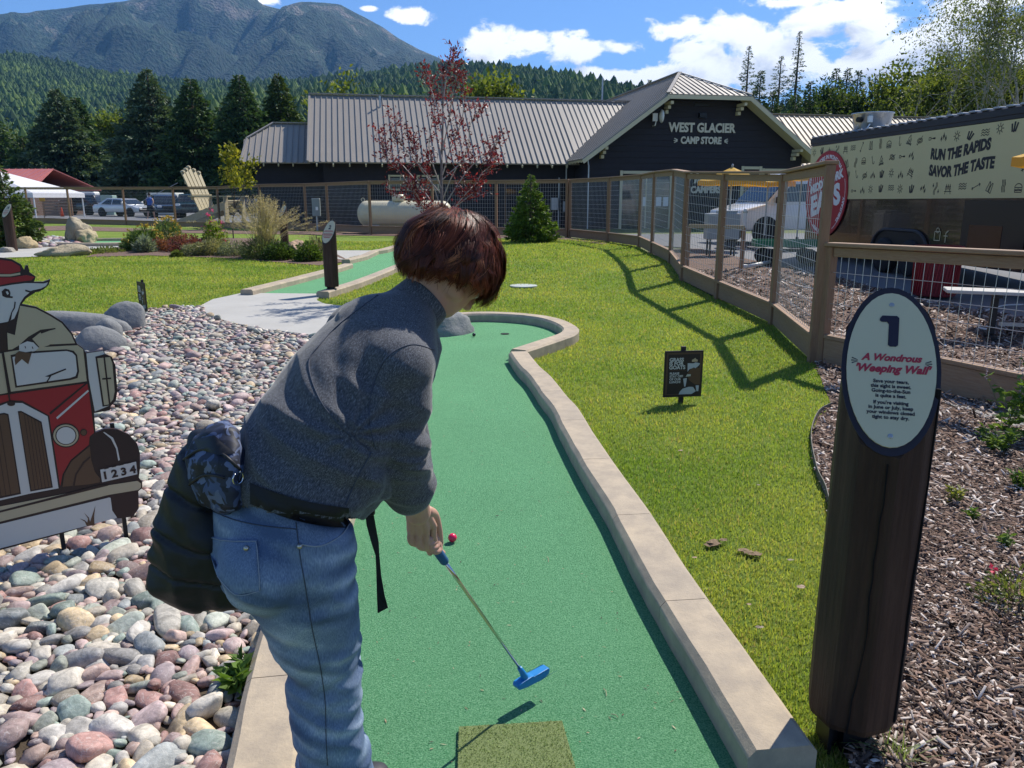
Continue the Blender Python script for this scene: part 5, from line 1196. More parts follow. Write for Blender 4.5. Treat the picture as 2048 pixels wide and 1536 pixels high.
def grow(g, p, d, L, r, depth, segs, tips, spread=.55, up=.15, droop=0.0, kids=(2, 4), taper=.62, shrink=.72):
    n = 4; pts = [p.copy()]; rad = [r]
    for i in range(n):
        d = (d + Vector((g.normal(0, .13), g.normal(0, .13), g.normal(0, .08) + up * .25 - droop * (1 if depth < 2 else 0)))).normalized(); p = p + d * (L / n); pts.append(p.copy()); rad.append(r * (1 - (1 - taper) * (i + 1) / n))
        if depth <= 1: tips.append((p.copy(), d.copy(), depth))
    segs.append((pts, rad, depth))
    if depth == 0: return
    for k in range(int(g.integers(kids[0], kids[1] + 1))):
        i = n if k == 0 else int(g.integers(1, n + 1)); a = g.uniform(0, 6.283); ax = d.orthogonal().normalized(); ax.rotate(Matrix.Rotation(a, 3, d))
        nd = (d + ax * spread * g.uniform(.6, 1.4) + Vector((0, 0, up))).normalized(); grow(g, pts[i].copy(), nd, L * shrink * g.uniform(.8, 1.15), rad[i] * .72, depth - 1, segs, tips, spread, up, droop, kids, taper, shrink)
def leafy(label, base, h, col, seed=0, name='broadleaf_tree', trunk=M_bark, depth=4, leaf=.16, per=9, spread=.6, up=.2, droop=0.0, sp=.22, r0=None, kids=(2, 4), first=.32, group=None, lw=.55, stake=False, cat='tree', shrink=.72, multi=1, hang=0.0):
    g = np.random.default_rng(seed); t = thing(name, label, cat, base, 0, group); segs = []; tips = []
    for q in range(multi):
        d0 = Vector((g.normal(0, .05 + .12 * (multi > 1)), g.normal(0, .05 + .12 * (multi > 1)), 1)).normalized(); grow(g, Vector((0, 0, 0)), d0, h * first, r0 or h * .016, depth, segs, tips, spread, up, droop, kids, .68, shrink)
    zmax = max(p.z for p, _, _ in tips); k = h / zmax
    m = MB(); b = MB()
    for pts, rad, dp in segs: (m if dp >= depth - 1 else b).tube([p * k for p in pts], [max(.003, x) for x in rad], 6 if dp > 1 else 4, caps=False)
    m.build('trunk', trunk, t, smooth=True)
    C = np.array([p[:] for p, _, _ in tips]) * k; D = np.array([d[:] for _, d, _ in tips])
    C = np.repeat(C, per, 0) + g.normal(0, sp, (len(C) * per, 3)); D = np.repeat(D, per, 0); n = len(C)
    if hang: C[:, 2] -= g.random(n) ** 1.5 * hang; D = D * .3 + np.array([0, 0, -1.0])
    cr = cards('crown', C, leaf * g.uniform(.6, 1.25, n), .9, tone_mix(n, col[0], col[1], g), t, M_leaf, aspect=lw, seed=seed, updir=D)
    b.build('branches', trunk, cr, smooth=True)
    if stake: s_ = MB(); s_.tube([(.25, 0, 0), (.25, 0, 1.6)], .025, 6); s_.build('stake', M_cedar, t)
    return t
def atY(px, py, Y): p = W(px, py, Y); return p
def base_at(px, Y, z=None): x = W(px, 400, Y).x; return Vector((x, Y, float(gz(x, Y)) if z is None else z))
def hgt(py, Y, z0=0.0): return CAMH + (rayv(1024, py).z / rayv(1024, py).y) * Y - z0
DK = ((.024, .060, .026), (.095, .165, .055)); DK2 = ((.040, .080, .050), (.14, .205, .11)); MG = ((.03, .06, .015), (.10, .15, .035)); YG = ((.08, .13, .02), (.20, .24, .05))
tall_spruces = [(140, 178, 62, 4.2, DK2, 'broad grey-green spruce, left of the two that stand nearly crown in crown'), (176, 195, 64, 3.2, DK, 'narrower dark spruce touching the broad grey-green one on its right side'), (320, 138, 60, 4.4, DK2, 'tallest blue-green spruce, between the twin spruces and the store'), (402, 158, 58, 3.8, DK, 'dark green spruce second to the left of the store annex'), (497, 150, 57, 3.5, DK, 'dense dark spruce directly behind the store annex'), (572, 150, 60, 3.2, MG, 'lighter olive spruce touching the left edge of the long store roof')]
for i, (px, py, Y, r_, col, lb) in enumerate(tall_spruces):
    Y *= 1.5; r_ *= 1.5
    b = base_at(px, Y, .1); conifer(lb, b, hgt(py, Y, .1), r_ * 1.08, col, 20 + i, dens=3.8, card=.85, group='tall spruces behind the parking lot', thin=1.5, bare=.02)
for i, (px, py, Y, r_, col, lb) in enumerate([(14, 240, 70, 2.6, DK, 'dark conifer over the white canopy at the left edge'), (62, 275, 66, 2.6, DK, 'shorter dark conifer over the red roof'), (100, 262, 75, 2.6, DK2, 'conifer left of the twin spruces, half behind them'), (218, 300, 78, 2.4, DK2, 'short conifer right of the twin spruces'), (455, 215, 72, 3.0, DK, 'conifer showing between the dark spruces'), (360, 215, 75, 3.0, DK2, 'conifer behind the gap between the tallest spruce and its neighbour'), (-30, 200, 75, 3, DK, 'conifer at the far left edge'), (270, 250, 80, 2.8, DK, 'slim conifer left of the tallest spruce'), (540, 230, 75, 3.0, DK, 'conifer between the annex and the long roof')]):
    Y *= 1.4; r_ *= 1.4
    b = base_at(px, Y, .1); conifer(lb, b, hgt(py, Y, .1), r_ * 1.25, col, 60 + i, dens=1.9, card=1.1, group='smaller conifers behind the parking lot', thin=1.2, bare=.02)
b = base_at(243, 120, .1); leafy('pale yellow-green tree between the twin spruces and the tallest spruce', b, hgt(222, 120, .1), YG, 71, leaf=.7, per=8, sp=.6, depth=4, first=.3)
b = base_at(35, 120, .1); leafy('olive broadleaf tree behind the white canopy', b, hgt(262, 120, .1), MG, 72, leaf=.6, per=8, sp=.7, depth=4)
for i, (px, py, lb) in enumerate([(965, 158, 'yellow-green tree behind the store ridge, right of the red tree'), (1010, 176, 'small yellow-green tree behind the store ridge'), (712, 176, 'yellow-green tree top just clearing the roof by the vent pipe')]):
    b = base_at(px, 75, .1); leafy(lb, b, hgt(py, 75, .1), YG, 80 + i, leaf=.5, per=12, sp=.6, depth=4, group='yellow-green trees behind the store')
# right-hand conifers
for i, (px, py, Y, r_, gp, col, lb) in enumerate([(1478, 92, 85, 1.5, .35, DK2, 'ragged conifer left of the tall bare-topped ones, above the store gable'), (1504, 142, 88, 1.5, .1, DK, 'short conifer just right of the ragged one'), (1541, 112, 90, 2.0, .4, DK2, 'ragged conifer left of the tallest bare one'), (1573, 62, 92, 1.35, .5, DK2, 'tallest and barest conifer behind the store'), (1602, 163, 80, 2.0, .1, DK, 'round-topped conifer right of the bare one'), (1650, 136, 95, 2.1, .05, DK, 'pointed dark conifer, left of three in a row'), (1671, 137, 97, 2.0, .05, DK, 'pointed dark conifer, middle of three in a row'), (1692, 141, 95, 2.1, .05, DK, 'pointed dark conifer, right of three in a row'), (1630, 185, 85, 2.2, .1, DK, 'low dark conifer under the three pointed ones'), (1290, 160, 120, 1.6, .1, DK, 'conifer on the skyline left of the store gable'), (1323, 158, 130, 1.3, .1, DK, 'small conifer on the skyline beside the chimney pipe'), (1530, 185, 80, 2.3, .1, MG, 'low green conifer behind the gable ridge'), (1575, 190, 78, 2.2, .1, DK, 'low dark conifer behind the gable end')]):
    b = base_at(px, Y, .1); conifer(lb, b, hgt(py, Y, .1), r_ * (1.9 if gp > .3 else 1.35), col, 130 + i, dens=2.4, card=(.38 if gp > .3 else .6), group='conifers behind the store on the right', gaps=gp, thin=.8 if gp > .3 else 1.3, bare=.1)
# right-hand broadleaf belt and birches
for i, (px, py, Y, lb) in enumerate([(1735, 150, 62, 'olive tree left in the leafy belt above the food trailer'), (1775, 155, 60, 'yellowish tree second in the leafy belt above the trailer'), (1830, 118, 60, 'rounded green tree in the leafy belt above the roof fan'), (1875, 140, 55, 'light green tree in front of the left birch'), (1940, 150, 52, 'light green tree between the birches'), (1990, 130, 55, 'green tree near the right birch'), (2040, 160, 50, 'green tree at the right edge behind the trailer'), (1800, 190, 58, 'low olive tree behind the roof fan'), (1720, 195, 66, 'low olive tree at the left end of the leafy belt'), (2110, 120, 50, 'green tree beyond the right edge')]):
    Y *= 1.3
    b = base_at(px, Y, .1); leafy(lb, b, hgt(py, Y, .1), (MG, YG, ((.05, .09, .02), (.15, .19, .04)))[i % 3], 160 + i, leaf=.40, per=22, sp=.5, depth=4, group='leafy trees behind the food trailer', kids=(3, 4), first=.26, up=.12)
for i, (px, py, Y, lb) in enumerate([(1905, -70, 46, 'tall birch with pale forked limbs and thin hanging foliage'), (2030, -90, 44, 'tall birch at the right edge with hanging foliage')]):
    Y *= 1.35
    b = base_at(px, Y, .1); leafy(lb, b, hgt(py, Y, .1), ((.09, .13, .035), (.20, .24, .07)), 177 + i * 3, name='birch_tree', trunk=M_birch, leaf=.2, per=(5, 8)[i], sp=.4, depth=5, droop=.22, spread=.42, up=.16, r0=.22, kids=(2, 3), first=.3, shrink=.75, multi=2, hang=1.8, group='birches behind the food trailer')

# lawn conifer, left conifer
b = GZ(1061, 484); conifer('young bright green spruce standing alone on the lawn before the store', b, 2.12, .82, ((.05, .10, .012), (.17, .26, .035)), 301, dens=2.6, card=.17, thin=1.5, bare=.03, upturn=.35)
b = GZ(22, 492); conifer('young green spruce by the left sign post', b, 2.5, 1.0, ((.04, .08, .02), (.14, .20, .05)), 302, dens=2.4, card=.2, thin=1.4, bare=.03, upturn=.3)
# red-leaved tree
def red_tree():
    b = Vector((-1.17, 13.0, float(gz(-1.17, 13)))); t = thing('red_leaved_tree', 'young red-leaved tree standing behind the person beside the turf', 'tree', b); g = np.random.default_rng(5)
    P = lambda px, py, dy=0: W(px, py, 13.0 + dy) - b
    tr = [P(885, 600), P(886, 500), P(884, 420), P(883, 330, .1), P(886, 230, .1), P(884, 165), P(881, 118)]
    m = MB(); m.tube(smooth_line(tr, 3), list(np.linspace(.032, .006, 19)), 8); m.build('trunk', mat('young_bark', (.22, .18, .17), .6, noise=(20, (.1, .08, .08), .6)), t, smooth=True)
    limbs = [[(884, 440), (850, 385), (805, 330), (770, 295), (765, 260)], [(884, 430), (862, 360), (820, 310), (795, 270), (793, 235)], [(884, 420), (915, 370), (945, 330), (985, 300), (1003, 255)], [(885, 400), (905, 350), (935, 300), (940, 250), (962, 215)], [(884, 380), (866, 330), (858, 290), (865, 240), (868, 205)], [(885, 350), (900, 300), (920, 250), (930, 200), (925, 150)], [(884, 320), (872, 260), (868, 200), (860, 170), (857, 145)], [(885, 300), (898, 240), (905, 190), (914, 155), (912, 130)],
             [(884, 450), (840, 400), (800, 345), (775, 320), (765, 300)], [(884, 450), (925, 395), (950, 370), (965, 345), (985, 330)], [(884, 470), (860, 440), (845, 415), (835, 390), (825, 378)], [(884, 455), (905, 420), (935, 395), (950, 385), (960, 390)], [(884, 250), (888, 190), (893, 150), (903, 125), (910, 108)], [(884, 390), (850, 350), (835, 325), (826, 290), (822, 262)], [(884, 360), (925, 325), (965, 310), (990, 318), (1000, 330)], [(884, 440), (850, 420), (830, 400), (800, 395), (770, 372)]]
    C = []; D = []; sub = MB()
    for L_ in limbs:
        dy = g.uniform(-.8, .8); pts = smooth_line([P(x, y, dy * i / 4 + .05) for i, (x, y) in enumerate(L_)], 4); sub.tube(pts, list(np.linspace(.012, .003, len(pts))), 5, caps=False)
        for i in range(4, len(pts)):
            for _ in range(2):
                if g.random() < .7:
                    d = Vector((g.normal(0, 1), g.normal(0, .8), abs(g.normal(.6, .7)))).normalized(); e = pts[i] + d * g.uniform(.08, .28); sub.tube([pts[i], e], [.003, .0015], 3, caps=False)
                    for q in np.linspace(.2, 1, 7): C.append((pts[i].lerp(e, q))[:]); D.append(d[:])
            C.append(pts[i][:]); D.append((0, 0, 1))
    C = np.repeat(np.array(C), 2, 0); C = C + g.normal(0, .028, C.shape); n = len(C); print('red leaves', n)
    cr = cards('crown', C, g.uniform(.04, .076, n), .9, tone_mix(n, (.075, .010, .015), (.21, .034, .034), g), t, mat('red_leaf', (.2, .03, .03), .4, attrib='tone', trans=(.45, (1.4, .8, .7)), spec=.5), aspect=.42, seed=6, updir=np.repeat(np.array(D), 2, 0) * .8)
    sub.build('branches', mat('pale_twig', (.38, .31, .30), .6), cr, smooth=True)
red_tree()
b = GZ(467, 478); 
g_t = leafy('small yellow-green tree on a thin stem in front of the giant chair', b, 3.25, ((.14, .17, .02), (.34, .32, .05)), 55, name='young_tree', leaf=.15, per=4, sp=.12, depth=4, first=.46, spread=.5, up=.25, r0=.025, kids=(2, 3), shrink=.62)

# planting bed
def tuft(label, base, h, r_, n, col, seed, name='ornamental_grass', plume=None, group=None, w=.006, cat='plant'):
    g = np.random.default_rng(seed); t = thing(name, label, cat, base, 0, group); V = []; F = []; T_ = []; PV = []; PT = []
    for i in range(n):
        a = g.uniform(0, 6.283); lean = abs(g.normal(.25, .55)); L = h * g.uniform(.65, 1.1); x0 = g.normal(0, r_ * .13); y0 = g.normal(0, r_ * .13)
        pts = []
        for k in range(5):
            f = k / 4; out = r_ * lean * f ** 1.8 * 1.3; z = L * (f - .30 * min(1.3, lean) * f ** 2.6); pts.append(Vector((x0 + math.cos(a) * out, y0 + math.sin(a) * out, max(.01, z))))
        s_ = Vector((-math.sin(a), math.cos(a), 0)); b0 = len(V); tn = np.array(col[0]) * (1 - (q := g.random())) + np.array(col[1]) * q; tn = tn * g.uniform(.75, 1.25)
        for k, p in enumerate(pts): ww = w * (1 - .75 * k / 4); V += [p - s_ * ww, p + s_ * ww]; T_ += [tn, tn]
        for k in range(4): F.append((b0 + 2 * k, b0 + 2 * k + 1, b0 + 2 * k + 3, b0 + 2 * k + 2))
        if plume and g.random() < plume[0]:
            d = (pts[-1] - pts[-2]).normalized(); 
            for q in range(26): PV.append((pts[-1] - d * plume[1] * .5 + d * plume[1] * q / 26)[:]); PT.append((np.array(plume[2]) * g.uniform(.7, 1.2)))
    o = obj('blades', V, F, M_leaf, t); attr(o, 'tone', np.array(T_))
    if PV: PV = np.array(PV); cards('plumes', PV + g.normal(0, .006, PV.shape), .045, 1.0, np.array(PT), t, M_leaf, aspect=.22, seed=seed)
    return t
def mound(label, base, h, r_, n, col, seed, leaf=.05, name='shrub', group=None, flowers=None, lw=.5, tall=False, cat='shrub', stems=14):
    g = np.random.default_rng(seed); t = thing(name, label, cat, base, 0, group)
    d = g.normal(0, 1, (n, 3)); d /= np.linalg.norm(d, axis=1)[:, None]; d[:, 2] = abs(d[:, 2]); u = g.random(n) ** .4
    lump = np.array([1 + .35 * mnoise.noise(Vector(x) * 2.2 + Vector((seed, 0, 0))) for x in d])
    c = d * (u * lump)[:, None] * np.array([r_, r_, h]); m = MB()
    for i in range(stems):
        e = c[i]; m.tube([(0, 0, 0), (e[0] * .5, e[1] * .5, e[2] * .6), tuple(e)], [.008 * r_ * 2 + .002, .005 * r_ + .001, .001], 4, caps=False)
    m.build('stems', M_bark, t)
    cards('foliage', c, leaf * g.uniform(.6, 1.3, n), .8, tone_mix(n, col[0], col[1], g), t, M_leaf, aspect=lw, seed=seed, updir=d * .8 + np.array([0, 0, .5]))
    if flowers:
        k = flowers[0]; f = g.normal(0, 1, (k, 3)); f /= np.linalg.norm(f, axis=1)[:, None]; f[:, 2] = abs(f[:, 2]) + .15; f *= np.array([r_, r_, h * 1.06])
        f = np.repeat(f, 7, 0); cards('flowers', f + g.normal(0, flowers[2] * .3, f.shape), flowers[2], 1.0, tone_mix(len(f), flowers[1], tuple(min(1, x * 1.3) for x in flowers[1]), g), t, mat('petal', (.5, .1, .1), .6, attrib='tone', trans=(.3, (1, 1, 1))), aspect=.8, seed=seed + 9)
    return t
def K(px, py): return GZ(px, py)
tuft('large tan fountain grass with feathery plumes in the planting bed', K(532, 514), 1.50, 1.0, 420, ((.26, .25, .15), (.46, .41, .28)), 401, plume=(.8, .26, (.48, .41, .30)), w=.007)
mound('pale green tuft under the fountain grass', K(528, 517), .5, .6, 2600, ((.10, .14, .05), (.22, .26, .12)), 402, leaf=.11, lw=.14)
mound('tall green clump topped with flat orange-yellow flower heads', K(290, 500), .62, .62, 4200, ((.06, .12, .03), (.16, .24, .08)), 403, leaf=.12, lw=.16, flowers=(40, (.42, .30, .04), .06))
mound('green clump with orange-yellow flower heads behind the first one', K(335, 494), .8, .5, 3600, ((.07, .13, .05), (.18, .26, .12)), 404, leaf=.12, lw=.16, flowers=(60, (.45, .30, .04), .06))
mound('silvery blue-green grass tuft at the front of the bed', K(292, 505), .42, .26, 1200, ((.16, .21, .18), (.28, .34, .30)), 405, leaf=.14, lw=.1)
mound('low dark red barberry at the left of the bed', K(322, 502), .36, .42, 1800, ((.12, .045, .05), (.28, .13, .10)), 406, leaf=.06)
mound('wider dark red barberry beside the pink roses', K(378, 503), .5, .6, 2600, ((.11, .035, .045), (.26, .09, .08)), 407, leaf=.06)
mound('tall rose bush with pink flowers', K(432, 500), .98, .34, 1300, ((.10, .17, .02), (.26, .34, .06)), 408, leaf=.09, flowers=(16, (.55, .06, .14), .07), stems=24)
mound('grey-green low mound left of centre in the bed', K(395, 511), .34, .48, 2400, ((.12, .15, .09), (.25, .27, .18)), 409, leaf=.07, lw=.25)
mound('grey-green low mound with buff tips beneath the roses', K(425, 510), .42, .5, 2600, ((.16, .19, .10), (.36, .33, .22)), 410, leaf=.08, lw=.25)
mound('silvery mound between the rose and the fountain grass', K(470, 511), .36, .5, 2400, ((.14, .18, .13), (.28, .32, .24)), 411, leaf=.07, lw=.25)
mound('dark green leafy shrub at the foot of the fountain grass', K(560, 520), .46, .45, 2400, ((.025, .055, .015), (.09, .15, .04)), 412, leaf=.07)
mound('dark green leafy shrub left of the second sign post', K(617, 523), .46, .36, 2000, ((.03, .07, .015), (.12, .19, .04)), 413, leaf=.07)
mound('faded lavender shrub beside the second sign post', K(636, 516), .55, .4, 1800, ((.10, .13, .06), (.25, .22, .17)), 414, leaf=.10, lw=.14)
mound('reddish shrub behind the far left sign post', K(38, 482), .42, .75, 2400, ((.14, .07, .04), (.30, .16, .10)), 415, leaf=.08)
for i, (px, py, lb) in enumerate([(170, 508, 'low creeping green plant beside the flat tan rock'), (215, 505, 'low creeping green plant before the yellow flower clump'), (355, 514, 'tiny pale plant at the front edge of the bed')]):
    mound(lb, K(px, py), .16, .5 if i < 2 else .16, 900, ((.09, .13, .03), (.20, .24, .08)), 420 + i, leaf=.06, name='ground_plant', cat='plant')

# boulders
def boulder(label, c, size, col, seed, rot=0, name='boulder', mt=None, sub=4, flat=.6, group=None, parent=None, rough=.18):
    V, F = ico(sub); r_ = random.Random(seed); ps = r_.uniform(0, 99); cuts = [(Vector((r_.gauss(0, 1), r_.gauss(0, 1), r_.gauss(0, .8))).normalized(), r_.uniform(.55, .9)) for _ in range(7)]; out = []
    for v in V:
        d = Vector(v); p = d * (1 + rough * mnoise.noise(d * 1.3 + Vector((ps, 0, 0))))
        for n_, l in cuts:
            e = p.dot(n_) - l
            if e > 0: p -= n_ * e * flat
        p += d * (rough * .28 * mnoise.noise(d * 3.1 + Vector((0, ps, 0))) + rough * .2 * mnoise.noise(d * 8 + Vector((ps, ps, 0))) + rough * .1 * mnoise.noise(d * 19)); out.append((p.x * size[0], p.y * size[1], p.z * size[2]))
    o = obj(name, out, F, mt or mat('rock_' + str(seed), col, .85, noise=(5, tuple(c * .62 for c in col), .6), noise2=(40, tuple(min(1, c * 1.35) for c in col), .4), bump=(9, 1.0, .06)), parent, smooth=True)
    o.location = c; o.rotation_euler = (0, 0, rot)
    if parent is None: setp(o, label, 'boulder', group)
    return o
M_grock = mat('sculpted_grey_rock', (.20, .205, .205), .85, noise=(3.5, (.13, .14, .145), .7), noise2=(30, (.29, .29, .28), .4), bump=(18, .8, .02))
def gb(px, py, dz, size, seed, rot, lb, **k): p = GZ(px, py); return boulder(lb, (p.x, p.y + size[1] * .8, dz), size, None, seed, rot, mt=M_grock, flat=.35, rough=.10, group="sculpted grey boulders at the head of the cobbles", **k)
gb(238, 662, .08, (.27, .24, .29), 31, .2, 'largest rounded grey boulder by the small sign')
gb(178, 706, .04, (.28, .24, .21), 32, .6, 'low rounded grey boulder nearest the car-shaped board')
gb(205, 680, .04, (.17, .17, .19), 33, .1, 'smaller grey boulder between the two large rounded ones')
gb(228, 668, .02, (.17, .14, .13), 34, 0, 'smallest low grey boulder leaning against the largest one')
gb(120, 668, .02, (.75, .30, .25), 35, .05, 'long dark grey slab-like boulder behind the car-shaped board')
p = GZ(872, 676); boulder('wedge-shaped grey rock lying on the far end of the first green', (p.x - .05, p.y + .3, .02), (.50, .34, .34), None, 41, .3, mt=M_grock, flat=.8)
for px, py, s_, seed, col, lb in [(152, 486, (.48, .35, .62), 51, (.40, .34, .24), 'upright pale tan boulder on the far lawn edge'), (168, 487, (.42, .3, .34), 52, (.44, .36, .22), 'lower tan boulder leaning against the upright one'), (45, 498, (.40, .3, .32), 53, (.46, .36, .20), 'golden tan boulder beside the far left sign post'), (122, 513, (.68, .35, .24), 54, (.42, .35, .23), 'flat layered tan rock at the left end of the planting bed'), (592, 517, (.36, .3, .34), 55, (.48, .33, .22), 'orange-tan rock behind the dark shrubs by the second sign'), (8, 506, (.26, .2, .15), 56, (.36, .33, .28), 'squat grey-tan stone at the foot of the far left sign post'), (140, 484, (.25, .2, .14), 57, (.38, .35, .31), 'small pale stone in front of the upright boulder')]:
    p = GZ(px, py); boulder(lb, (p.x, p.y + s_[1] * .6, p.z + s_[2] * .35), s_, col, seed, seed, flat=.85, rough=.35)
far_c = [(p.x, p.y) for p in [GZ(x, y) for x, y in [(55, 498), (150, 492), (178, 486), (135, 478), (60, 478), (32, 486)]]]
its = []
for i in range(620):
    x = random.uniform(min(a for a, b in far_c), max(a for a, b in far_c)); y = random.uniform(min(b for a, b in far_c), max(b for a, b in far_c))
    if inside1(far_c, x, y): r_ = random.uniform(.06, .13); its.append((x, y, float(gz(x, y)) + r_ * .4, r_ * 1.3, r_, r_ * .7, (0, 0, random.uniform(0, 6)), PAL[random.randrange(16)] * 1.0))
fb = drape('far_cobble_bed', far_c, .02, M_soil, .8); stones_mesh('small_stones', its, 1, fb, 500)

# plants on the bark bed and by the kerb
def stem_plant(label, base, h, n, col, seed, leaf=.05, spike=None, name='garden_plant', sp=.12):
    g = np.random.default_rng(seed); t = thing(name, label, 'plant', base); C = []; D = []; m = MB(); Sp = []
    for i in range(n):
        a = g.uniform(0, 6.283); e = Vector((math.cos(a) * g.uniform(.3, 1) * sp, math.sin(a) * g.uniform(.3, 1) * sp, h * g.uniform(.6, 1))); P = smooth_line([Vector((0, 0, 0)), e * .5 + Vector((0, 0, h * .08)), e], 4); m.tube(P, [.002] * len(P), 4, caps=False)
        for k, p in enumerate(P[1:]):
            for s_ in range(2): a2 = g.uniform(0, 6.28); C.append(p[:]); D.append((math.cos(a2), math.sin(a2), .35))
        if spike and g.random() < spike[0]:
            for q in range(34): Sp.append((e + Vector((g.normal(0, .004), g.normal(0, .004), -.02 + q * .0035)))[:])
    m.build('stems', mat('green_stem', (.10, .15, .04), .6), t); C = np.array(C); nn = len(C)
    cards('leaves', C, leaf * g.uniform(.6, 1.3, nn), .25, tone_mix(nn, col[0], col[1], g), t, M_leaf, aspect=.42, seed=seed, updir=np.array(D))
    if Sp: cards('flower_spikes', np.array(Sp), .008, 1, tone_mix(len(Sp), (.25, .2, .42), (.42, .36, .6), g), t, M_leaf, aspect=.8, seed=seed)
    return t
GR = ((.06, .13, .02), (.20, .30, .06))
stem_plant('leafy upright plant with pale purple spikes at the right edge', GZ(2010, 870), .42, 9, GR, 501, spike=(.6,), leaf=.07, sp=.2)
stem_plant('taller leafy plant with lance-shaped leaves at the right edge', GZ(2060, 880), .55, 7, GR, 502, leaf=.09, spike=(.5,), sp=.2)
stem_plant('low leafy plant below the purple spikes', GZ(1990, 905), .16, 16, ((.04, .09, .015), (.14, .22, .05)), 503, leaf=.05, sp=.16)
stem_plant('yellowish seedling in the bark right of the large sign post', GZ(1905, 1010), .10, 8, ((.20, .24, .05), (.36, .36, .10)), 504, leaf=.03, sp=.05)
stem_plant('small bright seedling in the bark below the yellowish one', GZ(1940, 1042), .06, 5, GR, 505, leaf=.025, sp=.04)
stem_plant('green seedling at the right edge of the bark bed', GZ(2040, 985), .12, 8, GR, 506, leaf=.04, sp=.07)
mound('low plant with red flowers at the right edge of the bark bed', GZ(2025, 1215), .13, .15, 700, ((.08, .12, .03), (.24, .27, .08)), 507, leaf=.022, flowers=(5, (.6, .04, .08), .022), name='flowering_plant', cat='plant')
stem_plant('sprout on the bark above the red flowers', GZ(2005, 1100), .08, 4, GR, 508, leaf=.035, sp=.04)
tuft('grass tuft at the foot of the large sign post', GZ(1790, 1530), .10, .12, 40, ((.12, .20, .05), (.30, .36, .14)), 509, name='grass_tuft', w=.003)
stem_plant('leafy weed growing between the cobbles and the left curb', GZ(488, 1385), .10, 10, ((.06, .13, .02), (.17, .28, .05)), 510, leaf=.065, sp=.07, name='weed')
# leaves, clods and twigs lying about
def litter(name, label, px, py, size, col, seed, n=1, cat='leaf', dz=.0, group=None):
    g = np.random.default_rng(seed); b = GZ(px, py) + Vector((0, 0, dz)); V = []; F = []
    for k in range(n):
        c = b + Vector((g.normal(0, size * .9), g.normal(0, size * .7), .002 + .0012 * k)) if n > 1 else b + Vector((0, 0, .006)); m = 13; b0 = len(V); a0 = g.uniform(0, 6); V.append(tuple(c + Vector((0, 0, size * .18))))
        for i in range(m):
            a = a0 + i * 2 * math.pi / m; rr = size * g.uniform(.6, 1.0); V.append((c.x + math.cos(a) * rr, c.y + math.sin(a) * rr * .7, c.z + g.uniform(0, size * .25)))
        F += [(b0, b0 + 1 + i, b0 + 1 + (i + 1) % m) for i in range(m)]
    o = obj(name, V, F, mat('litter_' + str(col), col, .85, noise=(90, tuple(x * .5 for x in col), .7))); setp(o, label, cat, group)
br_ = (.24, .16, .09); tn_ = (.42, .30, .20)
litter('soil_clod', 'ragged patch of brown dead turf on the lawn right of the curb', 1430, 1096, .028, br_, 1, 9, 'clod', .012); litter('soil_clod', 'larger brown clod of dead turf near the bark bed', 1508, 1112, .034, br_, 2, 5, 'clod', .012)
for i, (px, py, s_, lb) in enumerate([(1602, 1190, .022, 'curled brown leaf nearest the large sign post'), (1518, 1272, .02, 'crumpled grey-brown leaf on the lawn beside the near curb'), (1360, 912, .02, 'pale leaf scrap on the lawn, farthest of the fallen ones'), (1516, 982, .014, 'tiny tan leaf on the lawn halfway to the bark bed'), (1388, 1130, .014, 'thin pale leaf below the dead turf patch'), (1580, 1135, .016, 'dark curled leaf to the right of the larger clod'), (1496, 1225, .012, 'small pale leaf above the crumpled one')]): litter('fallen_leaf', lb, px, py, s_, tn_ if i % 2 == 0 else (.3, .24, .18), 10 + i, 1, 'leaf', .03)
litter('fallen_leaf', 'black speck of leaf on the green to the right of the red ball', 994, 1038, .009, (.05, .045, .04), 30, 1, 'leaf', .012)
litter('fallen_leaf', 'small black leaf on the green above the hand', 890, 1038, .006, (.05, .045, .04), 31, 1, 'leaf', .012)
for i, (a, b, lb) in enumerate([((1207, 1377), (1213, 1392), 'short pale twig on the green near the tee mat'), ((1222, 1428), (1236, 1435), 'pinkish pine needle on the green above the tee mat'), ((1094, 1113), (1097, 1124), 'thin pale needle on the green beyond the putter')]):
    m = MB(); p = G(*a, .016); q = G(*b, .016); m.tube([p, (p + q) / 2 + Vector((.003, 0, .004)), q], .0012, 5); o = m.build('twig', mat('dry_twig', (.40, .32, .2), .8), None); setp(o, lb, 'twig')
# lawn disc, edging, cup
p = GZ(1047, 573); m = MB(); m.lathe([(.25, .0), (.25, .022), (.22, .025), (.001, .025)], n=30); o = m.build('lawn_disc', mat('pale_lid', (.42, .45, .42), .6), None); o.location = p; setp(o, 'pale round access lid set flush in the lawn behind the first green', 'lid')
m = MB(); ed = smooth_line([GZ(*q) + Vector((0, 0, .035)) for q in [(1697, 1500), (1672, 1200), (1655, 1010), (1632, 950), (1621, 880), (1636, 835), (1664, 818)]], 5)
for a, b in zip(ed[:-1], ed[1:]): m.bar(a, b, .004, .045)
o = m.build('lawn_edging', mat('metal_edging', (.13, .12, .10), .7), None); setp(o, 'thin metal edging strip between the lawn and the bark bed', 'edging')
p = G(1010, 670); m = MB(); m.lathe([(.054, .0145), (.054, .0165), (.050, .0165), (.050, .013), (.001, .013)], n=24); o = m.build('hole_cup', mat('cup_dark', (.01, .012, .01), .9), None); o.location = (p.x, p.y, 0); setp(o, 'dark round hole in the far part of the first green', 'hole cup')
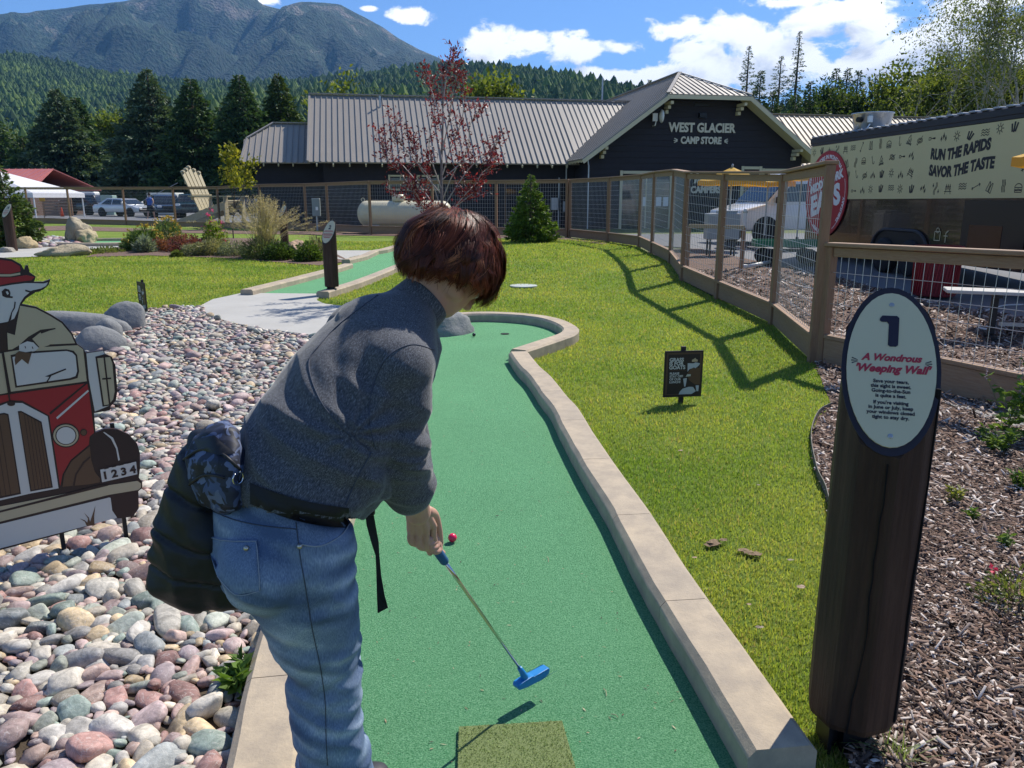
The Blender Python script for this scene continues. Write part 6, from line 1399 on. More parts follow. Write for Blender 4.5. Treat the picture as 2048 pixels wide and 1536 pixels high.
# ------------------------------------------------------------------ parking lot and left background
def propane():
    p = W(716, 430, 32.6); L_ = 3.9; t = thing('propane_tank', 'long cream propane tank lying behind the fence against the store', 'tank', (p.x + L_ / 2, 32.6, .18), R(5))
    r_ = .52; pr = []
    for k in range(7): a = R(90) * k / 6; pr.append((max(.001, r_ * math.sin(a)), -L_ / 2 + r_ * .75 * (1 - math.cos(a))))
    pr += [(r_, 0), ] + [(a, -b) for a, b in reversed(pr)]
    m = MB(); m.lathe(pr, c=(0, 0, .78), n=32, axis='x'); m.build('shell', mat('tank_cream', (.62, .56, .38), .4, noise=(2, (.5, .46, .35), .5)), t, smooth=True)
    m = MB(); m.lathe([(.25, 0), (.27, .03), (.27, .2), (.22, .27), (.001, .28)], c=(-.25, 0, 1.28), n=24); m.build('dome_cap', MATS['tank_cream'], t, smooth=True)
    for x in (-1.2, 1.2):
        m = MB(); m.box((x, 0, .17), (.3, .95, .34)); m.build('saddle', M_conc, t)
    for x in (-1.7, .4):
        m = MB(); c = Vector((x, 0, 1.34)); m.tube([c + Vector((.07 * math.cos(a), 0, .07 * math.sin(a))) for a in np.linspace(0, 6.28, 13)], .014, 6); m.build('lifting_eye', MATS['tank_cream'], t)
propane()
def giant_chair():
    b = base_at(430, 43.0, .13); t = thing('giant_chair', 'oversized cream wooden lawn chair standing behind the back fence', 'chair', b, R(-12)); M_c = mat('chair_cream', (.44, .38, .24), .6, noise=(3, (.38, .33, .20), .5)); k = 1.0
    for y in (-.75, .75):
        m = MB(); m.bar((1.15, y, 1.1), (-2.0, y, .05), .10, .38); m.build('side_rail', M_c, t)
        m = MB(); m.bar((1.15, y * 1.12, 0), (1.15, y * 1.12, 1.5), .34, .08, up=(1, 0, 0)); m.build('front_leg', M_c, t)
        m = MB(); m.box((.25, y * 1.2, 1.54), (2.3, .38, .07)); m.build('armrest', M_c, t)
    for i in range(6):
        f = i / 5; m = MB(); m.box((1.05 - 1.5 * f, 0, 1.28 - .5 * f), (.26, 1.5, .06), Matrix.Rotation(R(-18), 3, 'Y')); m.build('seat_slat', M_c, t)
    for i in range(5):
        y = -.62 + i * .31; top = 3.05 - abs(i - 2) * .13; m = MB(); m.bar((-.45, y, .62), (-.45 - (top - .62) * .40, y * 1.15, top), .27, .06, up=(1, 0, .4)); m.lathe([(.135, 0), (.10, .08), (.001, .12)], c=(-.45 - (top - .62) * .4, y * 1.15, top), n=10); m.build('back_slat', M_c, t)
    m = MB(); m.box((-.80, 0, 1.5), (.1, 1.8, .3)); m.box((-1.2, 0, 2.3), (.08, 1.5, .25)); m.build('cross_brace', M_c, t)
giant_chair()
lotz = .14
def lot(px, py): return G(px, py, lotz)
for (px, py, kd, pt, rz, lb, cat) in [(150, 431, 'suv', paint_k, R(-8), 'black wagon with a white roof box parked before the slatted wall', 'car'), (238, 434, 'sedan', paint_s, R(160), 'silver sedan seen from behind beside the green utility box', 'car'), (322, 436, 'suv', paint_k, R(120), 'black off-road car with its back to the lawn behind the walking person', 'car'), (378, 436, 'pickup', paint_g, R(105), 'dark green truck parked beside the black off-road car', 'truck'), (82, 431, 'sedan', paint_w, R(15), 'white car half hidden by the young spruce at the left', 'car'), (497, 431, 'sedan', paint_k, R(170), 'dark car behind the fountain grass', 'car'), (530, 428, 'sedan', mat('blue_car_paint', (.02, .05, .16), .25, coat=.7), R(10), 'blue car beyond the dark one by the annex', 'car')]:
    p = lot(px, py); car('parked_car' if cat == 'car' else 'parked_truck', lb, cat, (p.x, p.y + 1.0, lotz), rz, kd, pt, 'cars in the parking lot')
p = lot(155, 431); m = MB(); m.box((p.x + .5, p.y + .9, 1.92), (2.0, .85, .34), Matrix.Rotation(R(-8), 3, 'Z'), bev=.1); o = m.build('roof_box', M_white, None); setp(o, 'white roof box on top of the black wagon', 'roof box')
p = lot(292, 433); m = MB(); m.box((p.x, p.y + 4, 1.1), (2.4, 1.8, 1.8), bev=.05); o = m.build('white_trailer_box', mat('tarp_white', (.58, .60, .55), .7), None); setp(o, 'boxy white covered trailer behind the silver sedan', 'trailer')
def cone():
    p = lot(125, 434); t = thing('traffic_cone', 'orange traffic cone by the black wagon', 'traffic cone', p); m = MB(); m.lathe([(.14, .03), (.03, .72), (.025, .74), (.001, .74)], n=16); m.build('body', mat('cone_orange', (.75, .09, .03), .5), t, smooth=True); m = MB(); m.box((0, 0, .015), (.38, .38, .03), bev=.01); m.build('base', MATS['cone_orange'], t); m = MB(); m.lathe([(.092, .33), (.062, .50), (.06, .50), (.09, .33)], n=16); m.build('reflective_band', M_white, t)
cone()
p = lot(203, 432); ub = thing('utility_box', 'pale green utility box between the black wagon and the silver sedan', 'utility box', (p.x, p.y + 1.5, lotz)); m = MB(); m.box((0, 0, .85), (1.0, .8, 1.6), bev=.03); m.build('cabinet', mat('utility_green', (.30, .42, .36), .6), ub); m = MB(); m.box((0, 0, .03), (1.2, 1.0, .1)); m.build('pad', M_conc, ub); m = MB(); m.box((.0, -.41, .85), (.03, .02, 1.4)); m.box((.2, -.41, .9), (.06, .03, .2)); m.build('door_seam', M_steel, ub)
def lotperson():
    p = lot(394, 438); p = lot(394, 438); t = thing('person', 'person in blue sleeveless top and dark shorts crossing the parking lot', 'person', lot(303, 438))
    M_sk = mat('far_skin', (.42, .25, .18), .6)
    m = MB(); m.tube([(0, 0, 1.46), (0, 0, 1.55)], .055, 8); m.lathe([(.001, 1.52), (.07, 1.56), (.095, 1.65), (.085, 1.73), (.001, 1.78)], n=12)
    for s_ in (-1, 1):
        m.tube([(s_ * .19, 0, 1.42), (s_ * .27, -.02 * s_, 1.16), (s_ * .25, -.22, 1.0)], [.05, .042, .032], 8); m.tube([(s_ * .1, 0, .9), (s_ * .12, s_ * .14, .48), (s_ * .13, s_ * .26, .08)], [.09, .065, .045], 8); m.tube([(s_ * .13, s_ * .26, .05), (s_ * .13, s_ * .26 - .16, .04)], [.05, .04], 6)
    m.build('body', M_sk, t, smooth=True)
    m = MB(); m.lathe([(.15, .88), (.17, 1.0), (.165, 1.15), (.21, 1.36), (.17, 1.46), (.06, 1.5)], n=14); m.build('top', mat('blue_top', (.03, .10, .38), .8), t, smooth=True)
    m = MB(); m.lathe([(.15, .80), (.175, .86), (.16, .96)], n=14)
    for s_ in (-1, 1): m.tube([(s_ * .09, 0, .92), (s_ * .12, s_ * .13, .52)], [.12, .105], 10)
    m.build('shorts', mat('dark_shorts', (.015, .016, .02), .8), t, smooth=True)
    m = MB(); m.lathe([(.09, 1.62), (.105, 1.70), (.08, 1.79), (.001, 1.81)], n=12); m.build('hair', mat('far_hair', (.02, .015, .012), .7), t, smooth=True)
    pole = MB(); pole.tube([(lot(303, 438).x - 1.4, lot(303, 438).y - .25, .9), (lot(303, 438).x + 2.2, lot(303, 438).y - .25, 2.6)], .02, 6); o = pole.build('pole', M_steel, None); setp(o, 'long thin pole carried by the walking person in blue', 'pole')
lotperson()
# canopy, red-roofed building, slatted wall
def canopy():
    p = W(20, 400, 56); t = thing('canopy_tent', 'white canopy tent on thin poles at the left edge', 'canopy', (p.x, 56, lotz)); M_cv = mat('canvas_white', (.74, .74, .76), .8, trans=(.2, (1, 1, 1)))
    x1, y1, ze, zp = 3.6, 3.2, hgt(386, 56, lotz), hgt(340, 56, lotz)
    V = [(-5.5, -y1, ze), (x1, -y1, ze), (x1, y1, ze), (-5.5, y1, ze), (-2.2, 0, zp + .4), (-5.5, 0, zp + .4)]; F = [(0, 1, 4, 5), (1, 2, 4), (2, 3, 5, 4)]; V += [(-5.5, -y1, ze - .32), (x1, -y1, ze - .32), (x1, y1, ze - .32), (-5.5, y1, ze - .32)]; F += [(0, 6, 7, 1), (1, 7, 8, 2), (2, 8, 9, 3)]
    obj('cover', V, F, M_cv, t)
    for x, y in ((-5.3, -3), (3.5, -3), (3.5, 3), (-1, -3)):
        m = MB(); m.tube([(x, y, 0), (x, y, ze)], .05, 8); m.build('pole', M_white, t)
canopy()
def redshed():
    p = W(60, 380, 68); t = thing('red_roofed_building', 'low building with a faded red metal roof behind the white canopy', 'building', (p.x, 68, lotz), R(-6)); ze = hgt(379, 68, lotz); zr = hgt(341, 72, lotz)
    slab3w = lambda pts, mt, nm: obj(nm, [Vector(q) for q in pts] + [Vector(q) - Vector((0, 0, .08)) for q in pts], [(0, 1, 2, 3), (7, 6, 5, 4), (0, 4, 5, 1), (1, 5, 6, 2), (2, 6, 7, 3), (3, 7, 4, 0)], mt, t, fix=True)
    M_rr = mat('red_roof', (.42, .12, .11), .5, noise=(1, (.5, .2, .18), .5)); slab3w([(-9, -4.4, ze), (3.6, -4.4, ze), (2.4, 0, zr), (-9, 0, zr)], M_rr, 'roof'); slab3w([(-9, 4.4, ze), (3.6, 4.4, ze), (2.4, 0, zr), (-9, 0, zr)], M_rr, 'roof')
    m = MB(); m.box((-3, 0, (ze - .1) / 2), (11.6, 7.6, ze - .1)); m.build('wall', mat('brown_wall', (.14, .09, .07), .8), t)
    x = -8.8
    while x < 3.4: m = MB(); m.bar((x, -4.42, ze + .02), (min(x, 2.4), 0, zr + .02), .04, .04); m.build('roof_rib', M_rr, t); x += .6
redshed()
def slatwall():
    a = lot(88, 424); b = lot(140, 424); a = W(88, 410, 63.5); b = W(142, 410, 63.5); t = thing('slatted_wall', 'brown horizontal slatted wall behind the black wagon', 'wall', (a.x, 63.5, lotz)); L_ = b.x - a.x
    for k in range(9):
        m = MB(); m.box((L_ / 2, 0, .15 + k * .24), (L_, .04, .2)); m.build('slat', mat('slat_brown', (.24, .16, .12), .8), t)
    for x in (0, L_ / 2, L_): m = MB(); m.box((x, .05, 1.15), (.1, .08, 2.3)); m.build('post', M_cedar, t)
slatwall()
p = W(85, 405, 58); pd = thing('paddle_sign', 'upright yellow paddle standing beside a planter at the left', 'sign', (p.x, 58, lotz)); m = MB(); m.box((0, 0, 1.75), (.42, .05, 1.1), bev=.02); m.lathe([(.21, 0), (.1, .14), (.001, .16)], c=(0, 0, 2.3), n=10); m.build('blade', mat('paddle_yellow', (.62, .38, .03), .5), pd); m = MB(); m.tube([(0, 0, 0), (0, 0, 1.3)], .03, 6); m.build('shaft', M_cedar, pd)
mound('barrel planter shrub beside the yellow paddle', Vector((p.x - .9, 57, .5)), .8, .8, 900, ((.14, .10, .05), (.3, .24, .12)), 601, leaf=.16, name='planter_shrub'); m = MB(); m.lathe([(.4, 0), (.5, .3), (.46, .6), (.001, .6)], n=14); o = m.build('barrel_planter', M_cedar, None); o.location = (p.x - .9, 57, lotz); setp(o, 'brown barrel planter beside the yellow paddle', 'planter')
p = W(633, 420, 33.9); eb = thing('electric_box', 'grey electric meter box mounted behind the fence left of the propane tank', 'electric box', (p.x, 33.9, .2)); m = MB(); m.box((0, 0, 1.0), (.34, .16, .75), bev=.02); m.build('box', mat('electric_grey', (.25, .28, .27), .5), eb); m = MB(); m.box((.04, -.09, .95), (.1, .03, .14)); m.build('label_plate', M_white, eb); m = MB(); m.tube([(0, 0, 0), (0, 0, .7)], .04, 6); m.build('conduit', M_steel, eb)

# ------------------------------------------------------------------ numbered log posts
M_log = mat('stained_log', (.042, .021, .013), .62, noise=(7, (.105, .062, .040), .75, (1, 1, .18)), noise2=(60, (.022, .013, .010), .6, (1, 1, .05)), bump=(16, .9, .012, (1, 1, .07)), spec=.25)
M_halo = mat('halo_dark', (.018, .014, .024), .55); M_plate = mat('plate_cream', (.62, .55, .36), .55, noise=(3, (.56, .50, .33), .5)); M_red = mat('script_red', (.42, .03, .05), .5); M_navy = mat('navy_print', (.018, .014, .03), .5)
def log_post(label, base, rad, zb, zhi, zlo, nrm, seed=0, num='1', full=False, lean=(0, 0), script=None):
    t = thing('sign_post', label, 'sign post', base); n = 72; g = random.Random(seed); nx, ny = nrm
    NF = 9; cuts_ = sorted((q + g.uniform(-.28, .28)) * 2 * math.pi / NF for q in range(NF)); off_ = [g.uniform(-.012, .012) for _ in range(NF)]
    def facr(a, zf): return rad * 1.035 * min((.955 + off_[q] + .012 * mnoise.noise(Vector((q * 3.1, zf * 2.2, seed)))) / max(.2, math.cos(a - cuts_[q] - .05 * mnoise.noise(Vector((q * 5.7, zf * 3, 1))))) for q in range(NF) if math.cos(a - cuts_[q]) > .5)
    V = []; rows = 24
    def top(x, y): f = (x * nx + y * ny) / rad; return zhi + (zlo - zhi) * (f + 1) / 2
    for i in range(rows + 1):
        f = i / rows
        for j in range(n):
            a = 2 * math.pi * j / n; fr = min(facr(a, f), rad * 1.06); x, y = fr * math.cos(a), fr * math.sin(a); k = 1.0 - (.05 if i == 0 else 0) + .008 * mnoise.noise(Vector((math.cos(a) * 1.5 + seed, math.sin(a) * 1.5, f * 3)))
            zt = top(x, y); z = zb + (zt - zb) * f
            if i == 1: z = zb + .02
            V.append((x * k + lean[0] * (z - zb), y * k + lean[1] * (z - zb), z))
    F = [(i * n + j, i * n + (j + 1) % n, (i + 1) * n + (j + 1) % n, (i + 1) * n + j) for i in range(rows) for j in range(n)] + [tuple(range(n - 1, -1, -1)), tuple(rows * n + j for j in range(n))]
    o = obj('log', V, F, M_log, t)
    # frame of the cut
    N_ = Vector((nx * (zhi - zlo) / (2 * rad), ny * (zhi - zlo) / (2 * rad), 1)).normalized(); X = Vector((-ny, nx, 0)).normalized(); Y = N_.cross(X); zm = (zhi + zlo) / 2; c = Vector((lean[0] * (zm - zb), lean[1] * (zm - zb), zm))
    Mx = Matrix((X, Y, N_)).transposed().to_4x4(); Mx.translation = Vector(base) + c; hl = math.hypot(zhi - zlo, 2 * rad) / 2
    def ell(a, b, k=40): return [(a * math.cos(2 * math.pi * i / k), b * math.sin(2 * math.pi * i / k)) for i in range(k)]
    m = MB(); m.prism(ell(rad * 1.02, hl * 1.02), Mx @ Matrix.Translation((0, 0, .0015)), .004); m.build('cut_face', M_halo, t, world=True)
    m = MB(); m.prism(ell(rad * .915, hl * .93), Mx @ Matrix.Translation((0, hl * .005, .0058)), .006); pl = m.build('name_plate', M_plate, t, world=True)
    Mt = Mx @ Matrix.Translation((0, 0, .0125)); s_ = rad / .13
    def tx(b, sz, y, mt, **k): text(b, sz * s_, Mt @ Matrix.Translation((0, y * s_, 0)), mt, pl, extrude=.0006, **k)
    if full:
        P = [(-.030, .150), (-.024, .158), (.014, .158), (.020, .152), (.017, .070), (.012, .065), (-.004, .065), (-.009, .070), (-.007, .132), (-.012, .139), (-.026, .139), (-.031, .143)]
        m = MB(); m.prism([(a * .95 - .0, b * .95 + .0) for a, b in P], Mt, .0012); m.build('numeral', M_navy, pl, world=True)
        tx('A Wondrous', .029, .032, M_red, shear=.35, offset=.0011); tx("'Weeping Wall'", .032, -.002, M_red, shear=.35, offset=.0012)
        for i, ln in enumerate(['Save your tears,', 'this sight is sweet.', 'Going-to-the-Sun', 'is quite a feat.']): tx(ln, .0145, -.040 - i * .0145, M_navy, offset=.00035)
        for i, ln in enumerate(["If you're visiting", 'in June or July, keep', 'your windows closed', 'tight to stay dry.']): tx(ln, .0145, -.104 - i * .0145, M_navy, offset=.00035)
        for sx in (-1, 1):
            m = MB()
            for a in (-.35, 0, .35):
                u = Vector((math.cos(a) * sx, math.sin(a), 0)); c0 = Vector((sx * .076, .018, 0)); q = c0 + u * .006; e = c0 + u * .022; nn = Vector((-u.y, u.x, 0))
                m.add([Mt @ (q - nn * .0006), Mt @ (e - nn * .0017), Mt @ (e + nn * .0017), Mt @ (q + nn * .0006)], [(0, 1, 2, 3)])
            m.build('burst_mark', M_navy, pl, world=True)
        for y in (.182, -.185):
            m = MB(); m.lathe([(.0065, .0), (.0065, .0015), (.004, .003), (.001, .003)], n=14); q = Mt @ Matrix.Translation((0, y, -.0005)); V2 = [q @ Vector(v) for v in m.V]; obj('screw', V2, m.F, M_steel, pl, world=True)
        # drying cracks
        for a0, zz0, zz1 in ((-1.95, .12, .93), (-.75, .14, 1.12)):
            P = []; k = 15
            for i in range(k + 1): z = zz0 + (zz1 - zz0) * i / k; a = a0 + .16 * mnoise.noise(Vector((z * 3, a0, 0))) + .05 * mnoise.noise(Vector((z * 14, a0, 2))) + (.08 * i / k); P.append(Vector((math.cos(a) * rad * 1.004 + lean[0] * (z - zb), math.sin(a) * rad * 1.004 + lean[1] * (z - zb), z)))
            m = MB()
            for a, b in zip(P[:-1], P[1:]): m.bar(a, b, (.0014 + .0016 * abs(math.sin(a.z * 9))) if a0 < -1 else .006, .012, up=(math.cos(a0), math.sin(a0), 0))
            m.build('crack', mat('crack_black', (.006, .005, .005), 1.0), t)
    else:
        tx(num, .11, .09, M_navy, offset=.004); tx('Name', .02, 0, M_red, shear=.3) if False else None
        m = MB()
        for i, (yy, w) in enumerate(((.02, .08), (.0, .1), (-.04, .09), (-.058, .1), (-.076, .085), (-.105, .08), (-.12, .06))):
            m.prism([(-w, yy * s_ - .004), (w, yy * s_ - .004), (w, yy * s_ + .004), (-w, yy * s_ + .004)], Mt, .0008)
        m.build('text_lines', M_red, pl, world=True)
    m = MB(); m.box((-.03, 0, zb / 2 + .01), (.09, .012, zb + .12)); m.box((-.07, 0, zb / 2 + .01), (.012, .09, zb + .12)); m.box((.01, 0, zb / 2), (.08, .08, zb + .06)); m.build('metal_foot', M_black, t)
    return t
log_post('large dark log post numbered 1 in the right foreground', (1.006, 2.0, 0), .119, .115, 1.354, .955, (-.285, -.958), 1, '1', True)
b = GZ(665, 592); log_post('dark log post numbered 2 beside the start of the second green', b, .115, .16, 1.24, .86, (-.42, -.90), 2, '2')
b = GZ(571, 505); log_post('far log post with a cream oval behind the fountain grass', b, .11, .1, 1.35, 1.02, (-.55, -.83), 3, '3')
b = GZ(26, 503); log_post('dark log post with a cream oval at the left edge by the young spruce', b, .135, .0, 1.38, .98, (-.35, -.93), 4, '18')

# ------------------------------------------------------------------ lawn notices
def notice(label, base, rz, full=True, w=.315, h=.375, z0=.06, tilt=0):
    t = thing('lawn_notice', label, 'sign', base, rz); Mb = mat('notice_brown', (.022, .013, .010), .5); Mk = mat('notice_stake', (.02, .015, .013), .7); Mf = mat('notice_frame', (.085, .045, .022), .5); Mtx = mat('notice_print', (.55, .53, .47), .5)
    m = MB(); m.box((0, .022, (z0 + h + .03) / 2), (.035, .028, z0 + h + .03)); m.build('stake', Mk, t)
    m = MB(); m.box((0, 0, z0 + h / 2), (w, .012, h), bev=.002); bd = m.build('board', Mb, t)
    Ml = parent_matrix(t) @ basis((0, -.0065, z0), (1, 0, 0), (0, 0, 1))
    def rect(nm, x0, y0, x1, y1, mt, d=0.0): m = MB(); m.prism([(x0, y0), (x1, y0), (x1, y1), (x0, y1)], Ml @ Matrix.Translation((0, 0, d)), .0008); return m
    m = MB()
    for r4 in ((-w / 2 + .014, .018, -w / 2 + .028, h - .014), (w / 2 - .028, .20, w / 2 - .014, h - .014), (-w / 2 + .028, h - .028, w / 2 - .028, h - .014), (-w / 2 + .028, .018, -.01, .026)): m.prism([(r4[0], r4[1]), (r4[2], r4[1]), (r4[2], r4[3]), (r4[0], r4[3])], Ml, .0008)
    m.build('painted_frame', Mf, bd, world=True)
    for i, ln in enumerate(['GRASS', 'IS FOR', 'GOATS']): text(ln, .040, Ml @ Matrix.Translation((-w / 2 + .038, h - .072 - i * .031, .001)), Mtx, bd, align='LEFT', offset=.0014, extrude=.0006)
    for i, ln in enumerate(['PLEASE', 'STAY OFF', 'OF OUR', 'LUNCH!']): text(ln, .025, Ml @ Matrix.Translation((-w / 2 + .045, h - .183 - i * .023, .001)), Mtx, bd, align='LEFT', offset=.0007, extrude=.0006)
    m = MB(); m.prism([(-w / 2 + .04, h - .158), (0.02, h - .158), (.02, h - .155), (-w / 2 + .04, h - .155)], Ml, .0012); m.build('rule', Mf, bd, world=True)
    shapes = [('tan', (.45, .34, .2), [(.065, .285), (.11, .285), (.112, .30), (.098, .306), (.09, .316), (.078, .306), (.064, .30)]), ('head', (.42, .43, .42), [(.03, .275), (.075, .272), (.095, .28), (.13, .272), (.128, .262), (.118, .25), (.095, .232), (.085, .24), (.065, .232), (.045, .225), (.033, .205)]), ('coat', (.10, .05, .022), [(.065, .232), (.11, .238), (.14, .228), (.142, .10), (.10, .10), (.05, .135), (.03, .19)]), ('arm', (.45, .44, .36), [(.02, .165), (.06, .17), (.06, .185), (.03, .185)]), ('leg', (.42, .43, .42), [(.0, .15), (.03, .155), (.028, .125), (.022, .085), (.012, .085)]), ('leg', (.42, .43, .42), [(.105, .092), (.132, .092), (.13, .045), (.115, .045)]), ('rock', (.40, .42, .40), [(-.03, .022), (.075, .022), (.11, .045), (.085, .08), (.05, .082), (.0, .068), (-.022, .045)])]
    for k, (nm, col, P) in enumerate(shapes): m = MB(); m.prism(P, Ml @ Matrix.Translation((0, 0, .0009 * (k % 2))), .001); m.build('printed_shape', mat('print_' + str(col), col, .5), bd, world=True)
    return t
b = GZ(1363, 808); notice('dark brown notice on a stake in the right lawn, facing the camera', b, R(7))
b = GZ(288, 626); notice('brown notice on a stake among the cobbles by the grey boulders', b, R(-48), w=.34, h=.40, z0=.04)

# ------------------------------------------------------------------ painted car-shaped board at the left
def cutout():
    ba = R(35); D_ = Vector((math.cos(ba), math.sin(ba), 0)); Nb = Vector((math.sin(ba), -math.cos(ba), 0)); P0 = G(0, 1095, .12)
    def hit(px, py):
        r_ = rayv(px, py); o_ = Vector((0, 0, CAMH)); t_ = (P0 - o_).dot(Nb) / r_.dot(Nb); q = o_ + r_ * t_ - P0; return (q.dot(D_), q.z)
    base = Vector((P0.x, P0.y, 0)); t = thing('goat_car_board', 'painted cut-out board of a goat in a red hat leaning from a red vintage car', 'photo board', base, 0)
    Mx = Matrix((D_, ZV, Nb)).transposed().to_4x4(); Mx.translation = P0
    C_ = dict(black=(.028, .014, .014), white=(.55, .53, .49), red=(.30, .018, .022), tan=(.44, .37, .24), brown=(.105, .055, .03), dark=(.035, .016, .014))
    Mm = {k: mat('board_' + k, v, .42, spec=.4) for k, v in C_.items()}
    seq = [0]
    def poly(pts, col, nm, layer): m = MB(); m.prism([hit(*p) for p in pts], Mx @ Matrix.Translation((0, 0, .0002 + layer * .0011)), .001); return m.build(nm, Mm[col], bd, world=True)
    def z2(x, y): return (x * .4035, 500 + y * .4036)       # from the enlarged crop back to the photograph
    def Z(*a): return [z2(x, y) for x, y in a]
    out = Z((-900, 60), (-500, 0), (-60, 30), (0, 38), (60, 46), (105, 72), (120, 100), (128, 75), (140, 78), (146, 110), (178, 132), (168, 158), (215, 158), (250, 145), (242, 172), (215, 196), (175, 210), (130, 240), (108, 268), (180, 282), (250, 318), (310, 355), (360, 415), (382, 465), (410, 485), (425, 508), (514, 497), (522, 516), (555, 530), (572, 570), (582, 700), (575, 745), (548, 775), (545, 795), (466, 808), (474, 905), (520, 886), (580, 888), (640, 915), (680, 960), (694, 1010), (694, 1085), (688, 1128), (705, 1150), (705, 1180), (686, 1195), (688, 1280), (660, 1320), (600, 1330), (560, 1330), (300, 1408), (0, 1488), (-900, 1735))
    m = MB(); m.prism([hit(*p) for p in out], Mx @ Matrix.Translation((0, 0, -.022)), .022); bd = m.build('panel', Mm['black'], t, world=True)
    poly(Z((-900, 75), (-500, 15), (0, 48), (58, 56), (98, 80), (102, 105), (50, 118), (0, 116), (-500, 90), (-900, 120)), 'red', 'hat_crown', 0)
    poly(Z((-900, 128), (-500, 100), (0, 120), (52, 120), (100, 112), (101, 122), (50, 131), (0, 131), (-500, 112), (-900, 140)), 'tan', 'hat_band', 0)
    poly(Z((-900, 150), (-500, 120), (0, 136), (60, 136), (130, 124), (172, 134), (155, 150), (60, 162), (0, 174), (-500, 150), (-900, 180)), 'red', 'hat_brim', 0)
    poly(Z((0, 182), (60, 172), (125, 164), (165, 164), (215, 166), (238, 160), (228, 178), (205, 190), (160, 200), (120, 232), (100, 262), (88, 300), (70, 340), (35, 356), (0, 362), (-300, 350), (-300, 190)), 'white', 'goat_face', 0)
    poly(Z((8, 205), (25, 190), (45, 196), (52, 212), (50, 228), (64, 230), (62, 238), (30, 236), (12, 228)), 'black', 'eye', 1); poly(Z((28, 206), (38, 204), (44, 216), (36, 222)), 'white', 'eye_glint', 2)
    poly(Z((72, 255), (78, 258), (74, 288), (60, 310), (55, 345), (40, 356), (56, 308), (68, 285)), 'black', 'jaw_line', 1)
    poly(Z((125, 196), (150, 203), (190, 198), (215, 186), (222, 190), (195, 206), (150, 212), (125, 204)), 'black', 'ear_line', 1)
    poly(Z((0, 366), (40, 360), (36, 380), (28, 420), (34, 495), (0, 500)), 'dark', 'beard', 1)
    poly(Z((100, 276), (178, 290), (245, 325), (305, 362), (352, 418), (372, 462), (240, 468), (190, 420), (250, 398), (276, 392), (274, 386), (200, 395), (140, 430), (90, 475), (60, 492), (40, 494), (36, 410), (74, 422), (84, 360)), 'tan', 'shirt', 0)
    poly(Z((200, 408), (246, 470), (200, 486), (160, 440)), 'tan', 'cuff', 1); poly(Z((95, 470), (135, 452), (165, 458), (192, 485), (158, 512), (95, 500)), 'white', 'forearm', 1); poly(Z((78, 512), (95, 500), (156, 512), (140, 566), (108, 540), (76, 570), (72, 545)), 'brown', 'hoof', 3)
    for c in ((124, 482), (160, 484)): poly(Z((c[0] - 3, c[1] - 6), (c[0] + 2, c[1] - 6), (c[0] + 5, c[1] + 5), (c[0] + 1, c[1] + 5)), 'black', 'tuft_mark', 2)
    poly(Z((-900, 560), (0, 512), (12, 512), (44, 706), (0, 714), (-900, 870)), 'tan', 'windscreen_frame', 0); poly(Z((20, 508), (160, 484), (330, 474), (385, 472), (412, 492), (430, 650), (54, 702)), 'tan', 'windscreen_frame', 0)
    poly(Z((52, 520), (150, 502), (330, 492), (366, 500), (382, 520), (392, 600), (384, 634), (350, 644), (76, 682)), 'black', 'window_rim', 1); poly(Z((62, 530), (150, 512), (330, 500), (358, 508), (374, 524), (382, 600), (374, 624), (346, 634), (84, 672)), 'white', 'window_pane', 2)
    poly(Z((222, 626), (325, 586), (328, 592), (255, 622), (236, 652), (230, 650), (244, 628)), 'black', 'wiper', 3)
    poly(Z((428, 512), (512, 500), (518, 516), (545, 770), (470, 800), (440, 640)), 'white', 'mirror_back', 0); poly(Z((472, 528), (518, 516), (548, 528), (566, 560), (578, 700), (568, 744), (545, 770), (508, 776)), 'black', 'mirror_rim', 1); poly(Z((482, 536), (545, 530), (556, 560), (568, 700), (560, 740), (540, 764), (516, 768)), 'tan', 'mirror_glass', 2); poly(Z((506, 634), (550, 631), (550, 639), (506, 642)), 'black', 'mirror_bar', 3); poly(Z((510, 516), (518, 516), (548, 770), (540, 772)), 'black', 'mirror_bar', 3)
    poly(Z((-900, 880), (0, 722), (432, 660), (440, 700), (466, 905), (444, 925), (440, 965), (350, 1040), (310, 1110), (298, 1170), (272, 1000), (244, 820), (110, 746), (50, 744), (0, 760), (-900, 960)), 'red', 'bonnet', 0)
    poly(Z((244, 806), (428, 655), (434, 660), (250, 815)), 'black', 'crease', 1); poly(Z((278, 830), (436, 692), (440, 700), (284, 838)), 'white', 'chrome_strip', 1)
    poly(Z((0, 772), (40, 756), (110, 758), (236, 824), (290, 1180), (150, 1206), (0, 1240), (-300, 1320), (-300, 840)), 'white', 'grille_surround', 1)
    poly(Z((88, 798), (104, 796), (206, 850), (262, 1176), (150, 1196)), 'black', 'grille_edge', 2); poly(Z((94, 806), (106, 804), (200, 856), (254, 1170), (156, 1188)), 'brown', 'grille', 3); poly(Z((-120, 830), (20, 806), (42, 812), (104, 1208), (0, 1230), (-120, 1258)), 'black', 'grille_edge', 2); poly(Z((-110, 838), (20, 814), (36, 820), (96, 1200), (0, 1220), (-110, 1246)), 'brown', 'grille', 3)
    for k in range(5): a = 118 + k * 17; b2 = 172 + k * 17; poly(Z((a, 812 + k * 8), (a + 3, 813 + k * 8), (b2 + 3, 1184 - k * 3), (b2, 1185 - k * 3)), 'dark', 'grille_bar', 4)
    for k in range(4): a = -80 + k * 24; b2 = -20 + k * 24; poly(Z((a, 838 - k * 5), (a + 3, 838 - k * 5), (b2 + 3, 1230 - k * 6), (b2, 1230 - k * 6)), 'dark', 'grille_bar', 4)
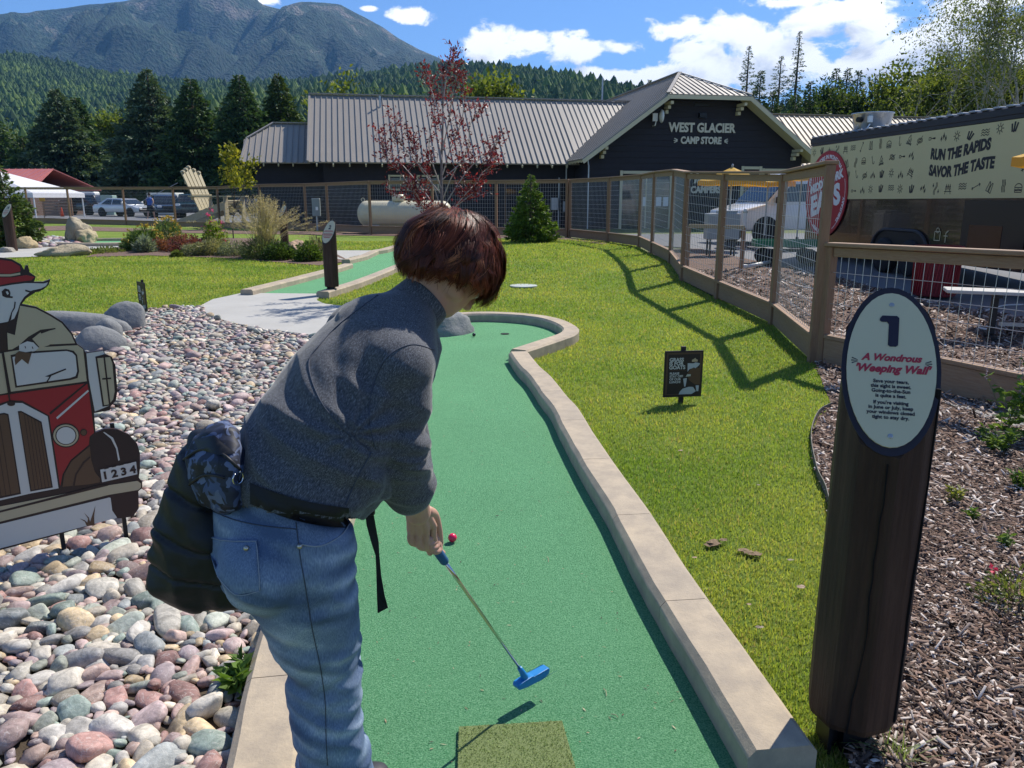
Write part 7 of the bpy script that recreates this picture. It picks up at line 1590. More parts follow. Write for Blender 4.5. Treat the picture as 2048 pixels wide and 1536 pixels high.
    def el(cx, cy, rx, ry, k=28): return Z(*[(cx + rx * math.cos(2 * math.pi * i / k), cy + ry * math.sin(2 * math.pi * i / k)) for i in range(k)])
    poly(el(55, 760, 20, 12), 'dark', 'cap_badge', 4); poly(Z((8, 512), (16, 512), (52, 745), (44, 745)), 'black', 'centre_line', 4)
    poly(el(326, 918, 68, 60), 'black', 'lamp_edge', 2); poly(el(326, 918, 62, 54), 'tan', 'lamp_rim', 3); poly(el(326, 918, 52, 46), 'black', 'lamp_line', 4); poly(el(326, 918, 47, 42), 'white', 'lamp_glass', 5); poly(el(414, 903, 17, 17), 'black', 'indicator_edge', 2); poly(el(414, 903, 13, 13), 'brown', 'indicator', 3)
    poly(Z((310, 1172), (318, 1110), (355, 1045), (444, 972), (452, 1040), (470, 1100), (494, 1130), (494, 1150), (440, 1160)), 'brown', 'wheel_arch_panel', 2); poly(Z((360, 1168), (372, 1110), (410, 1050), (446, 1020), (448, 1028), (416, 1058), (380, 1112), (370, 1168)), 'dark', 'arch_line', 3)
    poly(Z((510, 902), (518, 902), (560, 930), (582, 980), (594, 1040), (586, 1044), (575, 985), (550, 935)), 'white', 'tyre_line', 1)
    poly(Z((490, 1082), (682, 1040), (688, 1118), (500, 1158)), 'black', 'plate_edge', 1); poly(Z((496, 1088), (674, 1048), (680, 1110), (506, 1150)), 'white', 'licence_plate', 2)
    a, b2 = hit(*z2(590, 1103)); ang = math.atan2(*reversed([hit(*z2(660, 1090))[0] - hit(*z2(520, 1120))[0], hit(*z2(660, 1090))[1] - hit(*z2(520, 1120))[1]]))
    text('1 2 3 4', .050, Mx @ Matrix.Translation((a, b2, .0045)) @ Matrix.Rotation(ang, 4, 'Z'), Mm['black'], bd, offset=.0022, extrude=.0006)
    for k in range(4): x = 516 + k * 37; poly(Z((x, 1086 - k * 9), (x + 22, 1081 - k * 9), (x + 22, 1077 - k * 9), (x, 1082 - k * 9)), 'black', 'plate_dash', 3)
    poly(Z((-900, 1470), (0, 1270), (536, 1165), (680, 1143), (698, 1156), (698, 1176), (684, 1188), (540, 1212), (0, 1345), (-900, 1560)), 'tan', 'bumper', 2); poly(Z((-900, 1510), (0, 1290), (490, 1164), (536, 1160), (536, 1166), (0, 1300), (-900, 1520)), 'black', 'bumper_line', 3)
    poly(Z((-900, 1575), (0, 1358), (540, 1226), (548, 1228), (556, 1290), (580, 1326), (300, 1400), (0, 1478), (-900, 1700)), 'white', 'lower_panel', 1)
    poly(Z((430, 1368), (420, 1345), (395, 1330), (420, 1338), (432, 1350), (436, 1330), (416, 1300), (440, 1325), (446, 1345), (458, 1310), (472, 1268), (466, 1320), (468, 1362)), 'brown', 'painted_grass', 2)
    for px in (-300, 120, 250):
        a, b2 = hit(px, 1040); m = MB(); q = Mx @ Vector((a, 0, -.035)); m.box((q.x, q.y, .28), (.018, .018, .62), Matrix.Rotation(ba, 3, 'Z')); m.build('stake', M_black, t, world=True)
cutout()
# ------------------------------------------------------------------ the person
PB = Vector((-.42, 1.70, 0.012)); person = thing('person', 'person with short dark red hair bending over a putter in grey shirt and jeans', 'person', PB)
LAT = Vector((.68, -.733, 0)).normalized(); FWD = Vector((.733, .68, 0)).normalized()
def closed_loft(m, secs, n=28, u=None):
    """secs: (centre, lateral radius, depth radius[, lateral axis]); sections are square to the path"""
    k = len(secs); V = []
    for i, s in enumerate(secs):
        c = Vector(s[0]); d = (Vector(secs[min(i + 1, k - 1)][0]) - Vector(secs[max(i - 1, 0)][0])).normalized()
        a = Vector(s[3]) if len(s) > 3 else (u or LAT); a = (a - d * a.dot(d)).normalized(); b = d.cross(a)
        for j in range(n):
            t = 2 * math.pi * j / n; V.append(c + a * math.cos(t) * s[1] + b * math.sin(t) * s[2])
    F = [(i * n + j, i * n + (j + 1) % n, (i + 1) * n + (j + 1) % n, (i + 1) * n + j) for i in range(k - 1) for j in range(n)] + [tuple(range(n - 1, -1, -1)), tuple((k - 1) * n + j for j in range(n))]
    m.add(V, F)
def limb(m, pts, rad, n=18, sub=4):
    P = smooth_line(pts, sub); k = len(P); x = np.interp(np.linspace(0, len(pts) - 1, k), range(len(pts)), rad); m.tube(P, list(x), n)
    for p, r_ in ((P[0], x[0]), (P[-1], x[-1])): ball(m, p, (r_,) * 3)
def ball(m, c, r_, M=None, sub=3):
    V, F = ico(sub); c = Vector(c); V = [(M @ Vector((v[0] * r_[0], v[1] * r_[1], v[2] * r_[2])) if M else Vector((v[0] * r_[0], v[1] * r_[1], v[2] * r_[2]))) + c for v in V]; m.add(V, [tuple(f) for f in F])
def fuse(name, m, voxel, smooth_it, mt, parent, disp=None, sub=0, delete=None):
    me = mesh_from(name, [v for v in m.V], m.F, mt); bm = bmesh.new(); bm.from_mesh(me); bmesh.ops.recalc_face_normals(bm, faces=bm.faces); bm.to_mesh(me); bm.free()
    o = bpy.data.objects.new(name, me); COL.objects.link(o)
    r_ = o.modifiers.new('r', 'REMESH'); r_.mode = 'VOXEL'; r_.voxel_size = voxel; r_.adaptivity = 0
    s_ = o.modifiers.new('s', 'SMOOTH'); s_.factor = .5; s_.iterations = smooth_it
    if sub: q = o.modifiers.new('u', 'SUBSURF'); q.levels = sub; q.render_levels = sub
    dg = bpy.context.evaluated_depsgraph_get(); me2 = bpy.data.meshes.new_from_object(o.evaluated_get(dg)); COL.objects.unlink(o); bpy.data.objects.remove(o)
    me2.name = name
    if not me2.materials: me2.materials.append(mt)
    n = len(me2.vertices); co = np.empty(n * 3, np.float32); me2.vertices.foreach_get('co', co); co = co.reshape(-1, 3).astype(float)
    if disp is not None:
        no = np.empty(n * 3, np.float32); me2.vertices.foreach_get('normal', no); no = no.reshape(-1, 3)
        co = co + no * disp(co, no)[:, None]
    if delete is not None:
        bad = delete(co)
        bm = bmesh.new(); bm.from_mesh(me2); bm.verts.ensure_lookup_table()
        for v, c in zip(bm.verts, co): v.co = c
        bmesh.ops.delete(bm, geom=[v for v, b in zip(bm.verts, bad) if b], context='VERTS'); bm.to_mesh(me2); bm.free()
    else: me2.vertices.foreach_set('co', co.astype(np.float32).ravel())
    M = parent_matrix(parent).inverted(); me2.transform(M); me2.polygons.foreach_set('use_smooth', np.ones(len(me2.polygons), dtype=bool)); me2.update()
    o = bpy.data.objects.new(name, me2); COL.objects.link(o); o.parent = parent; return o
def nz(p, s, seed=0.0): return mnoise.noise(Vector((p[0] * s[0], p[1] * s[1], p[2] * s[2] + seed)))

# joints
HIP = W(568, 1045, 1.60); WAI = W(603, 950, 1.62); MID = W(652, 860, 1.66); CHE = W(708, 770, 1.73); UPP = W(762, 700, 1.79); NEB = W(808, 640, 1.84)
SHR = W(790, 742, 1.665); SHL = W(722, 668, 1.91); ELR = W(793, 905, 1.66); WRR = W(834, 1012, 1.80); ELL = W(812, 850, 1.97); HND = W(842, 1052, 1.84)
HED = W(906, 530, 1.93)
hipR = W(590, 1105, 1.545); kneR = W(648, 1330, 1.625); ankR = Vector((-.425, 1.64, .11)); hipL = W(585, 1090, 1.68); kneL = W(652, 1335, 1.76); ankL = Vector((-.485, 1.74, .11))

# --- trousers
def denim_mat():
    m = mat('blue_denim', (.10, .17, .32), .85, spec=.2); nt = m.node_tree; N = nt.nodes; L = nt.links; b = N['Principled BSDF']; tc = N.new('ShaderNodeTexCoord')
    at = N.new('ShaderNodeAttribute'); at.attribute_name = 'fade'
    n1 = N.new('ShaderNodeTexNoise'); n1.inputs['Scale'].default_value = 9; n1.inputs['Detail'].default_value = 5; L.new(tc.outputs['Object'], n1.inputs['Vector'])
    mp = N.new('ShaderNodeMapping'); mp.inputs['Scale'].default_value = (500, 500, 90); L.new(tc.outputs['Object'], mp.inputs[0]); n2 = N.new('ShaderNodeTexNoise'); n2.inputs['Scale'].default_value = 1; n2.inputs['Detail'].default_value = 3; L.new(mp.outputs[0], n2.inputs['Vector'])
    ad = N.new('ShaderNodeMath'); ad.operation = 'MULTIPLY_ADD'; L.new(n1.outputs[0], ad.inputs[0]); ad.inputs[1].default_value = .5; L.new(at.outputs['Fac'], ad.inputs[2])
    a2 = N.new('ShaderNodeMath'); a2.operation = 'MULTIPLY_ADD'; L.new(n2.outputs[0], a2.inputs[0]); a2.inputs[1].default_value = .55; L.new(ad.outputs[0], a2.inputs[2])
    cr = N.new('ShaderNodeValToRGB'); e = cr.color_ramp.elements; e[0].position = .35; e[0].color = (.075, .115, .20, 1); e[1].position = 1.2; e[1].position = 1.0; e[1].color = (.52, .60, .70, 1); x = e.new(.64); x.color = (.185, .25, .355, 1); L.new(a2.outputs[0], cr.inputs[0]); L.new(cr.outputs[0], b.inputs['Base Color'])
    bp = N.new('ShaderNodeBump'); bp.inputs['Strength'].default_value = .35; bp.inputs['Distance'].default_value = .0015; L.new(n2.outputs[0], bp.inputs['Height']); L.new(bp.outputs[0], b.inputs['Normal']); return m
M_den = denim_mat()
m = MB()
closed_loft(m, [(W(580, 1000, 1.61), .165, .130), (W(566, 1030, 1.60), .184, .146), (W(568, 1080, 1.60), .186, .150), (W(574, 1125, 1.60), .180, .146), (W(590, 1165, 1.60), .14, .12)])
def leg(hp, kn, an, k=1.0):
    th1 = hp.lerp(kn, .3); th2 = hp.lerp(kn, .65); calf = kn.lerp(an, .35) - FWD * .012; lo = kn.lerp(an, .75); P = smooth_line([hp, th1, th2, kn, calf, lo, an], 5)
    r_ = np.interp(np.linspace(0, 6, len(P)), range(7), [.120, .118, .102, .084, .082, .078, .084]) * k; m.tube(P, list(r_), 24); ball(m, hp, (.118 * k,) * 3)
leg(hipR, kneR, ankR); leg(hipL, kneL, ankL)
ball(m, HIP - FWD * .075 + LAT * .07 + Vector((0, 0, -.055)), (.10, .10, .105)); ball(m, HIP - FWD * .07 - LAT * .08 + Vector((0, 0, -.055)), (.10, .10, .105))
def den_disp(co, no):
    out = np.zeros(len(co))
    for i, p in enumerate(co):
        z = p[2]; k = math.exp(-((z - .50) / .16) ** 2) * 1.0 + math.exp(-((z - .80) / .07) ** 2) * .5 + math.exp(-((z - .2) / .13) ** 2) * 1.1 + .25
        w = nz((p[0] + .25 * z, p[1], z + .45 * p[0]), (7, 7, 19)); w2 = nz((p[0], p[1], z - .9 * p[0]), (11, 11, 30), 4.3)
        out[i] = (.0065 * (1 - abs(w) * 2.2) + .004 * w2) * k
    return out
tr = fuse('jeans', m, .0065, 6, M_den, person, den_disp)
def setfade(o):
    n = len(o.data.vertices); co = np.empty(n * 3, np.float32); o.data.vertices.foreach_get('co', co); co = co.reshape(-1, 3) + np.array(PB); d = np.empty(n * 3, np.float32); o.data.vertices.foreach_get('normal', d); d = d.reshape(-1, 3)
    f = np.array([nz((p[0] + .2 * p[2], p[1], p[2] + .4 * p[0]), (6, 6, 30)) for p in co]) * .35; f += .14 * np.exp(-((co[:, 2] - .62) / .2) ** 2) * np.clip(d @ np.array((-.2, -.8, .2)), 0, 1)
    attrf(o, 'fade', f + .02)
setfade(tr)
M_thr = mat('seam_thread', (.055, .065, .09), .8); M_thl = mat('pale_thread', (.30, .33, .38), .8)
from mathutils.bvhtree import BVHTree
def bvh_of(o):
    me = o.data; M = parent_matrix(o.parent); return BVHTree.FromPolygons([M @ v.co for v in me.vertices], [tuple(p.vertices) for p in me.polygons])
camP = Vector((0, 0, CAMH))
bj = bvh_of(tr)
def on_surf(bv, px, py, off=.0015):
    h = bv.ray_cast(camP, rayv(px, py).normalized())
    return (h[0] + h[1] * off, h[1]) if h[0] is not None else (None, None)
def seam(name, pts, w, mt, parent, bv, off=.001, sub=7):
    L_ = smooth_line([Vector((x, y, 0)) for x, y in pts], sub); P = []
    for q in L_:
        c, nn = on_surf(bv, q.x, q.y, off)
        if c is not None: P.append(c)
    m = MB()
    if len(P) > 1: m.tube(P, w, 5); return m.build(name, mt, parent, smooth=True, world=True)
def patch(name, poly, mt, parent, bv, off=.003, step=9):
    """cloth patch that lies on the surface below: grid points inside a px polygon, dropped on to the cloth"""
    xs = [p[0] for p in poly]; ys = [p[1] for p in poly]; X, Y = np.meshgrid(np.arange(min(xs) + 4, max(xs), step), np.arange(min(ys) + 4, max(ys), step)); X = X.ravel(); Y = Y.ravel(); k = inside(poly, X, Y)
    P2 = [Vector(p) for p in poly] + [Vector((a, b)) for a, b in zip(X[k], Y[k])]; n0 = len(poly); co, ed, fa, *_ = delaunay_2d_cdt(P2, [], [list(range(n0))], 1, 1e-4)
    V = []; ok = []
    for c in co:
        p, nn = on_surf(bv, c.x, c.y, off); ok.append(p is not None); V.append(p if p is not None else Vector((0, 0, 0)))
    F = [tuple(f) for f in fa if all(ok[i] for i in f)]; return obj(name, V, F, mt, parent, True, None, True)
seam('side_seam', [(592, 1045), (600, 1110), (612, 1180), (625, 1260), (640, 1330), (650, 1400), (652, 1470), (655, 1530)], .0010, M_thr, tr, bj)
dpoly = [(423, 1072), (470, 1082), (515, 1080), (521, 1180), (474, 1188), (437, 1150), (424, 1110)]
pk = patch('back_pocket', dpoly, M_den, tr, bj, .004); attrf(pk, 'fade', np.full(len(pk.data.vertices), .05))
bp_ = bvh_of(pk)
seam('pocket_stitching', [(424, 1074), (470, 1084), (514, 1083)], .0009, M_thl, pk, bj, .0055, 4); seam('pocket_stitching', [(514, 1084), (518, 1130), (520, 1178)], .0009, M_thl, pk, bj, .0055, 4); seam('pocket_stitching', [(519, 1180), (474, 1187), (440, 1152)], .0009, M_thl, pk, bj, .0055, 4)
seam('front_pocket_seam', [(598, 1088), (640, 1092), (680, 1072), (700, 1046)], .0016, M_thl, tr, bj, .001, 4); seam('yoke_seam', [(420, 1020), (470, 1040), (530, 1052), (592, 1058)], .0012, M_thr, tr, bj, .001, 5)
for px, py in ((496, 1098), (599, 1092)):
    c, nn = on_surf(bj, px, py, .006)
    if c is not None:
        m = MB(); ball(m, c, (.006, .006, .006), sub=2); m.build('rivet', mat('rivet_metal', (.55, .5, .42), .35, metal=.9), tr, smooth=True, world=True)

# --- shirt
def shirt_mat():
    m = mat('heather_shirt', (.1, .1, .1), .9, spec=.15); nt = m.node_tree; N = nt.nodes; L = nt.links; b = N['Principled BSDF']; tc = N.new('ShaderNodeTexCoord')
    m1 = N.new('ShaderNodeMapping'); m1.vector_type = 'TEXTURE'; ax = (CHE - WAI).normalized(); e = ax.to_track_quat('Z', 'Y').to_euler(); m1.inputs['Rotation'].default_value = e; L.new(tc.outputs['Object'], m1.inputs[0])
    m2 = N.new('ShaderNodeMapping'); m2.inputs['Scale'].default_value = (560, 560, 110); L.new(m1.outputs[0], m2.inputs[0])
    n1 = N.new('ShaderNodeTexNoise'); n1.inputs['Scale'].default_value = 1; n1.inputs['Detail'].default_value = 3; n1.inputs['Roughness'].default_value = .6; L.new(m2.outputs[0], n1.inputs['Vector'])
    m3 = N.new('ShaderNodeMapping'); m3.inputs['Scale'].default_value = (1300, 1300, 320); L.new(m1.outputs[0], m3.inputs[0]); n2 = N.new('ShaderNodeTexNoise'); n2.inputs['Scale'].default_value = 1; L.new(m3.outputs[0], n2.inputs['Vector'])
    mx = N.new('ShaderNodeMath'); mx.operation = 'MULTIPLY_ADD'; L.new(n2.outputs[0], mx.inputs[0]); mx.inputs[1].default_value = .4; L.new(n1.outputs[0], mx.inputs[2])
    cr = N.new('ShaderNodeValToRGB'); e = cr.color_ramp.elements; e[0].position = .52; e[0].color = (.034, .036, .042, 1); e[1].position = 1.0; e[1].color = (.25, .26, .28, 1); x = e.new(.72); x.color = (.086, .089, .098, 1); L.new(mx.outputs[0], cr.inputs[0]); L.new(cr.outputs[0], b.inputs['Base Color'])
    b.inputs['Sheen Weight'].default_value = .25; b.inputs['Sheen Roughness'].default_value = .4
    bp = N.new('ShaderNodeBump'); bp.inputs['Strength'].default_value = .3; bp.inputs['Distance'].default_value = .001; L.new(n1.outputs[0], bp.inputs['Height']); L.new(bp.outputs[0], b.inputs['Normal']); return m
M_shirt = shirt_mat()
m = MB()
closed_loft(m, [(W(580, 1012, 1.61), .176, .140), (W(585, 990, 1.61), .186, .150), (WAI, .186, .156), (MID, .184, .146), (CHE, .182, .132), (UPP, .180, .118), (NEB, .105, .080), (W(832, 612, 1.87), .064, .060)])
ball(m, MID + FWD * .04 + Vector((0, 0, -.05)), (.15, .15, .15)); ball(m, WAI + FWD * .06 + Vector((0, 0, -.01)), (.145, .145, .13))
ball(m, UPP + FWD * .02 - LAT * .02, (.14, .14, .13)); limb(m, [SHL, UPP.lerp(NEB, .2), SHR], [.088, .100, .088])
limb(m, [UPP.lerp(SHR, .5) + Vector((0, 0, .0)), SHR, SHR.lerp(ELR, .5), ELR, ELR.lerp(WRR, .60)], [.088, .084, .074, .068, .060]); limb(m, [UPP.lerp(SHL, .5), SHL, SHL.lerp(ELL, .55), ELL, ELL.lerp(HND, .5)], [.085, .076, .064, .056, .048])
axT = (CHE - WAI).normalized()
def sh_disp(co, no):
    out = np.zeros(len(co)); aR = np.array(SHR); eR = np.array(ELR)
    for i, p in enumerate(co):
        v = Vector(p); t = (v - WAI).dot(axT); side = (v - WAI).dot(LAT)
        dA = (v - SHR).length; dE = (v - ELR).length; onarm = min(1, max(0, 1 - ((v - SHR).cross((ELR - SHR).normalized())).length / .12)) if (v - SHR).dot((ELR - SHR).normalized()) > -.02 else 0
        w = nz((p[0], p[1], p[2] * 1 + .5 * p[0]), (4.5, 4.5, 13)); w2 = nz((p[0] - .4 * p[2], p[1], p[2] + .8 * p[0]), (7, 7, 30), 2.1)
        low = max(0, 1 - max(0, t) / .30)
        o = .011 * (1 - 2.4 * abs(w)) * (.3 + .9 * low) + .0035 * w2 * (.35 + low)
        # bunched sleeve near the elbow and forearm
        zz = p[2]; ks = math.exp(-((zz - (ELR.z - .02)) / .07) ** 2) * onarm
        o += .0105 * (1 - 2.3 * abs(nz((p[0] * 1.2, p[1], zz + .25 * p[0]), (7, 7, 48), 7.7))) * ks * 1.2
        # pull lines from the armpit
        ap = SHR + Vector((-.07, 0, -.10)); da = (v - ap).length; ang = math.atan2((v - ap).z, (v - ap).x); o += .006 * math.sin(ang * 9 + 2 * w) * math.exp(-((da - .10) / .09) ** 2)
        out[i] = o
    return out
def sh_cut(co):
    z = co[:, 2] - CAMH; zc = co[:, 1] * math.cos(TILT) - z * math.sin(TILT); x = 1024 + FPX * co[:, 0] / zc; y = 768 - FPX * (co[:, 1] * math.sin(TILT) + z * math.cos(TILT)) / zc
    return (y > 1014 + (x - 430) * .10 + 3 * np.sin(x * .06)) & (x < 745)
shirt = fuse('shirt', m, .0065, 7, M_shirt, person, sh_disp, delete=sh_cut)
bs = bvh_of(shirt)
def band(pts, rads, name, mt, parent, wid=0.0):
    pass
# collar: a low stand-up band round the neck
NK0 = W(826, 622, 1.865); NK1 = W(852, 596, 1.885)
m = MB(); ax = (NK1 - NK0).normalized()
def ringv(c, ax, ru, rv, n=30, u=LAT):
    a = (u - ax * u.dot(ax)).normalized(); b = ax.cross(a); return [c + a * math.cos(2 * math.pi * j / n) * ru + b * math.sin(2 * math.pi * j / n) * rv for j in range(n)]
secs = [(NK0 - ax * .035, .090, .086), (NK0 - ax * .005, .076, .074), (NK1 - ax * .004, .069, .068), (NK1, .068, .067), (NK1 - ax * .003, .0645, .0635), (NK0 - ax * .01, .066, .064)]
V = []; 
for c, a, b in secs: V += ringv(c, ax, a, b)
F = [(i * 30 + j, i * 30 + (j + 1) % 30, (i + 1) * 30 + (j + 1) % 30, (i + 1) * 30 + j) for i in range(5) for j in range(30)]
cl = obj('collar', V, F, M_shirt, shirt, True, None, True, True)
seam('shoulder_seam', [(798, 560), (690, 640), (640, 690), (618, 730), (640, 800), (690, 860), (740, 900)], .0013, M_thr, shirt, bs)
seam('armhole_seam', [(868, 700), (820, 690), (770, 720), (742, 790), (740, 850), (752, 900)], .0012, M_thr, shirt, bs)
seam('side_panel_seam', [(742, 905), (712, 960), (690, 1010)], .0013, M_thr, shirt, bs)

# --- skin: neck, head, forearms and hands
M_skin = mat('skin', (.50, .285, .20), .5, noise=(30, (.56, .33, .24), .5), bump=(160, .15, .001), spec=.35); M_skin.node_tree.nodes['Principled BSDF'].inputs['Subsurface Weight'].default_value = .12; M_skin.node_tree.nodes['Principled BSDF'].inputs['Subsurface Radius'].default_value = (.02, .008, .004)
fH = (FWD * .58 + Vector((0, 0, -.78)) + LAT * .10).normalized(); uH = (FWD * .78 + Vector((0, 0, .60))); uH = (uH - fH * uH.dot(fH)).normalized(); lH = fH.cross(uH).normalized()   # lH points to the person's right
MH = Matrix((lH, fH, uH)).transposed()
def HP(l, f, u_): return HED + lH * l + fH * f + uH * u_
m = MB()
ball(m, HP(0, -.012, .018), (.077, .098, .092), MH); ball(m, HP(0, .03, -.045), (.062, .066, .072), MH); ball(m, HP(0, .055, -.085), (.036, .036, .032), MH)
ball(m, HP(0, .098, -.022), (.013, .016, .026), MH); ball(m, HP(0, .106, -.036), (.016, .012, .010), MH); ball(m, HP(.034, .062, -.022), (.026, .026, .022), MH); ball(m, HP(-.034, .062, -.022), (.026, .026, .022), MH)
ball(m, HP(0, .084, -.064), (.022, .012, .007), MH); ball(m, HP(0, .082, -.073), (.020, .012, .007), MH); ball(m, HP(0, .078, .012), (.05, .02, .012), MH)
for s_ in (-1, 1): ball(m, HP(s_ * .050, .015, -.065), (.026, .042, .026), MH)
limb(m, [NEB, NK0, NK1, HP(0, -.035, -.05)], [.060, .060, .060, .058]); limb(m, [NK1, HP(0, .0, -.06)], [.05, .05])
hd = fuse('head', m, .0045, 5, M_skin, person)
for s_ in (1, -1):
    m = MB(); c = HP(s_ * .078, -.008, -.025); pts = [c + fH * (.016 * math.cos(a)) + uH * (.030 * math.sin(a)) + lH * s_ * .007 for a in np.linspace(-2.2, 2.6, 14)]
    m.tube(pts, [.0035] * 14, 7); ball(m, c + lH * s_ * .001, (.006, .015, .026), MH, 2); ball(m, c - uH * .028 + fH * .004 + lH * s_ * .004, (.005, .008, .009), MH, 2); fuse('ear', m, .002, 4, M_skin, hd)
    m = MB(); ball(m, HP(s_ * .031, .083, -.012), (.012, .012, .012), MH, 3); m.build('eye', mat('eye_white', (.7, .7, .68), .2), hd, True, True); m = MB(); ball(m, HP(s_ * .031, .0895, -.013), (.006, .0065, .006), MH, 2); m.build('iris', mat('iris_brown', (.05, .03, .02), .2), hd, True, True)
# putter line first, the hands close round it
PE = G(1044, 1343, .135); PG = W(890, 1124, 1.925); pdv = (PG - PE).normalized(); PT = PG + pdv * .25
def hand(side, wr, knk, grip_c, gd, fingers, thumb, palm_r):
    """fingers: list of joint chains; everything fused into one surface with the forearm"""
    pass
m = MB()
limb(m, [ELR.lerp(WRR, .30), ELR.lerp(WRR, .7), WRR, WRR.lerp(HND, .35)], [.046, .040, .031, .031])
# back of the right hand: from the wrist down to the knuckle row
kn = [W(866, 1052, 1.868), W(852, 1060, 1.848), W(837, 1063, 1.838), W(822, 1060, 1.835)]
for k, q in enumerate(kn): limb(m, [WRR + (q - kn[1]) * .45, WRR.lerp(q, .55) + (q - kn[1]) * .1, q], [.017, .0155, .0115], 12)
gp = lambda s: PG + pdv * s
tips = []
for k, q in enumerate(kn):
    s0 = .035 + .019 * k; c = gp(s0); pip = W((868, 854, 839, 823)[k], (1080, 1090, 1092, 1085)[k], (1.885, 1.870, 1.855, 1.845)[k])
    nrm = pdv; r0 = (pip - c); r0 -= nrm * r0.dot(nrm); far = c + Vector((.0, .026, -.012)); ch = [q, pip, pip.lerp(far, .6) + Vector((.004, .012, -.012)), far + Vector((.006, .0, .004))]
    rad = [(.0105, .0096, .0088, .0078), (.0108, .0098, .009, .008), (.0102, .0094, .0086, .0078), (.0092, .0084, .0078, .007)][k]
    limb(m, ch, list(rad), 12, 5)
limb(m, [WRR.lerp(kn[0], .35) + Vector((.012, .012, 0)), W(868, 1030, 1.885), W(877, 1058, 1.905), W(881, 1088, 1.915)], [.015, .0135, .0105, .0085], 12, 5)
rh = fuse('right_forearm_and_hand', m, .0021, 4, M_skin, person); rh.name = 'hand'
m = MB(); off = Vector((.012, .042, -.012))
limb(m, [ELL.lerp(HND, .42), HND + Vector((-.020, .075, .070)), HND + Vector((-.012, .062, .035))], [.042, .030, .028])
for k in range(4):
    c = gp(.075 + .017 * k); b0 = HND + Vector((.000 - .010 * k, .052, .010 + .004 * k)); limb(m, [HND + Vector((-.012, .062, .035)), b0, c + Vector((.014, .010, -.004)), c + Vector((.006, -.012, -.012)), c + Vector((-.010, -.012, .0))], [.018, .013, .0095, .0088, .0076], 12, 5)
limb(m, [HND + Vector((-.01, .055, .01)), W(850, 1080, 1.9), W(856, 1094, 1.9), W(860, 1106, 1.905)], [.015, .0125, .010, .008], 12, 5)
lh = fuse('hand', m, .0021, 4, M_skin, person)
# finger nail hints
# --- shoes
M_shoe = mat('dark_shoe', (.03, .03, .035), .6)
for an in (ankR, ankL):
    m = MB(); f = Vector((an.x, an.y, 0)); closed_loft(m, [(f - FWD * .07 + ZV * .06, .034, .045), (f - FWD * .04 + ZV * .055, .041, .052), (f + FWD * .03 + ZV * .05, .043, .045), (f + FWD * .10 + ZV * .038, .048, .032), (f + FWD * .15 + ZV * .034, .042, .027), (f + FWD * .175 + ZV * .03, .025, .018)]); ball(m, f + ZV * .08, (.043, .043, .06))
    s_ = fuse('shoe', m, .006, 4, M_shoe, person)
    q = MB(); closed_loft(q, [(f - FWD * .085 + ZV * .018, .030, .006), (f - FWD * .05 + ZV * .018, .043, .006), (f + FWD * .10 + ZV * .018, .052, .006), (f + FWD * .16 + ZV * .018, .043, .006), (f + FWD * .187 + ZV * .018, .02, .006)]); q.build('sole', M_white, s_, True, True, True)

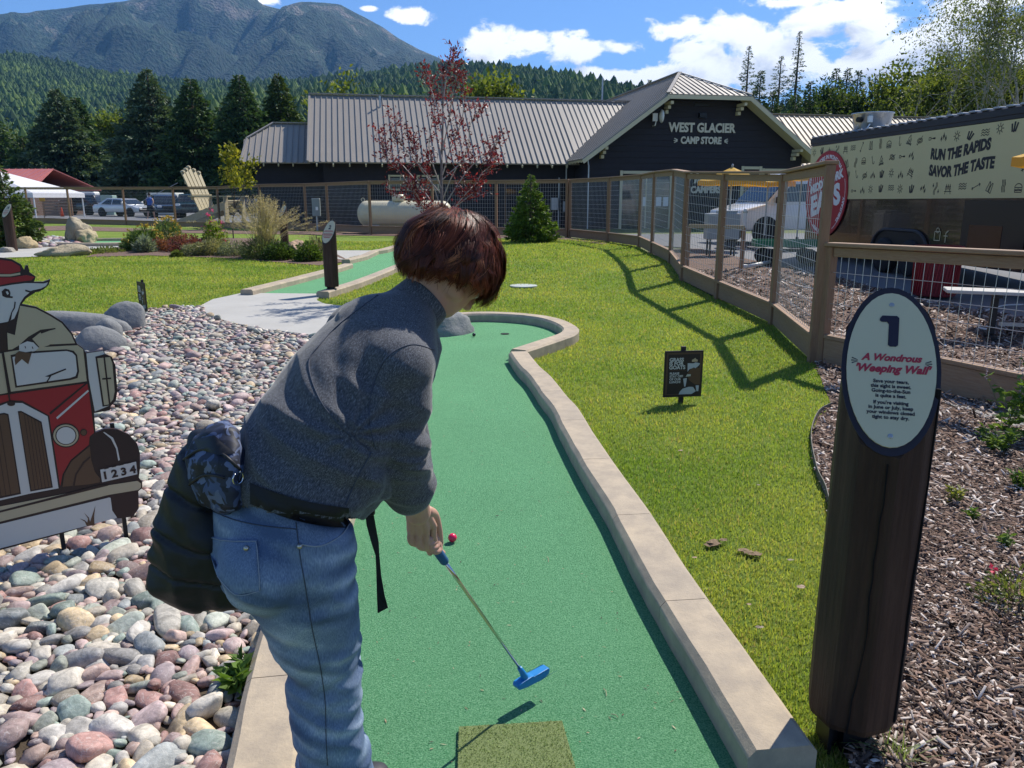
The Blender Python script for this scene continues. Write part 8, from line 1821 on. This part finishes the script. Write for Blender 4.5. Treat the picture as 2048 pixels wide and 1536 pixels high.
# --- hair
def hair():
    m_ = mat('dark_red_hair', (.06, .02, .015), .50, attrib='tone', spec=.25); b = m_.node_tree.nodes['Principled BSDF']; b.inputs['Anisotropic'].default_value = .6
    C0 = W(902, 528, 1.915); ru, rf, rl = .130, .134, .112
    wh = (uH * .72 - fH * .70 + lH * .05).normalized()          # the whorl sits on the back of the crown
    a1 = wh.cross(lH).normalized(); a2 = wh.cross(a1).normalized()
    def dirv(th, ph): return (wh * math.cos(th) + (a1 * math.cos(ph) + a2 * math.sin(ph)) * math.sin(th))
    def surf(d, k=1.0):
        l, f, u_ = d.dot(lH), d.dot(fH), d.dot(uH); r_ = 1 / math.sqrt((l / rl) ** 2 + (f / rf) ** 2 + (u_ / ru) ** 2)
        bump = 1 + .05 * mnoise.noise(Vector((l * 2.2, f * 2.2, u_ * 2.2 + 3))) + .018 * mnoise.noise(Vector((l * 7, f * 7, u_ * 7)))
        return C0 + d * r_ * k * bump
    def lim(ph):
        d = a1 * math.cos(ph) + a2 * math.sin(ph); fr = d.dot(fH); ri = abs(d.dot(lH)); dn = -d.z
        return (1.86 + .52 * max(0, fr) - .16 * max(0, -fr) + .10 * ri)
    V = []; F = []; n1, n2 = 26, 48
    for i in range(n1 + 1):
        for j in range(n2):
            ph = 2 * math.pi * j / n2; th = lim(ph) * .95 * i / n1; V.append(surf(dirv(max(th, .001), ph), .955))
    F = [(i * n2 + j, i * n2 + (j + 1) % n2, (i + 1) * n2 + (j + 1) % n2, (i + 1) * n2 + j) for i in range(n1) for j in range(n2)] + [tuple(n1 * n2 + j for j in range(n2))]
    hb = obj('hair', V, F, m_, person, True, None, True, True); attr(hb, 'tone', np.full((len(V), 3), (.012, .005, .004)))
    g = np.random.default_rng(3); VV = []; FF = []; TT = []; PBv = np.array(PB)
    # locks: strands that start side by side, bend together and close to a point
    for lk in range(760):
        ph0 = g.uniform(0, 2 * math.pi); L0 = lim(ph0); t00 = g.uniform(0, 1) ** .7 * L0 * .88; ln0 = g.uniform(.45, 1.05); end0 = min(L0 * g.uniform(.90, 1.10), t00 + ln0)
        flow = .55 * mnoise.noise(Vector((math.cos(ph0) * 1.3, math.sin(ph0) * 1.3, t00 * .6 + 4))); bend = g.normal(0, .13) + flow; curl = g.normal(0, .16); lift0 = g.uniform(.955, 1.06); tl = g.uniform(0, 1); spread = g.uniform(.05, .12); rise = max(0, g.normal(.01, .055)); top = t00 < .5
        base_t = np.array((.024, .008, .005)) * (1 - tl) + np.array((.20, .045, .018)) * tl
        if g.random() < .12: base_t = np.array((.38, .13, .05))
        for s_ in range(30):
            u = g.normal(0, 1); ph = ph0 + u * spread / max(.35, math.sin(max(.3, t00))); t0 = t00 + g.normal(0, .04); t1 = end0 + g.normal(0, .035); w = g.uniform(.0004, .0011); fly = g.random() < .014; k = 8; b0 = len(VV); q = g.uniform(.65, 1.35); lf = lift0 + g.normal(0, .004)
            for i in range(k):
                f = i / (k - 1); th = t0 + (t1 - t0) * f + (.10 * f if fly else 0); p_ = ph0 + (ph - ph0) * (1 - .72 * f) + bend * f * f + curl * math.sin(f * 4.2); th = max(.20 + .1 * abs(math.sin(lk * 1.7)), th); d = dirv(th, p_)
                r_ = lf + rise * math.sin(f * math.pi) - .03 * f * f + (.09 * f if fly else 0); p = surf(d, r_); sd = (a1 * -math.sin(p_) + a2 * math.cos(p_)); ww = w * (1 - .75 * f ** 2)
                VV.append((p - sd * ww)[:]); VV.append((p + sd * ww)[:]); TT.append(base_t * q); TT.append(base_t * q)
            for i in range(k - 1): FF.append((b0 + 2 * i, b0 + 2 * i + 1, b0 + 2 * i + 3, b0 + 2 * i + 2))
    V = np.array(VV) - PBv; st = obj('strands', V, np.array(FF), m_, None, smooth=True); st.parent = hb; attr(st, 'tone', np.array(TT)); st['kind'] = 'stuff'
hair()

# --- puffer jacket hanging from the waist behind, and the hip bag over it
M_puf = mat('black_puffer', (.010, .011, .014), .5, spec=.4, noise=(30, (.016, .017, .02), .5), bump=(50, .35, .004))
m = MB(); DV = (FWD * -.75 + LAT * .65).normalized()
closed_loft(m, [(W(450, 868, 1.62), .04, .036, DV), (W(430, 890, 1.60), .05, .055, DV), (W(402, 940, 1.57), .04, .050, DV), (W(387, 1000, 1.56), .04, .058, DV), (W(380, 1060, 1.55), .042, .074, DV), (W(374, 1110, 1.55), .045, .088, DV), (W(384, 1155, 1.55), .045, .096, DV), (W(402, 1185, 1.56), .04, .086, DV), (W(412, 1202, 1.565), .03, .060, DV)], 30)
closed_loft(m, [(W(440, 1110, 1.58), .05, .07, DV), (W(455, 1170, 1.58), .05, .07, DV), (W(462, 1200, 1.58), .035, .055, DV)], 20)
def puf(co, no):
    out = np.zeros(len(co))
    for i, p in enumerate(co):
        z = p[2] + .25 * (p[0] + .6) + .03 * nz(p, (6, 6, 6)); q = abs(math.sin(z * math.pi / .095)); out[i] = -.009 * math.exp(-(q / .16) ** 2) + .010 * (1 - 2.5 * abs(nz((p[0], p[1], p[2] * .6), (13, 13, 11), 2))) + .006 * nz(p, (30, 30, 24), 5)
    return out
fuse('jacket', m, .006, 4, M_puf, person, puf)
def camo_mat():
    m_ = mat('blue_camo_fabric', (.03, .04, .08), .6); nt = m_.node_tree; N = nt.nodes; L = nt.links; b = N['Principled BSDF']; tc = N.new('ShaderNodeTexCoord'); cur = None
    for k, (sc, th, col) in enumerate(((26, .50, (.020, .026, .050)), (30, .55, (.055, .08, .16)), (36, .58, (.11, .14, .23)))):
        n = N.new('ShaderNodeTexNoise'); n.inputs['Scale'].default_value = sc; n.inputs['Detail'].default_value = 1.2; n.inputs['Distortion'].default_value = .8; mp = N.new('ShaderNodeMapping'); mp.inputs['Location'].default_value = (k * 3.3, k * 7, k); L.new(tc.outputs['Object'], mp.inputs[0]); L.new(mp.outputs[0], n.inputs['Vector'])
        g_ = N.new('ShaderNodeMath'); g_.operation = 'GREATER_THAN'; g_.inputs[1].default_value = th; L.new(n.outputs[0], g_.inputs[0]); x = N.new('ShaderNodeMix'); x.data_type = 'RGBA'; L.new(g_.outputs[0], x.inputs[0]); x.inputs[7].default_value = (*col, 1)
        if cur is None: x.inputs[6].default_value = (.010, .013, .024, 1)
        else: L.new(cur, x.inputs[6])
        cur = x.outputs[2]
    L.new(cur, b.inputs['Base Color']); return m_
M_camo = camo_mat()
bag = thing('hip_bag', 'dark blue camouflage hip bag strapped across the bending person behind', 'bag', W(440, 950, 1.55))
m = MB(); DB = (LAT * .85 + FWD * -.2).normalized()
closed_loft(m, [(W(424, 872, 1.58), .05, .025, LAT), (W(424, 888, 1.56), .085, .035, LAT), (W(422, 920, 1.545), .108, .042, LAT), (W(424, 955, 1.54), .115, .042, LAT), (W(430, 985, 1.545), .108, .036, LAT), (W(438, 1000, 1.55), .085, .022, LAT)], 28)
closed_loft(m, [(W(455, 930, 1.53), .05, .055, LAT), (W(490, 962, 1.53), .04, .045, LAT), (W(520, 985, 1.53), .02, .03, LAT)], 20)
def bagd(co, no): return np.array([.006 * (1 - 2.4 * abs(nz(p, (14, 14, 14), 5))) + .004 * nz(p, (34, 34, 34)) for p in co])
bb = fuse('pouch', m, .005, 4, M_camo, bag, bagd)
bbv = bvh_of(bb)
seam('zip', [(362, 925), (400, 900), (440, 905), (480, 940)], .0035, M_black, bb, bbv, .001); seam('zip', [(372, 975), (410, 950), (450, 955)], .003, M_black, bb, bbv, .001)
patch('zip_flap', [(392, 880), (430, 872), (470, 908), (440, 912), (400, 900)], M_black, bb, bbv, .004)
c, nn = on_surf(bbv, 472, 955, .006)
if c is not None:
    m = MB(); a = (ZV - nn * nn.z).normalized(); b2 = nn.cross(a); m.tube([c + a * .013 * math.cos(t_) + b2 * .013 * math.sin(t_) for t_ in np.linspace(.5, 6.0, 22)], .0016, 7); m.build('metal_ring', mat('polished_steel', (.7, .7, .7), .2, metal=1), bag, True, True)
tg = on_surf(bbv, 376, 983, .003)
if tg[0] is not None:
    n_ = tg[1]; X = (Vector((0, 0, 1)).cross(n_)).normalized(); Mt_ = basis(tg[0], X * 1, n_.cross(X)); m = MB(); m.prism([(-.013, -.005), (.013, -.007), (.013, .005), (-.013, .007)], Mt_, .001); m.build('patch', mat('bag_patch', (.03, .035, .05), .4), bb, world=True); text('BAXTOP', .007, Mt_ @ Matrix.Translation((0, 0, .0015)), mat('patch_grey', (.12, .13, .16), .4), bb, extrude=.0003)
# belt strap round the waist, lying on the shirt hem
bsx = BVHTree.FromPolygons([parent_matrix(person) @ v.co for v in shirt.data.vertices] , [tuple(p.vertices) for p in shirt.data.polygons])
up_ = [(500, 965), (530, 978), (580, 994), (630, 1006), (680, 1014), (722, 1018), (742, 1012)]; lo_ = [(500, 1008), (530, 1020), (580, 1038), (630, 1049), (680, 1055), (715, 1053), (738, 1040)]
U2 = smooth_line([Vector((x, y, 0)) for x, y in up_], 5); L2 = smooth_line([Vector((x, y, 0)) for x, y in lo_], 5); V = []; rows = 4; cols = 0
for a, b in zip(U2, L2):
    col = []
    for r_ in range(rows + 1):
        q = a.lerp(b, r_ / rows); h = min((x for x in (bsx.ray_cast(camP, rayv(q.x, q.y).normalized()), bj.ray_cast(camP, rayv(q.x, q.y).normalized())) if x[0] is not None), key=lambda x: x[3], default=None)
        col.append(h[0] - rayv(q.x, q.y).normalized() * .007 if h else None)
    if all(c is not None for c in col): V += col; cols += 1
F = [(i * (rows + 1) + j, i * (rows + 1) + j + 1, (i + 1) * (rows + 1) + j + 1, (i + 1) * (rows + 1) + j) for i in range(cols - 1) for j in range(rows)]
M_web = mat('black_webbing', (.010, .010, .012), .7, bump=(400, .5, .001))
wb = obj('waist_strap', V, F, M_web, bag, True, None, True)
# the loose end hangs beside the thigh
tl = [(738, 1022, 1.70), (742, 1050, 1.70), (750, 1085, 1.70), (755, 1110, 1.70), (758, 1150, 1.70), (762, 1190, 1.70), (766, 1222, 1.70)]; wd = [.010, .010, .008, .0045, .006, .010, .013]
V = []; PL = [W(*q) for q in tl]
for i, (p, w) in enumerate(zip(PL, wd)):
    for s_, dz in ((-1, -.006 if i == 6 else 0), (1, .010 if i == 6 else 0)): V.append(p + Vector((s_ * w, s_ * .004 * math.sin(i), dz)))
F = [(2 * i, 2 * i + 1, 2 * i + 3, 2 * i + 2) for i in range(6)]; o = obj('strap_end', V, F, M_web, bag, False, None, True); sd = o.modifiers.new('thick', 'SOLIDIFY'); sd.thickness = .002
m = MB(); m.box(W(740, 1018, 1.69), (.022, .014, .03), bev=.003); m.build('buckle', M_black, bag, world=True)

# ------------------------------------------------------------------ putter and balls
put = thing('putter', 'putter with a bright blue head and grip held over the green', 'putter', PE); M_pb = mat('putter_blue', (.008, .19, .48), .38, spec=.5); M_gripb = mat('grip_blue', (.02, .10, .22), .7, bump=(300, .4, .001)); M_chr = mat('chrome_shaft', (.60, .58, .54), .18, metal=1.0)
m = MB(); steps = [PE.lerp(PG, t_) for t_ in (0, .45, .455, .66, .665, .84, .845, 1.0)]; m.tube(steps, [.0042, .0047, .0050, .0050, .0054, .0054, .0058, .0058], 14); m.build('shaft', M_chr, put, True, True)
m = MB(); m.tube([PG - pdv * .002, PG + pdv * .004, PG + pdv * .05, PT, PT + pdv * .003], [.010, .0125, .013, .0145, .012], 16); m.build('grip', M_gripb, put, True, True)
# head: a short bar with a rounded heel, crossing the end of the shaft
ha = G(1032, 1372, .095); hb_ = G(1092, 1340, .095); hx = (hb_ - ha).normalized(); hx = Vector((hx.x, hx.y, .02)).normalized(); cen = (ha + hb_) / 2
Mh = basis(cen, hx, ZV); w2 = (hb_ - ha).length / 2 + .004
m = MB(); P = [(-w2, .004), (-w2 + .006, -.009), (-w2 * .3, -.014), (w2 * .6, -.014), (w2 - .005, -.010), (w2, .0), (w2, .010), (w2 - .004, .012), (w2 * .02, .012), (-w2 * .12, .016), (-w2 + .008, .013)]
m.prism(P, Mh @ Matrix.Translation((0, 0, -.015)), .030); hdo = m.build('putter_head', M_pb, put, world=True); bevel_obj(hdo, .003, 2)
m = MB(); nk = cen - hx * w2 * .42 + ZV * .012; m.tube([nk - ZV * .012, nk + ZV * .008, PE + pdv * .004, PE + pdv * .022], [.014, .0125, .0090, .0078], 14); m.build('hosel', M_pb, put, True, True)
def golfball(px, py, col, nm, lb):
    p = G(px, py + 7 if py > 900 else py + 3, .014); c = Vector((p.x, p.y, .0147 + .0213)); V, F = ico(4); o = obj(nm, V * .0213, F, mat('ball_' + nm + str(col[0]), col, .22, coat=.5), None, smooth=True); o.location = c; setp(o, lb, 'golf ball'); return o
golfball(905, 1077, (.75, .012, .075), 'golf_ball', 'glossy pink-red golf ball on the green beyond the hand'); golfball(948, 670, (.012, .014, .013), 'golf_ball', 'small black golf ball near the far hole of the green')
